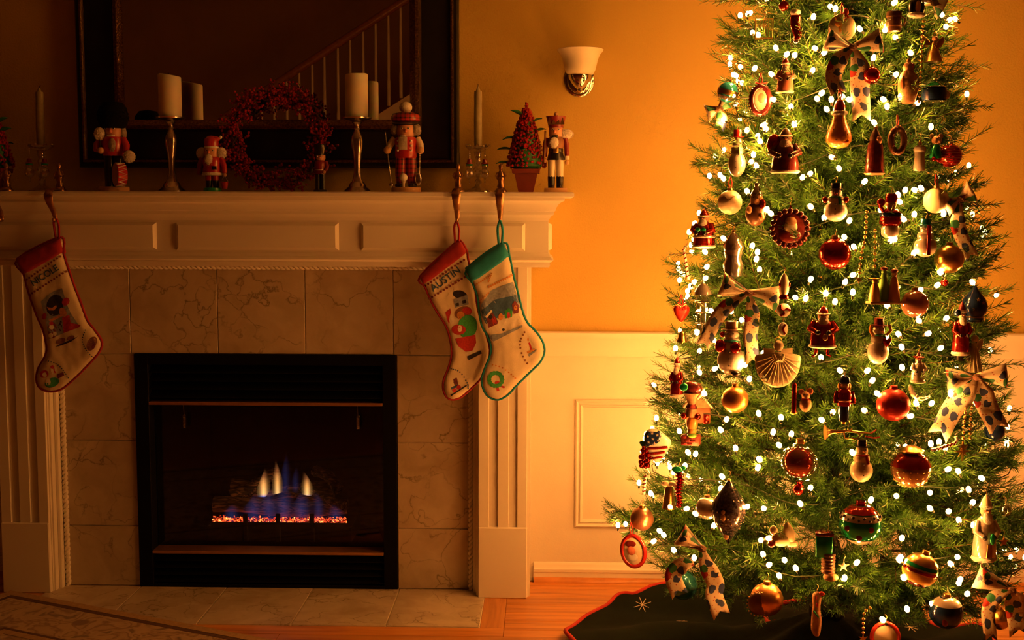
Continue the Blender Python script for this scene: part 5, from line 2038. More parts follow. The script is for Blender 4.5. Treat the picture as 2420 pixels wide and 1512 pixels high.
# ------------------------------------------------------------------ string of lights
BULBS = """1812,1 1771,33 1779,79 1794,85 1921,45 1964,18 1974,26 1836,117 1930,117 1944,128 1856,133 1876,135 1752,161 1781,166 1743,182 1826,179 1918,170 1871,183 1933,236 1965,240
1993,231 2008,238 1957,262 1938,224 1832,237 1870,255 1713,286 1803,298 1878,299 2035,72 1735,228 2109,10 2181,3 2228,38 2241,49 2236,66 2088,74 2094,65 2118,91 2063,142 2154,128 2114,180 2128,234
2165,246 2092,238 2097,256 2069,294 1973,163 1802,300 1809,308 1790,323 1765,312 1798,338 1781,370 1773,384 1789,396 1677,419 1712,425 1703,417 1879,401 1912,413 1895,422 1969,373 1767,456
1724,500 1825,508 1919,492 1948,518 1713,566 1810,500 2200,304 1984,401 2040,433 2138,453 2166,451 2180,449 2129,480 2124,464 2085,500 2160,512 2139,522 2090,533 2113,548 2103,571 2006,525 2114,570
1997,562 2229,510 1776,585 1669,598 1790,600 1786,617 1795,640 1667,634 1638,670 1914,664 1882,705 1903,710 1952,698 1683,737 1730,739 1755,760 1764,772 1652,832 1645,790 1649,738 1666,806 1665,659
2020,587 2158,602 2236,615 2267,624 2012,651 1995,671 2015,696 1972,718 2225,648 2301,671 2211,677 2100,725 2174,760 2234,756 2133,824 2126,793 2173,690 2091,798 2189,790 1686,873 1762,864 1667,934
1771,900 1714,995 1706,1020 1739,1064 1643,1077 1629,1073 1795,982 1846,991 1869,1030 1844,1055 1797,1090 1826,1026 1801,836 1655,883 1607,1023 1941,848 2046,880 2059,903 1989,879 2133,872 2077,933
1967,976 2046,973 1946,996 2147,985 2200,1053 2138,1059 2219,1048 2017,1074 2167,958 2234,1062 2245,934 2298,950 2308,955 2199,956 2220,825 1710,1130 1789,1110 1796,1090 1539,1169 1618,1105 1807,1202
1685,1246 1562,1257 1571,1268 1541,1282 1595,1304 1641,1322 1619,1203 1764,1199 1648,1217 1479,1241 1702,1159 1797,1278 1813,1272 1805,1314 1815,1336 1585,1199 2018,1107 2056,1186 2119,1173 1914,1156
1894,1194 1855,1326 1883,1347 1843,1365 2131,1275 2130,1316 2129,1327 2138,1369 1995,1370 2021,1333 2236,1111 2267,1118 2197,1166 2290,1162 2297,1191 2201,1204 2240,1210 2300,1246 2262,1318 2250,1336
2267,1233 2266,1374 2325,1133 2090,1468 2207,1433 2363,1457 2265,1380 2145,1443 2284,1405"""
BULBS = [tuple(float(c) for c in q.split(',')) for q in BULBS.split()]
lights = thing('string_lights', 'string of warm white mini lights wound around the fir tree', 'string lights', TC)
WIRE = pm('green_wire', (0.015, 0.035, 0.012), 0.4, var=0.1)
GLOW = mat_emit('lit_bulb', BULB_COL, BULB_POWER)
bm_ = MB()
bm_.lathe([(0.0022, -0.012), (0.0032, -0.011), (0.0032, -0.002), (0.0024, -0.001)], 6, mi=1)
bm_.lathe([(0.0, -0.003), (0.0046, -0.0008), (0.0064, 0.0035), (0.0062, 0.0085), (0.0042, 0.0128), (0.0, 0.015)], 8)  # glass made oversize, its width standing in for bloom
tmpb = bm_.build('bulb', [GLOW, WIRE], None, smooth=60)
BULB_ME = tmpb.data
bpy.data.objects.remove(tmpb)
rnd = random.Random(9)
NBULB = 0


def put_bulb(p):
    global NBULB
    if NBULB >= 299:
        return
    o = link('bulb', BULB_ME, lights)
    o.location = p - TC
    o.rotation_euler = (rnd.uniform(-1.0, 1.0), rnd.uniform(-1.0, 1.0), 0)
    NBULB += 1


for px, py in BULBS:
    put_bulb(on_tree(px, py, 1.0, 0.004))
# rest of the string; bulbs added low on sides and back to brighten walls
rest = MB()
for k in range(250):
    z = 0.30 + 1.95 * ((k + 0.5) / 250) ** 1.35
    th = PI + 1.9 * (((k * 0.618) % 1.0) * 2 - 1)
    if k % 3 == 0:
        th = 0.68 * PI + 0.6 * (((k * 0.618) % 1.0) * 2 - 1)
        z = 0.30 + 1.7 * ((k * 0.317) % 1.0) ** 1.4
    elif k % 3 == 1:
        th = 1.28 * PI + 0.75 * (((k * 0.618) % 1.0) * 2 - 1)
        z = 0.30 + 1.5 * ((k * 0.317) % 1.0) ** 1.5
    r = RT(z) * rnd.uniform(0.92, 1.02)
    p = TC + V((math.sin(th) * r, -math.cos(th) * r, z))
    if NBULB < 299 and k % 4 == 0:
        put_bulb(p)
    else:
        q = p - TC
        rest.lathe([(0.0, -0.003), (0.0046, -0.0008), (0.0064, 0.0035), (0.0062, 0.0085), (0.0042, 0.0128), (0.0, 0.015)], 8, q)
        rest.lathe([(0.0022, -0.012), (0.0032, -0.011), (0.0032, -0.002), (0.0024, -0.001)], 5, q, mi=1)
for k in range(26):
    z = 2.10 + 0.50 * k / 25
    th = k * 2.4
    r = max(0.06, RT(z))
    q = V((math.sin(th) * r, -math.cos(th) * r, z))
    rest.lathe([(0.0, -0.003), (0.0046, -0.0008), (0.0064, 0.0035), (0.0062, 0.0085), (0.0042, 0.0128), (0.0, 0.015)], 8, q)
rest.build('added_bulbs', [GLOW, WIRE], lights, smooth=60, kind='stuff')
m = MB()
pts = []
for i in range(900):
    t = i / 899
    z = 0.28 + 2.25 * t
    th = t * 2 * PI * 13
    r = RT(z) * (0.88 + 0.05 * math.sin(i * 0.9))
    pts.append((math.sin(th) * r, -math.cos(th) * r, z + 0.02 * math.sin(i * 0.55)))
m.tube(pts, 0.0016, 4)
m.build('cable', WIRE, lights)
# ------------------------------------------------------------------ ornaments
def foil(name, c, rough=0.22, var=0.1):
    return pm(name, c, rough, metal=0.9, var=var, vscale=60)


MAT = dict(
    red=pm('red_glass', (0.55, 0.02, 0.015), 0.12, metal=0.55, var=0.15, coat=0.6), redfoil=foil('red_foil', (0.65, 0.04, 0.03), 0.16), redsatin=pm('red_satin', (0.55, 0.03, 0.02), 0.38, metal=0.5, var=0.1),
    gold=GOLD, goldsatin=pm('gold_satin', (0.85, 0.42, 0.12), 0.34, metal=0.85, var=0.06), copper=pm('copper_satin', (0.72, 0.36, 0.22), 0.34, metal=0.85, var=0.06), silver=foil('silver_glass', (0.80, 0.76, 0.70), 0.14), pearl=pm('pearl_satin', (0.80, 0.74, 0.64), 0.18, metal=0.45, var=0.12, vscale=60, coat=0.6),
    green=pm('green_glass', (0.012, 0.42, 0.14), 0.12, metal=0.5, var=0.15, coat=0.6), navy=pm('navy_glass', (0.015, 0.04, 0.14), 0.15, metal=0.4, var=0.3, coat=0.6), teal=pm('teal_glass', (0.04, 0.45, 0.5), 0.14, metal=0.5, var=0.2, coat=0.5),
    maroon=pm('maroon_glaze', (0.16, 0.02, 0.02), 0.25, var=0.35, vscale=90, coat=0.5), black=JET, white=WHT, cream=CREAM, brown=BROWN, skin=SKIN, yellow=YELLOW, orange=ORANGE, tan=pm('tan_wood', (0.50, 0.28, 0.13), 0.6, var=0.25, vscale=90, bump=0.4, bscale=200),
    clear=CLEAR, fur=FUR, wood=WOOD, dwood=DWOOD, lacq=RED, dred=DRED, pink=PINK, shell=pm('shell_cream', (0.82, 0.70, 0.46), 0.3, var=0.1, vscale=30, coat=0.3), blue=pm('blue_paint', (0.04, 0.14, 0.5), 0.35, var=0.1, coat=0.3), leaf=LEAF, mosaic=pm('dark_mosaic', (0.09, 0.08, 0.10), 0.2, metal=0.6, var=0.9, vscale=160, coat=0.5), brick=pm('brick_red', (0.26, 0.06, 0.03), 0.6, var=0.3, vscale=120), lime=pm('lime_paint', (0.20, 0.50, 0.06), 0.4, var=0.15))
RIB = pm('red_ribbon', (0.55, 0.04, 0.02), 0.45, var=0.1)
WIREG = pm('hanger_wire', (0.55, 0.36, 0.14), 0.35, metal=1.0, var=0.1)
rnd = random.Random(55)
OFF = 0.014


def M_(k):
    return MAT[k] if isinstance(k, str) else k


def orn(name, label, px, py, parts, top=None, rot=None, cat='ornament', tilt=0.0, off=None, group=None, ribbon=False):
    """an ornament centred on a pixel; parts in pixels about that centre"""
    p = on_tree(px, py, 1.0, OFF if off is None else off)
    s = scale_at(p)
    ps = [(q[0], M_(q[1]), q[2]) + tuple(q[3:]) for q in parts]
    if top is not None:
        if ribbon:
            ps.append(('ribbon_loop', RIB, [('T', [(-2, top, 0), (-4, top + 12, -1), (0, top + 26, -3)], 1.6), ('T', [(2, top, 0), (4, top + 12, -1), (0, top + 26, -3)], 1.6)]))
        else:
            ps.append(('hook', WIREG, [('T', [(0, top, 0), (0, top + 5, 0), (3, top + 9, -1), (2, top + 14, -4), (-1, top + 15, -8)], 0.8, 5)]))
    if rot is None:
        rot = 0.35 * math.atan2(p.x - TC.x, -(p.y - TC.y)) + rnd.uniform(-0.2, 0.2)
    return fig(name, label, cat, p, ps, s, rot, group, tilt)


def ball(label, px, py, r, mat, cap='gold', extra=(), name='bauble', tilt=0.0, ribbon=False, off=None, rot=None):
    ex = [tuple(e) for e in extra]
    return orn(name, label, px, py, [('globe', mat, [('B', (0, 0, 0), r, 28)]), ('cap', cap, [('L', (0, 0), [(r * 0.22, r * 0.95), (r * 0.24, r * 0.97), (r * 0.22, r * 1.16), (0, r * 1.2)], 12)])] + ex, r * 1.18, rot, tilt=tilt, ribbon=ribbon, off=off)


def band(r, v0, v1, k=1.02):
    """a strip round a ball between two heights"""
    out = []
    for i in range(5):
        v = v0 + (v1 - v0) * i / 4
        out.append((math.sqrt(max(0.0, r * r - v * v)) * k, v))
    return ('L', (0, 0), [(out[0][0] * 0.97, out[0][1])] + out + [(out[-1][0] * 0.97, out[-1][1])], 28)


def eyes2(u, v, w_, r=1.5):
    return ('eyes', 'black', [('B', (-u, v, w_), r, 8), ('B', (u, v, w_), r, 8)])


def star(n, r0, r1, ph=PI / 2):
    return [((r0 if k % 2 == 0 else r1) * math.cos(ph + k * PI / n), (r0 if k % 2 == 0 else r1) * math.sin(ph + k * PI / n)) for k in range(2 * n)]


def santa(label, px, py, w, h, coat='lacq', bell='white', hat='lacq', extra=(), name='santa_ornament', off=None, rot=None):
    """standing santa: robe, fur trim, beard, face, hat; w and h in pixels"""
    a = w / 2
    b = h / 2
    return orn(name, label, px, py, [
        ('robe', coat, [('L', (0, 0), [(a * 0.8, -b), (a, -b * 0.92), (a * 0.95, -b * 0.5), (a * 0.8, 0), (a * 0.62, b * 0.25), (a * 0.3, b * 0.36)], 18, 0.8)]),
        ('fur_trim', 'fur', [('L', (0, 0), [(a * 0.9, -b), (a * 1.08, -b * 0.93), (a * 0.98, -b * 0.84)], 18, 0.8)]),
        ('sleeve', coat, [('T', [(-a * 0.62, b * 0.2, 0), (-a * 0.95, -b * 0.1, a * 0.3), (-a * 0.5, -b * 0.22, a * 0.7)], [a * 0.28, a * 0.27, a * 0.22], 10)]),
        ('sleeve', coat, [('T', [(a * 0.62, b * 0.2, 0), (a * 0.95, -b * 0.1, a * 0.3), (a * 0.5, -b * 0.22, a * 0.7)], [a * 0.28, a * 0.27, a * 0.22], 10)]),
        ('mitten', 'black', [('B', (-a * 0.4, -b * 0.24, a * 0.8), a * 0.2)]), ('mitten', 'black', [('B', (a * 0.4, -b * 0.24, a * 0.8), a * 0.2)]),
        ('head', 'skin', [('B', (0, b * 0.48, 0), (a * 0.42, a * 0.45, a * 0.42))]),
        ('beard', 'fur', [('B', (0, b * 0.26, a * 0.34), (a * 0.42, b * 0.26, a * 0.26)), ('B', (0, b * 0.44, a * 0.36), (a * 0.3, a * 0.14, a * 0.16))]),
        ('nose', 'pink', [('B', (0, b * 0.5, a * 0.46), a * 0.09, 8)], 'head'),
        eyes2(a * 0.15, b * 0.56, a * 0.4, a * 0.05),
        ('hat', hat, [('L', (0, 0), [(a * 0.44, b * 0.62), (a * 0.4, b * 0.74), (a * 0.2, b * 0.92), (0, b)], 14)]),
        ('hat_trim', 'fur', [('L', (0, 0), [(a * 0.42, b * 0.56), (a * 0.54, b * 0.62), (a * 0.42, b * 0.68)], 14)]),
    ] + list(extra), b, rot, off=off)


def snowman(label, px, py, w, h, hat='black', scarf='lacq', extra=(), body='white', off=None, rot=None):
    a, b = w / 2, h / 2
    return orn('snowman_ornament', label, px, py, [
        ('body', body, [('B', (0, -b * 0.45, 0), (a, b * 0.55, a * 0.85), 18), ('B', (0, b * 0.1, 0), (a * 0.72, b * 0.36, a * 0.62), 16)]),
        ('head', body, [('B', (0, b * 0.46, 0), (a * 0.55, b * 0.26, a * 0.52), 16)]),
        ('nose', 'orange', [('T', [(0, b * 0.46, a * 0.5), (a * 0.1, b * 0.43, a * 0.85)], [a * 0.1, 0.3], 8)]),
        eyes2(a * 0.2, b * 0.54, a * 0.48, a * 0.06),
        ('buttons', 'black', [('B', (0, b * q, a * 0.78), a * 0.07, 8) for q in (-0.1, -0.35, -0.6)]),
        ('scarf', scarf, [('L', (0, 0), [(a * 0.5, b * 0.2), (a * 0.66, b * 0.26), (a * 0.5, b * 0.32)], 16), ('T', [(a * 0.3, b * 0.24, a * 0.5), (a * 0.4, -b * 0.1, a * 0.7)], a * 0.13)]),
        ('hat', hat, [('L', (0, 0), [(a * 0.72, b * 0.66), (a * 0.74, b * 0.69), (a * 0.46, b * 0.71), (a * 0.44, b * 0.98), (0, b)], 16)]),
    ] + list(extra), b, rot, off=off)


BLOOM = 0
# ---- top
orn('disc_ornament', 'pale round disc painted with a reindeer near the tree top', 1990, 66, [
    ('disc', 'shell', [('B', (0, 0, 0), (33, 33, 4), 28)]), ('reindeer_painting', 'orange', [('B', (-9, 10, 4), (9, 8, 1), 10), ('B', (-5, -2, 4), (4, 9, 1), 8), ('T', [(-14, 16, 4), (-18, 24, 4)], 1.4), ('T', [(-4, 16, 4), (8, 24, 4)], 1.4), ('T', [(2, 20, 4), (8, 16, 4)], 1.2)]),
    ('ribbon_bow', RIB, [('B', (8, 36, 2), (6, 10, 3)), ('T', [(8, 34, 2), (14, 22, 3)], 2)])], 33, 0.0, ribbon=True)
orn('sock_ornament', 'small red glass sock ornament hanging left of the painted disc', 1879, 60, [
    ('sock', 'redfoil', [('Q', [(-10, 26), (10, 26), (12, 0), (16, -26), (6, -38), (-6, -40), (-2, -26), (-10, -4)], 14, 7)]), ('cuff', 'fur', [('L', (0, 0), [(9, 24), (12, 27), (12, 33), (9, 36)], 14)]), ('toe', 'silver', [('B', (4, -36, 0), (8, 7, 6))])], 36)
orn('wire_house', 'open gold wire house frame near the top left of the tree', 1806, 66, [
    ('frame', 'gold', [('T', [(-20, -24, 8), (-20, 20, 8), (20, 20, 8), (20, -24, 8), (-20, -24, 8)], 1.5, 5), ('T', [(-20, -24, -8), (-20, 20, -8), (20, 20, -8), (20, -24, -8), (-20, -24, -8)], 1.5, 5), ('T', [(-20, 20, 8), (-20, 20, -8)], 1.2, 5), ('T', [(20, 20, 8), (20, 20, -8)], 1.2, 5)]),
    ('filigree', 'gold', [('T', [(-8 + 6 * k, -24, 0), (-8 + 6 * k, 20, 0)], 0.8, 4) for k in range(5)])], 20)
ball('small red glass bauble at the top edge left of the disc', 1852, 14, 12, 'red')
orn('mug_ornament', 'brown barrel shaped ornament right of the big ribbon bow', 2112, 50, [
    ('barrel', 'brown', [('L', (0, 0), [(15, -24), (18, -20), (18, 16), (16, 22), (12, 24)], 18)]), ('hoops', 'dwood', [('L', (0, 0), [(18, -14), (19, -12), (18, -10)], 18), ('L', (0, 0), [(18, 8), (19, 10), (18, 12)], 18)]), ('handle', 'brown', [('T', [(18, 12, 0), (28, 6, 0), (26, -8, 0), (18, -12, 0)], 2.4)])], 24)
orn('penguin_ornament', 'black penguin with gold belly standing on a white shoe at the top', 2164, 18, [
    ('body', 'black', [('B', (0, 4, 0), (15, 24, 13))]), ('belly', 'yellow', [('B', (0, 2, 6), (9, 16, 9))]), ('head', 'black', [('B', (0, 28, 0), 10)]), ('beak', 'orange', [('T', [(0, 28, 9), (0, 26, 15)], [3, 0.5])]), ('flipper', 'black', [('B', (-16, 0, 3), (4, 14, 6))]), ('flipper', 'black', [('B', (16, 0, 3), (4, 14, 6))]),
    ('shoe', 'white', [('B', (0, -18, 4), (24, 8, 14))])], None)
orn('angel_ornament', 'golden angel with star wand at the upper right edge of the tree', 2207, 112, [
    ('gown', 'gold', [('L', (0, 0), [(22, -34), (20, -30), (10, 0), (6, 10), (4, 14)], 16)]), ('head', 'skin', [('B', (2, 20, 0), 7)]), ('wing', 'gold', [('Q', [(-6, 10), (-24, 26), (-30, 16), (-18, 0)], 3, 3, -4)]), ('wing', 'gold', [('Q', [(8, 10), (26, 26), (30, 14), (18, 0)], 3, 3, -4)]), ('halo', 'gold', [('R', (2, 29, 0), 6, 1)]), ('star', 'gold', [('P', star(5, 9, 4), 12, 14)])], 28)
orn('photo_frame', 'oval dark braided frame holding a baby photograph at upper left', 1797, 236, [
    ('photo', 'cream', [('B', (0, 0, 1), (17, 26, 1.5), 24)]), ('pictured_face', 'skin', [('B', (2, 4, 2.2), (9, 12, 1), 14)]), ('frame', 'maroon', [('T', [(21.5 * math.cos(k * PI / 18), 31 * math.sin(k * PI / 18), 1) for k in range(37)], 6.5, 8), *[('B', (27 * math.cos(k * PI / 14), 37 * math.sin(k * PI / 14), 1), 2.4, 6) for k in range(28)]]),
    ('ribbon_bow', RIB, [('T', [(-14, 40, 3), (0, 36, 3), (14, 40, 3)], 2)])], 36, 0.1, ribbon=True)
santa('pale lit santa figure between bulbs left of the big bow', 1856, 178, 40, 84, 'pink', extra=(), name='santa_ornament')
ball('teal and gold striped bauble at the upper left edge', 1720, 218, 25, 'teal', extra=[('band', 'gold', [band(25, -6, 6)]), ('lower_band', 'silver', [band(25, -18, -9)])], tilt=0.3)
orn('gourd_ornament', 'painted orange gourd wearing a red felt hat', 1983, 298, [
    ('gourd', 'orange', [('L', (0, 0), [(4, -52), (20, -48), (29, -36), (30, -24), (25, -8), (18, 8), (15, 20), (13, 28)], 22)]), ('spots', 'brown', [('B', (-16, -10, 18), (2, 3, 1.5), 8), ('B', (14, -22, 25), (2, 3, 1.5), 8), ('B', (-12, -34, 26), (3, 2, 1.5), 8)]), ('painted_house', 'dred', [('B', (8, -36, 25), (10, 5, 2), 10)]),
    ('hat_brim', 'fur', [('L', (0, 0), [(13, 24), (20, 28), (19, 34), (12, 36)], 16)]), ('hat', 'lacq', [('L', (0, 0), [(15, 33), (14, 46), (9, 58), (4, 63), (0, 64)], 16)])], 62, 0.0, ribbon=True)
orn('wooden_bird', 'tan carved wooden bird shaped figure in the upper right', 2146, 194, [
    ('body', 'tan', [('L', (0, 0), [(14, -50), (18, -46), (23, -20), (23, 0), (18, 18), (12, 26)], 18)]), ('head', 'tan', [('B', (0, 34, 0), (13, 14, 13))]), ('red_cheek', 'lacq', [('B', (5, 38, 11), (4, 4, 2), 8)]), ('wing', 'dwood', [('B', (-17, -6, 8), (6, 20, 8))]), ('wing', 'dwood', [('B', (17, -6, 8), (6, 20, 8))]), ('top_knob', 'tan', [('B', (0, 50, 0), (5, 6, 5))])], 54)
orn('drum_ornament', 'dark round lantern ornament with silver rims at the right edge', 2208, 222, [
    ('drum', 'navy', [('L', (0, 0), [(20, -18), (28, -14), (30, 0), (28, 12), (20, 16)], 20)]), ('rim', 'silver', [('L', (0, 0), [(24, 13), (29, 15), (24, 18)], 20), ('L', (0, 0), [(24, -19), (29, -17), (24, -14)], 20)]), ('roof', 'green', [('L', (0, 0), [(24, 16), (12, 26), (5, 30)], 18)]), ('knob', 'silver', [('B', (0, 33, 0), 5)]), ('porthole', 'silver', [('B', (18, -3, 20), (11, 11, 5))])], 36)
ball('shiny red bauble half hidden behind the big ribbon bow', 2060, 178, 20, 'redfoil')
snowman('white frosted snowman in a red top hat at the left', 1742, 362, 42, 112, 'lacq', 'cream', body='pearl')
santa('dark red robed santa with toy sack left of the gourd', 1856, 356, 66, 108, 'maroon', hat='brown', extra=[('toy_sack', 'redfoil', [('B', (-26, 14, -4), (18, 26, 14))])])
orn('robed_figure', 'tall dark brown robed figure right of the gourd', 2068, 356, [
    ('robe', 'maroon', [('L', (0, 0), [(20, -56), (23, -50), (21, -20), (18, 10), (12, 28), (6, 40)], 16)]), ('hem', 'dwood', [('L', (0, 0), [(21, -57), (25, -53), (21, -49)], 16)]), ('head', 'skin', [('B', (6, 24, 10), (8, 10, 8))]), ('hood', 'brown', [('L', (0, 0), [(14, 16), (13, 32), (8, 44), (3, 52)], 14)]), ('cap', 'gold', [('L', (0, 0), [(4, 50), (5, 56), (0, 58)], 10)])], 56)
orn('mini_wreath', 'small dark oval wreath with red ribbon in the upper right', 2121, 332, [
    ('ring', 'brown', [('T', [(16 * math.cos(k * PI / 12), 28 * math.sin(k * PI / 12), 6 * math.cos(k * PI / 12)) for k in range(25)], 8, 8)]), ('berries', 'maroon', [('B', (20 * math.cos(k * 0.7), 32 * math.sin(k * 0.7), 5), 3, 6) for k in range(9)])], 34, 0.6, ribbon=True)
orn('candle_ornament', 'pale glass candle ornament lit from behind at the upper right', 2173, 374, [
    ('candle', 'pearl', [('L', (0, 0), [(13, -30), (14, -26), (12, 0), (13, 24), (10, 30)], 16)]), ('drip', 'white', [('L', (0, 0), [(13, 14), (15, 20), (13, 26)], 16)]), ('flame_tip', 'gold', [('L', (0, 0), [(3, 30), (5, 36), (0, 44)], 10)])], 44)
orn('mouse_ornament', 'small elf mouse in green coat beside the striped red bauble', 2212, 348, [
    ('coat', 'green', [('L', (0, 0), [(14, -26), (15, -20), (10, 2), (6, 8)], 14)]), ('head', 'tan', [('B', (0, 16, 2), (12, 11, 11))]), ('ear', 'tan', [('B', (-11, 26, 0), (6, 6, 2))]), ('ear', 'tan', [('B', (11, 26, 0), (6, 6, 2))]), ('berries', 'redfoil', [('B', (-8, -28, 8), 6), ('B', (4, -30, 8), 6)]), eyes2(4, 19, 12)], 28)
ball('red glass bauble with thin gold rings at the right edge', 2245, 368, 28, 'red', 'pearl', [('ring_stripe', 'gold', [('L', (0, 0), [(math.sqrt(28 * 28 - v * v) * 1.01, v - 0.5), (math.sqrt(28 * 28 - v * v) * 1.015, v), (math.sqrt(28 * 28 - v * v) * 1.01, v + 0.5)], 28)]) for v in (-18, -12, -6, 0, 6, 12, 18)])
ball('cream bauble with gold scrolls and red ribbon at the left', 1725, 478, 29, 'shell', extra=[('scrolls', 'gold', [('T', [(-18 + 4 * k, 10 + 4 * math.sin(k), math.sqrt(max(0, 29.5 ** 2 - (-18 + 4 * k) ** 2 - (10 + 4 * math.sin(k)) ** 2))) for k in range(9)], 1, 5)])], ribbon=True)
orn('toy_bear', 'brown bear ornament with silver bobble hat beside the cream bauble', 1786, 486, [
    ('body', 'brown', [('B', (0, -18, 0), (24, 30, 20))]), ('head', 'tan', [('B', (2, 14, 4), (16, 16, 15))]), ('hat', 'silver', [('L', (2, 2), [(14, 22), (15, 26), (9, 38), (6, 44)], 14)]), ('bobble', 'silver', [('B', (2, 49, 2), 7)]), ('toy', 'redfoil', [('B', (16, 4, 14), (8, 12, 6))]), ('paw', 'tan', [('B', (-14, -10, 16), (7, 9, 7))]), ('paw', 'tan', [('B', (14, -26, 16), (7, 9, 7))]), eyes2(5, 18, 19)], 56)
snowman('snowman in a black top hat with red mittens above the red bauble', 1975, 478, 56, 92, 'black', 'green', [('mitten', 'redfoil', [('B', (-24, 6, 12), (7, 8, 7))]), ('mitten', 'redfoil', [('B', (24, 6, 12), (7, 8, 7))]), ('cheek', 'redfoil', [('B', (0, 20, 16), 4, 8)])])
santa('shiny red glass santa with green bow at the left edge', 1664, 540, 54, 92, 'redfoil', hat='red', extra=[('bow', 'green', [('B', (-7, -2, 22), (7, 5, 4)), ('B', (7, -2, 22), (7, 5, 4))]), ('belt_band', 'pearl', [('L', (0, 0), [(27, -22), (28.5, -19), (27, -16)], 18, 0.8)])])
orn('wreath_plaque', 'dark round wreath plaque with a santa face in its middle', 1867, 540, [
    ('plaque', 'maroon', [('B', (0, 0, 0), (40, 40, 7), 28)]), ('leaves', 'maroon', [('B', (42 * math.cos(k * PI / 10), 42 * math.sin(k * PI / 10), 2), (7, 7, 5), 8) for k in range(20)]), ('face', 'tan', [('B', (0, 16, 7), (14, 12, 5))]), ('beard', 'cream', [('B', (0, 4, 7), (16, 16, 4))]), ('coat', 'dred', [('B', (0, -18, 6), (26, 16, 5))]), ('hanger_point', 'redfoil', [('P', [(-10, 38), (10, 38), (0, 56)], -1, 2)])], 56, 0.0)
ball('large glittering red bauble in the middle of the tree', 1973, 600, 38, 'redfoil')
orn('toy_drummer', 'striped red and blue glass drummer left of the white snowman', 2105, 508, [
    ('legs', 'pearl', [('L', (0, 0), [(12, -54), (20, -48), (22, -32), (20, -26)], 16)]), ('coat', 'redfoil', [('L', (0, 0), [(20, -26), (26, -20), (25, 4), (16, 14)], 18)]), ('belt', 'navy', [('L', (0, 0), [(25, -4), (27, 0), (25, 6)], 18)]), ('head', 'skin', [('B', (0, 24, 0), 13)]), ('cap', 'redfoil', [('L', (0, 0), [(13, 30), (15, 42), (12, 50), (0, 52)], 16)]), ('drum', 'red', [('B', (-26, 30, 6), (10, 10, 8))]), ('arm', 'redfoil', [('T', [(-20, 10, 4), (-30, 22, 8)], 5)]), eyes2(4, 27, 12)], 52)
ball('plain cream bauble half behind a bough at the right', 2212, 474, 30, 'shell', ribbon=True, off=0.0)
snowman('white frosted snowman behind a red candy stick at the right', 2187, 562, 54, 92, 'teal', 'cream', [('candy_stick', 'redfoil', [('T', [(2, -40, 26), (2, 30, 24)], 5)])], body='pearl')
ball('frosted gold bauble below the white snowman at the right', 2243, 612, 34, 'gold')
orn('candy_cane', 'slim striped candy cane hanging at the left edge', 1622, 622, [
    ('cane', 'white', [('T', [(6, -38, 0), (-2, 10, 0), (-6, 30, 0), (-4, 38, 0), (2, 40, 0)], 3.4, 10)]), ('stripes', 'redfoil', [('T', [(5 - 1.9 * k - 3, -32 + 10.5 * k, 2.4), (5 - 1.9 * k + 3, -28 + 10.5 * k, 2.4)], 1.6, 6) for k in range(7)])], 40)
orn('teardrop', 'mirrored silver teardrop ornament above the left ribbon bow', 1733, 604, [
    ('drop', 'silver', [('L', (0, 0), [(10, -54), (22, -48), (24, -20), (18, -6), (22, 8), (24, 22), (16, 40), (6, 54), (0, 58)], 8)]), ('cap', 'brown', [('L', (0, 0), [(4, 54), (4, 60), (0, 62)], 10)])], 62)
orn('candy_chain', 'chain of a candle, round peppermint and oval mint above the shell angel', 1852, 720, [
    ('candle', 'cream', [('L', (0, 0), [(8, 24), (11, 30), (13, 50), (9, 64), (3, 74)], 14)]), ('candle_bow', 'redfoil', [('B', (-10, 48, 6), (4, 6, 3), 8), ('B', (10, 48, 6), (4, 6, 3), 8)]), ('candle_foot', 'redfoil', [('L', (0, 0), [(11, 14), (12, 18), (8, 25)], 12)]),
    ('peppermint', 'white', [('B', (0, -13, 0), (17, 17, 5), 22)]), ('peppermint_swirl', 'redfoil', [('T', [(0, -13, 5), (7 * math.cos(k * 2.09 + 0.6), -13 + 7 * math.sin(k * 2.09 + 0.6), 5), (15 * math.cos(k * 2.09), -13 + 15 * math.sin(k * 2.09), 2.5)], [1, 3, 3], 6) for k in range(3)]),
    ('oval_mint', 'white', [('B', (0, -58, 0), (12, 17, 5), 18)]), ('mint_swirl', 'redfoil', [('T', [(4, -46, 3.5), (-2, -58, 5), (4, -70, 3)], 2.6, 6)]), ('links', 'gold', [('T', [(0, 14, 0), (0, 4, 0)], 1, 5), ('T', [(0, -31, 0), (0, -40, 0)], 1, 5)])], 74, 0.0)
orn('heart_ornament', 'woven red and gold heart hanging at the far left', 1610, 738, [
    ('heart', 'redsatin', [('Q', [(0, -24), (16, -4), (19, 10), (10, 18), (0, 12), (-10, 18), (-19, 10), (-16, -4)], 14, 9)]), ('edging', 'gold', [('T', [(0, -25, 0), (17, -4, 0), (20, 11, 0), (10, 19, 0), (0, 13, 0), (-10, 19, 0), (-20, 11, 0), (-17, -4, 0), (0, -25, 0)], 1.4, 5)]), ('bow', RIB, [('T', [(-10, 24, 6), (0, 16, 7), (10, 24, 6)], 1.6), ('T', [(-5, 6, 8), (0, 16, 7), (5, 6, 8)], 1.4)])], 16, 0.1, ribbon=True)
orn('filigree_bell', 'small gold filigree bell under the woven heart', 1612, 796, [('bell', 'gold', [('L', (0, 0), [(12, -12), (13, -10), (9, 0), (7, 10), (2, 14)], 14)]), ('clapper', 'gold', [('B', (0, -14, 0), 3, 8)])], 14)
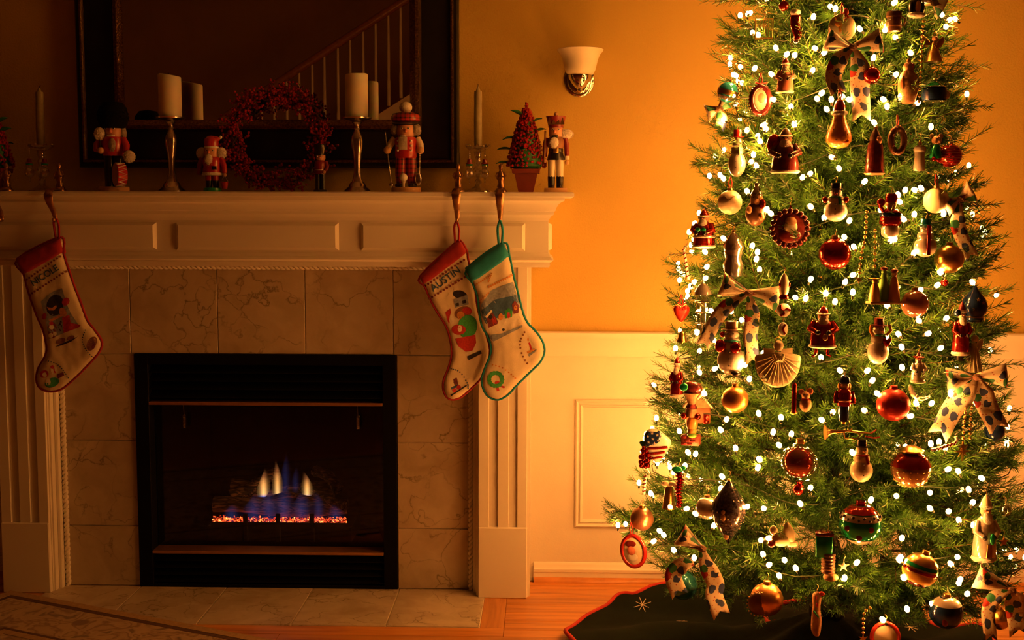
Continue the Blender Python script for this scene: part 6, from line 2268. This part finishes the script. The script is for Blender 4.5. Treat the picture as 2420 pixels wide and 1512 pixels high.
orn('glass_tower', 'clear glass tower ornament with a white dome roof at the left', 1661, 726, [
    ('tower', 'clear', [('L', (0, 0), [(18, -60), (19, -54), (15, -30), (16, 0), (18, 24), (17, 30)], 8)]), ('dome', 'pearl', [('L', (0, 0), [(21, 30), (20, 36), (12, 50), (4, 58), (0, 62)], 16)]), ('floors', 'silver', [('L', (0, 0), [(17, v), (20, v + 2), (17, v + 4)], 12) for v in (-40, -14, 12)])], 62)
snowman('snowman with red mittens, brown hat and teal scarf below the left bow', 1728, 822, 66, 130, 'brown', 'teal', [('mitten', 'redfoil', [('B', (-22, 6, 22), (13, 16, 10))]), ('mitten', 'redfoil', [('B', (14, 4, 26), (13, 14, 10))]), ('foot', 'black', [('B', (14, -58, 14), (12, 8, 12))]), ('earmuff', 'redfoil', [('B', (-20, 32, 4), 7)])])
# scallop shell angel
pts = []
for k in range(15):
    a = math.radians(-196 + 212 * k / 14)
    pts.append((53 * math.cos(a), 2 + 60 * math.sin(a)))
orn('shell_angel', 'cream scallop shell angel in the middle left of the tree', 1838, 858, [
    ('shell', 'shell', [('Q', [(-12, 26)] + [(x, y_) for x, y_ in pts] + [(12, 26)], 10, 10)]), ('ribs', 'shell', [('T', [(0, 20, 5), (x * 0.6, 20 + (y_ - 20) * 0.6, 7), (x * 0.95, 20 + (y_ - 20) * 0.95, 3)], [1.5, 2.6, 2.6], 6) for x, y_ in pts[1:-1]]),
    ('wing', 'shell', [('P', [(-34, 36), (-8, 34), (-8, 20), (-34, 18)], -3, 1)]), ('wing', 'shell', [('P', [(34, 36), (8, 34), (8, 20), (34, 18)], -3, 1)]), ('head', 'shell', [('B', (0, 42, 6), (12, 13, 10))]), ('praying_arms', 'shell', [('T', [(-12, 22, 8), (-6, 6, 14), (0, 10, 16)], 4), ('T', [(12, 22, 8), (6, 6, 14), (0, 10, 16)], 4)]), ('halo', 'gold', [('R', (0, 54, 2), 8, 1)])], 58, 0.0)
santa('bright red santa bell with two dangling legs in the middle', 1945, 772, 62, 100, 'redfoil', hat='red', extra=[('leg', 'redfoil', [('T', [(-14, -48, 0), (-16, -66, 4), (-24, -70, 8)], [4, 4, 3])]), ('leg', 'redfoil', [('T', [(12, -48, 0), (12, -66, 4), (20, -68, 8)], [4, 4, 3])]), ('medal', 'gold', [('B', (4, -22, 30), (6, 8, 2), 10)])])
orn('nativity_group', 'nativity group of yellow and green figures in the right middle', 2090, 672, [
    ('kneeling_figure', 'yellow', [('L', (-26, 6), [(13, -40), (14, -34), (10, -8), (6, 2)], 14), ('B', (-26, 8, 6), 7)]), ('standing_figure', 'lime', [('L', (0, -4), [(14, -38), (13, -10), (8, 18), (5, 24)], 14), ('B', (0, 29, -4), 7)]), ('third_figure', 'orange', [('L', (22, 4), [(15, -42), (15, -34), (11, 0), (6, 18)], 14)]), ('third_head', 'skin', [('B', (22, 24, 4), 7)]), ('hats', 'dred', [('B', (22, 32, 4), (9, 6, 8)), ('B', (0, 37, -4), (9, 5, 8))]), ('halo', 'gold', [('L', (-26, 4), [(14, 14), (15, 15), (14, 16)], 16)]), ('base', 'wood', [('X', (-40, 40, -46, -40, -12, 18))])], 40)
ball('rosy pearl glass bauble right of the nativity group', 2162, 718, 33, pm('rosy_pearl_glass', (0.62, 0.26, 0.18), 0.1, metal=0.6, var=0.4, vscale=18, coat=0.6))
snowman('little snowman in a red and green cone hat holding a heart', 2076, 806, 52, 112, 'dred', 'green', [('heart', 'redfoil', [('Q', [(12, -12), (22, 0), (22, 10), (12, 6), (4, 10), (2, 0)], 8, 5, 20)]), ('arm', 'orange', [('T', [(-16, 14, 6), (-26, 26, 10), (-22, 40, 8)], 4)]), ('arm', 'orange', [('T', [(16, 14, 6), (26, 26, 10), (22, 40, 8)], 4)])])
orn('onion_drop', 'dark navy onion shaped drop with gold stars at the right edge', 2303, 718, [
    ('onion', 'navy', [('L', (0, 0), [(18, -42), (22, -36), (20, -30), (28, -18), (30, -4), (25, 12), (14, 26), (5, 38), (3, 44)], 22)]), ('stars', 'gold', [('P', [(x + u * 0.7, v + w_ * 0.7) for u, w_ in star(5, 7, 3)], math.sqrt(max(0, 27 ** 2 - x * x)) - 2, math.sqrt(max(0, 27 ** 2 - x * x)) + 2) for x, v in ((-12, -10), (8, 4), (14, -18), (-4, 12))]), ('rim', 'gold', [('L', (0, 0), [(20, -33), (23, -30), (20, -27)], 22)])], 44)
santa('slender red santa beneath the navy onion drop at the right', 2272, 776, 42, 128, 'redfoil', hat='dred', extra=[('boots', 'black', [('L', (0, 0), [(12, -76), (13, -64)], 12)]), ('bag', 'navy', [('B', (-14, 38, 8), (8, 9, 7))])])
orn('shell_angel', 'small pale shell angel above the right ribbon bow', 2300, 822, [
    ('skirt', 'shell', [('L', (0, 0), [(22, -56), (21, -52), (13, -16), (8, 0), (6, 12)], 12)]), ('ribs', 'shell', [('T', [(9 * math.cos(a), 0, 9 * math.sin(a)), (22 * math.cos(a), -55, 22 * math.sin(a))], 1.8, 5) for a in [k * PI / 7 for k in range(8)]]), ('head', 'shell', [('B', (2, 22, 2), 9)]), ('wing', 'shell', [('Q', [(8, 8), (22, 22), (24, 6), (14, -8)], 4, 4, -4)])], 32)
ball('smooth gold bauble below the mitten snowman', 1737, 944, 32, 'goldsatin', 'goldsatin')
orn('candle_stick', 'thin red candle ornament standing right of the shell angel', 1877, 938, [('candle', 'redfoil', [('L', (0, 0), [(6, -38), (6, 30), (3, 34)], 12)]), ('wick', 'black', [('T', [(0, 33, 0), (0, 44, 0)], 0.8)]), ('clip', 'gold', [('B', (0, -38, 0), (9, 4, 6))])], None)
orn('mouse_ornament', 'little tan mouse beside the thin red candle', 1904, 946, [('body', 'tan', [('B', (0, -10, 0), (14, 18, 12))]), ('head', 'tan', [('B', (0, 12, 4), (10, 10, 10))]), ('ear', 'pink', [('B', (9, 22, 0), (8, 8, 2))]), ('ear', 'pink', [('B', (-10, 20, 0), (7, 7, 2))]), eyes2(4, 15, 12), ('scarf', 'redfoil', [('L', (0, 2), [(8, 2), (11, 4), (8, 7)], 12)])], 24)
orn('soldier_ornament', 'red coated glass nutcracker soldier above the brass trumpet', 1995, 944, [
    ('legs', 'navy', [('L', (0, 0), [(11, -52), (13, -46), (12, -10)], 14)]), ('coat', 'redfoil', [('L', (0, 0), [(16, -14), (17, -8), (18, 14), (14, 24), (8, 27)], 16)]), ('belt', 'pink', [('L', (0, 0), [(17, -4), (18.5, -1), (17, 2)], 16)]), ('arm', 'red', [('T', [(-17, 20, 0), (-21, 4, 2), (-20, -8, 5)], 5)]), ('arm', 'red', [('T', [(17, 20, 0), (21, 4, 2), (20, -8, 5)], 5)]), ('head', 'skin', [('B', (0, 34, 0), (11, 11, 11))]), ('hair', 'orange', [('B', (-11, 32, -2), (5, 8, 6)), ('B', (11, 32, -2), (5, 8, 6))]), ('helmet', 'navy', [('L', (0, 0), [(13, 39), (14, 42), (12, 52), (6, 58), (0, 59)], 16)]), ('foot_cap', 'gold', [('L', (0, 0), [(5, -58), (6, -52)], 10)]), eyes2(4, 36, 10)], 58)
orn('brass_trumpet', 'brass trumpet with looped tubing hanging in the centre', 2004, 1022, [
    ('bell', 'gold', [('L', (0, 0), [(0.1, 0), (0.1, 0)], 6)]), ('tubing', 'gold', [('T', [(-30, 2, 0), (0, 4, 0), (40, 0, 0), (52, -2, 0)], [4, 3, 2.5, 2], 10), ('T', [(-10, 2, 2), (-8, -12, 4), (20, -14, 4), (28, -6, 3), (20, 2, 2)], 2.4, 8), ('T', [(0, 4, 0), (0, 10, 0)], 2), ('T', [(8, 4, 0), (8, 10, 0)], 2)]), ('flare', 'gold', [('T', [(-28, 2, 0), (-42, 1, 0), (-50, 0, 0), (-54, 0, 0)], [4, 7, 13, 18], 16)]), ('ribbon', RIB, [('T', [(52, -2, 2), (66, 8, 2)], 1.6), ('T', [(40, -8, 2), (60, -12, 2), (74, -10, 2)], 2)])][1:], 14, 0.0)
ball('big satin red bauble with a star sparkle painted on', 2111, 956, 39, 'redsatin', 'redsatin', [('painted_star', 'pearl', [('T', [(8 - 10 * math.cos(k * PI / 4), 14 - 12 * math.sin(k * PI / 4), 35), (8 + 10 * math.cos(k * PI / 4), 14 + 12 * math.sin(k * PI / 4), 34)], 0.6, 4) for k in range(4)])])
orn('crescent_moon', 'pale crescent moon ornament behind the satin red bauble', 2168, 926, [('moon', 'pearl', [('Q', [(-22, 14), (-14, -10), (8, -22), (28, -14), (30, -8), (12, -12), (-4, -4), (-14, 16)], 10, 6)])], None, 0.0, off=0.0)
santa('tiny santa in a red and black hat above the crescent moon', 2170, 868, 34, 74, 'pearl', hat='maroon', extra=[('hat_rim', 'redfoil', [('L', (0, 0), [(10, 22), (14, 25), (10, 28)], 14)])])
santa('glossy red glitter santa hugging the left edge of the tree', 1600, 890, 32, 96, 'redfoil', hat='red')
orn('chimney_acrobat', 'upside down elf ornament over a brick chimney at the left', 1634, 968, [
    ('chimney', 'brick', [('X', (-22, 22, -84, -60, -12, 12))]), ('bricks', 'maroon', [('X', (-21 + 14 * k + (7 if j % 2 else 0), -9 + 14 * k + (7 if j % 2 else 0), -83 + 8 * j, -77 + 8 * j, 11, 13)) for j in range(3) for k in range(2)]), ('bear', 'orange', [('B', (2, -34, 0), (14, 18, 12)), ('B', (2, -52, 2), (11, 10, 10))]), ('sprig', 'lime', [('B', (4, -60, 8), (12, 6, 8))]),
    ('torso', 'tan', [('L', (0, 0), [(16, -16), (12, 0), (9, 14), (14, 30), (20, 40)], 14)]), ('belt', 'maroon', [('L', (0, 0), [(12, 2), (14, 6), (10, 14)], 14)]), ('hat', 'maroon', [('B', (0, 52, 0), (26, 16, 16))]), ('leaf_trim', 'green', [('B', (-16, 54, 8), (12, 10, 10))]), ('arm', 'cream', [('T', [(14, 28, 2), (26, 40, 4), (28, 54, 4)], 4)]), ('mitten', 'redfoil', [('B', (-16, -14, 8), 8)]), ('mitten', 'redfoil', [('B', (16, -14, 8), 8)])], 68)
orn('gingerbread_house', 'brown gingerbread house with white icing behind the chimney elf', 1650, 958, [
    ('walls', 'dwood', [('X', (-28, 30, -44, -6, -22, -4))]), ('roof', 'tan', [('P', [(-34, -6), (34, -6), (6, 26), (-6, 26)], -26, -2)]), ('icing', 'white', [('T', [(-34, -6, -1), (-6, 26, -1), (6, 26, -1), (34, -6, -1)], 2.4)]), ('door', 'redfoil', [('X', (14, 26, -44, -20, -4, -1))])], None, 0.0, off=-0.03)
orn('flag_heart', 'rounded flag mitten with white stars over red and white stripes', 1556, 1052, [
    ('base', 'white', [('Q', [(-34, 22), (-22, 38), (-2, 38), (18, 24), (30, 10), (22, -12), (6, -36), (-8, -40), (-26, -8)], 14, 9)]), ('star_field', 'navy', [('Q', [(-34, 20), (-22, 36), (-2, 36), (10, 26), (2, 4), (-28, -4)], 14, 8, 2.0)]), ('stars', 'pearl', [('P', [(x + u, v + w_) for u, w_ in star(5, 4, 1.7)], 8.5, 10.5) for x, v in ((-24, 22), (-14, 30), (-12, 16), (-2, 26), (-22, 8), (-8, 6), (0, 14))]),
    ('stripes', 'redfoil', [('T', [(-26, -8, 5), (0, -5, 9), (22, -2, 5)], 3.5, 6), ('T', [(-20, -20, 5), (0, -17, 9), (16, -14, 5)], 3.5, 6), ('T', [(-14, -31, 4), (0, -28, 7), (10, -26, 4)], 3, 6)])], 38, -0.2)
orn('berry_cluster', 'cluster of shiny red berries at the far left below the bough', 1525, 1082, [('berries', 'redfoil', [('B', (14 * math.cos(k * 2.4) * math.sqrt(k / 22), 26 * math.sin(k * 2.4) * math.sqrt(k / 22), 6 * math.cos(k)), 6, 9) for k in range(22)]), ('leaf', 'leaf', [('Q', [(-6, 24), (-16, 36), (-4, 40), (4, 28)], 3, 4)])], 30)
ball('large clear bauble with a ruby heart and beaded drop below', 1891, 1092, 48, CLEAR, 'gold', [('ruby_core', 'red', [('B', (-4, 0, 0), (34, 38, 30), 20)]), ('neck', 'redfoil', [('L', (0, 0), [(10, -46), (6, -52), (10, -56)], 12)]), ('finial', 'redfoil', [('B', (-3, -66, 0), (13, 14, 13))])])
snowman('tall cream snowman with black hat and red scarf below the trumpet', 2036, 1088, 54, 104, 'black', 'lacq', body='shell')
ball('large bauble with gold cap, ruby shoulder and net of gold beads', 2152, 1108, 46, pm('amber_glass', (0.60, 0.32, 0.14), 0.15, metal=0.6, var=0.4, vscale=50, coat=0.5), 'gold', [('ruby_shoulder', 'red', [band(46, 8, 38)]), ('gold_rings', 'gold', [('L', (0, 0), [(18, 44), (28, 42), (30, 46), (20, 52), (10, 56)], 20)]), ('bead_net', 'gold', [('B', (44 * math.cos(a) * math.cos(t), 46 * math.sin(t), 44 * math.sin(a) * math.cos(t)), 2.6, 6) for t in (-0.9, -0.6, -0.3, 0.0) for a in [k * PI / 9 for k in range(10)]])])
orn('beaded_pickle', 'long red beaded drop with green leaves at the left', 1605, 1148, [('beads', 'redfoil', [('L', (2 * math.sin(k), 0), [(5, -52 + 8 * k), (8 + k * 0.4, -48 + 8 * k), (5, -44 + 8 * k)], 12) for k in range(11)]), ('leaf_cap', 'green', [('B', (-4, 40, 4), (14, 8, 8)), ('B', (10, 44, 2), (8, 6, 6))])], 50)
orn('fluted_cup', 'golden fluted glass bell glowing beside the red beaded drop', 1581, 1168, [('bell', 'gold', [('L', (0, 0), [(16, -34), (15, -30), (12, 0), (10, 14), (6, 20)], 12)]), ('bow', 'shell', [('B', (-8, 26, 4), (10, 7, 5)), ('B', (8, 26, 4), (10, 7, 5))])], 32)
orn('candy_cane', 'short striped candy cane under the red berry cluster', 1525, 1146, [('cane', 'white', [('T', [(-3, -22, 0), (0, 14, 0), (4, 22, 0), (9, 22, 0), (11, 16, 0)], 3.4, 10)]), ('stripes', 'redfoil', [('T', [(-6 + k * 0.6, -16 + 9 * k, 2.4), (1 + k * 0.6, -13 + 9 * k, 2.4)], 1.6, 6) for k in range(5)])], None)
ball('copper pink satin bauble at the lower left bough tip', 1517, 1226, 28, 'copper')
ball('satin silver bauble left of the dark mosaic drop', 1671, 1200, 27, 'pearl', 'copper')
orn('mosaic_drop', 'dark pointed drop with snowman mosaic in the lower left', 1722, 1212, [('drop', 'mosaic', [('L', (0, 0), [(0, -78), (8, -62), (24, -40), (36, -18), (41, 4), (38, 24), (26, 46), (12, 66), (4, 78)], 22)]), ('tiles', 'silver', [('B', (40 * math.cos(a) * q, v, 40 * math.sin(a) * q), 2.2, 6) for v, q in ((-34, 0.68), (-20, 0.86), (-6, 0.96), (8, 1.0), (22, 0.94), (36, 0.78)) for a in [k * PI / 8 + v for k in range(8)]]), ('snowman_motif', 'tan', [('B', (-6, -2, 40), (6, 9, 2), 10), ('B', (-6, 10, 39), (5, 6, 2), 10), ('B', (-2, -52, 16), (6, 9, 2), 10)]), ('cap', 'gold', [('L', (0, 0), [(4, 76), (5, 82), (0, 84)], 10)])], 84)
orn('santa_plate', 'oval red rimmed plate with a santa face at the lower left', 1497, 1302, [('plate', 'cream', [('B', (0, 0, 0), (28, 36, 4), 26)]), ('rim', 'lacq', [('T', [(28 * math.cos(k * PI / 18), 37 * math.sin(k * PI / 18), 0) for k in range(37)], 5, 8)]), ('painted_face', 'pink', [('B', (-4, 2, 4), (10, 11, 1), 12)]), ('painted_hat', 'dred', [('B', (-4, 18, 3.5), (13, 8, 1), 12)]), ('painted_beard', 'white', [('B', (-2, -14, 3.5), (13, 10, 1), 12)])], 42, -0.35, ribbon=True, tilt=-0.12)
orn('dove_ornament', 'white dove with raised wing and red berry in the lower middle', 1846, 1268, [('body', 'shell', [('B', (0, -6, 0), (24, 18, 14))]), ('wing', 'shell', [('Q', [(2, 6), (8, 36), (20, 32), (32, 8), (28, -10), (10, -8)], 8, 8, 6)]), ('head', 'shell', [('B', (-18, 16, 2), (10, 12, 9))]), ('tail', 'shell', [('Q', [(16, -14), (36, -10), (38, -22), (18, -24)], 5, 4)]), ('berry', 'lacq', [('B', (-24, -14, 12), 9)])], 30, 0.0)
orn('green_stocking', 'green glass stocking over a striped brown boot in the lower middle', 1954, 1306, [('box', 'green', [('X', (-26, 12, -10, 44, -12, 12))]), ('ribs', 'brown', [('L', (4, 0), [(15, -48 + 8 * k), (17, -44 + 8 * k), (15, -40 + 8 * k)], 16) for k in range(6)]), ('foot', 'tan', [('B', (10, -56, 8), (18, 10, 14))]), ('trim', 'maroon', [('X', (-28, 14, 42, 50, -14, 14))])], 50)
ball('big green bauble with red crown and white checkered bands', 2033, 1238, 49, 'green', 'redfoil', [('red_crown', 'red', [band(49, 30, 47)]), ('checker_band', 'pearl', [band(49, 13, 28)]), ('lower_band', 'pearl', [band(49, -46, -32)]), ('checks', 'black', [('B', (49 * math.cos(a) * 0.93, 18 + 6 * (k % 2), 49 * math.sin(a) * 0.93), (4, 4, 4), 6) for k, a in enumerate([j * PI / 11 for j in range(12)])]), ('flowers', 'dred', [('B', (x, v, math.sqrt(49 ** 2 - x * x - v * v)), (7, 7, 2), 8) for x, v in ((-30, -2), (22, -2), (-4, -22))])])
ball('tilted bauble striped in gold, red, yellow and plum', 2175, 1346, 41, 'gold', 'gold', [('green_band', 'green', [band(41, 8, 16)]), ('red_band', 'redfoil', [band(41, -3, 4)]), ('yellow_band', 'yellow', [band(41, -28, -7)]), ('plum_band', 'maroon', [band(41, -40, -28)])], tilt=0.28)
santa('tall pale glass santa lantern at the lower right edge', 2328, 1246, 58, 160, 'pearl', hat='shell', extra=[('sash', 'green', [('B', (6, -22, 26), (7, 14, 4))]), ('skirt_folds', 'gold', [('T', [(-8 + 4 * k, -66, 27), (-4 + 3 * k, -34, 25)], 2) for k in range(4)])])
ball('small clear glass jar ornament at the right edge', 2376, 1206, 14, CLEAR, 'silver')
orn('tiny_star', 'little orange star under the clear jar at the right edge', 2372, 1280, [('star', 'orange', [('P', star(5, 12, 5), -2, 2)])], 12)
ball('dark teal glass globe hanging low behind a ribbon tail', 1614, 1382, 35, pm('smoky_teal_glass', (0.03, 0.22, 0.25), 0.08, metal=0.5, var=0.3, coat=0.6), 'gold', off=-0.005)
ball('large amber bauble bearing a dark portrait medallion at the bottom', 1812, 1416, 39, 'goldsatin', 'gold', [('medallion', 'brown', [('B', (-16, -4, 27), (24, 28, 12), 22)]), ('medallion_beads', 'gold', [('B', (-16 + 25 * math.cos(k * PI / 10), -4 + 29 * math.sin(k * PI / 10), 30 - 5 * math.cos(k * PI / 10)), 2, 6) for k in range(20)])])
orn('gingerbread_figure', 'flat tan gingerbread figure seen edge on at the bottom', 1930, 1448, [('body', 'tan', [('Q', [(-10, 46), (4, 52), (10, 40), (8, 10), (12, -20), (8, -54), (-4, -56), (-12, -40), (-12, -10), (-10, 16)], 14, 8)]), ('green_sash', 'green', [('T', [(-8, 8, 8), (4, -8, 8)], 2)]), ('red_marks', 'lacq', [('B', (-2, 38, 7), (2, 6, 2), 8), ('B', (0, 22, 8), (2, 6, 2), 8)]), ('red_bow', RIB, [('B', (10, 48, 2), (7, 6, 4))])], 52)
ball('smoky dark globe with a snow capped top at the bottom right', 2236, 1446, 39, 'navy', 'gold', [('snow_cap', 'pearl', [band(39, 20, 38, 1.03)]), ('painted_figure', 'dred', [('B', (-16, -14, 32), (8, 10, 3), 10)])])
ball('golden bauble shining brightly at the bottom right corner', 2362, 1462, 25, 'gold', off=0.0)
orn('round_plate', 'cream plate with a red rim cut off by the bottom edge', 2092, 1506, [('plate', 'cream', [('B', (0, 0, 0), (30, 34, 4), 24)]), ('rim', 'lacq', [('T', [(31 * math.cos(k * PI / 16), 35 * math.sin(k * PI / 16), 0) for k in range(33)], 5, 8)])], 38)
ball('dark plum bauble peeping out beside the right ribbon tails', 2350, 1018, 24, 'navy')
orn('gold_star', 'many pointed gold star hanging below the right ribbon bow', 2275, 1066, [('star', 'gold', [('P', star(8, 18, 5), -2, 2), ('P', star(4, 24, 4), -3, 3)])], 20)
orn('candy_cane', 'red and white candy cane lying across the right boughs', 2232, 1056, [('cane', 'white', [('T', [(-32, -6, 0), (0, 0, 0), (26, 8, 0), (32, 16, 0), (28, 24, 0)], 4, 10)]), ('stripes', 'redfoil', [('T', [(-28 + 10 * k, -9 + 2.6 * k, 3), (-22 + 10 * k, -1 + 2.6 * k, 3)], 2, 6) for k in range(6)])], None)
orn('shell_star', 'small cream star ornament right of the green stocking', 1994, 1338, [('star', 'shell', [('Q', star(5, 14, 6), 7, 5)])], 14, off=-0.005)
ball('little red bauble low inside the right boughs', 2232, 668, 9, 'redfoil', off=-0.005)

# ---- bead strands with star ends
def beads(label, pts, r, end=True):
    P3 = [on_tree(a, b, 1.0, 0.02) for a, b in pts]
    o = thing('bead_strand', label, 'garland', P3[0])
    C = smooth_open([p - P3[0] for p in P3], 10)
    s = scale_at(P3[0])
    acc, last = 0.0, None
    me = None
    for p in C:
        if last is None or (p - last).length > r * 2.5 * s:
            if me is None:
                b = MB().ball((0, 0, 0), r * s, 10, 7).build('bead', GOLD, o)
                me = b.data
            else:
                b = link('bead', me, o)
            b.location = p
            last = p
    MB().tube(C, 0.6 * s, 4).build('thread', WIREG, o)
    if end:
        st = MB()
        e = C[-1]
        sp = star(6, 12 * s, 4 * s)
        st.prism([(e.x + u, e.z - 10 * s + w_) for u, w_ in sp], e.y - 1.5 * s, e.y + 1.5 * s)
        st.build('star_pendant', GOLD, o)
    return o


beads('gold bead strand on the left of the pair beside the red bauble', [(2048, 500), (2044, 560), (2036, 600), (2030, 650)], 4.2)
beads('gold bead strand on the right of the pair beside the red bauble', [(2068, 545), (2068, 590), (2066, 640)], 4.2, False)
beads('gold bead strand running down at the upper right', [(2182, 50), (2178, 110), (2176, 170), (2172, 240)], 4.0, False)
beads('gold bead strand on the left of the pair under the right bow', [(2282, 965), (2278, 1000), (2276, 1045)], 4.0)
beads('gold bead strand on the right of the pair under the right bow', [(2296, 955), (2294, 990), (2292, 1040)], 4.0, False)
beads('gold bead strand with star at the bottom middle', [(2056, 1436), (2042, 1450), (2040, 1500)], 3.8)
beads('gold bead strand beside the oval photo frame', [(1746, 185), (1746, 230), (1744, 262)], 3.2, False)

# ---- printed ribbon bows
PRINT = mat_print('snowman_print_ribbon')
KNOT = pm('ribbon_knot_brown', (0.20, 0.10, 0.05), 0.7, var=0.3, vscale=80)


def bow(label, knot, loops, tails, off=0.034, width=46):
    """loops: (tip x, tip y, width); tails: (list of pixels, width)"""
    k3 = on_tree(knot[0], knot[1], 1.0, off)
    s = scale_at(k3)
    o = thing('ribbon_bow', label, 'bow', k3)
    Rm = CROT
    rx, rz = Rm @ V((1, 0, 0)), V((0, 0, 1))
    ry = V((0, -1, 0))

    def L3(u, v, w_):
        return rx * (u * s) + rz * (v * s) + ry * (w_ * s)
    for tx, ty, wd in loops:
        u1, v1 = tx - knot[0], -(ty - knot[1])
        D = math.hypot(u1, v1)
        du, dv = u1 / D, v1 / D
        nu, nv = -dv, du
        m = MB()
        vv, ff, uv = [], [], []
        n, k = 22, 6
        for i in range(n + 1):
            t = i / n
            al = D * math.sin(PI * t) ** 0.75
            dep = 17 * math.sin(2 * PI * t) * (0.4 + 0.6 * math.sin(PI * t))
            hw = wd / 2 * (0.16 + 0.84 * min(1.0, math.sin(PI * t) ** 0.8))
            for j in range(k + 1):
                q = (j / k * 2 - 1)
                cu = 4 * (1 - q * q)
                shift = -dv * 0
                vv.append(L3(du * al + nu * hw * q, dv * al + nv * hw * q + (-3 if t > .5 else 3) * q, dep + cu + 2 * math.sin(6 * t + 3 * q)))
                uv.append((t * 2 * D / 180, (q * 0.5 + 0.5) * wd / 180))
        for i in range(n):
            for j in range(k):
                a = i * (k + 1) + j
                ff.append((a, a + 1, a + k + 2, a + k + 1))
        m.add(vv, ff)
        m.uv = uv
        ob = m.build('loop', PRINT, o, smooth=80)
        md = ob.modifiers.new('thick', 'SOLIDIFY')
        md.thickness = 0.0006
    for pts, wd in tails:
        C = smooth_open([V((a - knot[0], -(b - knot[1]), 0)) for a, b in pts], 6)
        m = MB()
        vv, ff, uv = [], [], []
        n, k = len(C) - 1, 4
        ln = 0.0
        for i, c in enumerate(C):
            a, b = C[max(0, i - 1)], C[min(n, i + 1)]
            d = (b - a).normalized()
            nr = V((-d.y, d.x, 0))
            if i:
                ln += (C[i] - C[i - 1]).length
            t = i / n
            hw = wd / 2 * (0.25 + 0.75 * min(1, t * 3.0))
            for j in range(k + 1):
                q = j / k * 2 - 1
                dd = 0.0
                if i == n:
                    dd = abs(q) * wd * 0.35 - wd * 0.1       # swallow tail end
                p = c + nr * hw * q + d * dd
                vv.append(L3(p.x, p.y, 4 + 9 * math.sin(t * 7 + 0.8) * t + 4 * q * math.sin(t * 5)))
                uv.append((ln / 180, (q * 0.5 + 0.5) * wd / 180))
        for i in range(n):
            for j in range(k):
                a = i * (k + 1) + j
                ff.append((a, a + 1, a + k + 2, a + k + 1))
        m.add(vv, ff)
        m.uv = uv
        ob = m.build('tail', PRINT, o, smooth=80)
        md = ob.modifiers.new('thick', 'SOLIDIFY')
        md.thickness = 0.0006
    shapes(MB(), [('B', (0, 0, 8), (10, 8, 8), 10), ('T', [(-6, 4, 12), (0, 0, 17), (7, -4, 12)], 3)], s).build('knot', KNOT, o)
    return o


bow('largest printed ribbon bow with two long tails near the tree top', (2014, 112), [(1952, 92, 52), (2082, 96, 54)], [([(2014, 112), (1985, 140), (1972, 180), (1980, 215)], 40), ([(2014, 112), (2032, 160), (2036, 215), (2038, 275)], 46)])
bow('printed ribbon bow with tails in the left middle above the mitten snowman', (1768, 692), [(1704, 672, 56), (1842, 706, 60)], [([(1768, 692), (1720, 722), (1690, 762), (1664, 812)], 34), ([(1768, 692), (1778, 740), (1776, 800), (1780, 852)], 34)])
bow('printed ribbon bow with broad tails at the right edge beneath the shell angel', (2306, 890), [(2238, 900, 58), (2378, 884, 54)], [([(2306, 890), (2280, 930), (2250, 975), (2222, 1022)], 54), ([(2306, 890), (2322, 930), (2340, 968), (2358, 1008)], 50)])
bow('printed ribbon bow with a dangling tail at the lower left over the skirt', (1658, 1294), [(1606, 1264, 52)], [([(1658, 1294), (1668, 1330), (1692, 1380), (1690, 1410), (1704, 1448)], 42), ([(1640, 1330), (1612, 1336), (1592, 1362), (1604, 1398)], 40)])
bow('printed ribbon bow cut off by the lower right corner', (2388, 1392), [(2306, 1362, 58)], [([(2388, 1392), (2352, 1410), (2338, 1450), (2340, 1505)], 34), ([(2388, 1392), (2402, 1430), (2408, 1490)], 50)])
bow('printed ribbon rosette at the right edge above the frosted gold bauble', (2268, 470), [(2236, 492, 42), (2296, 452, 50)], [([(2268, 480), (2264, 520), (2276, 560), (2296, 604)], 34)])
bow('small crumpled printed ribbon bow at the upper left edge', (1698, 258), [(1670, 268, 40), (1716, 240, 34)], [([(1698, 258), (1706, 285), (1700, 300)], 26)], 0.02)
bow('printed ribbon bow cut off by the top right of the frame', (2206, 8), [(2228, 22, 50), (2184, -8, 44)], [], 0.02)
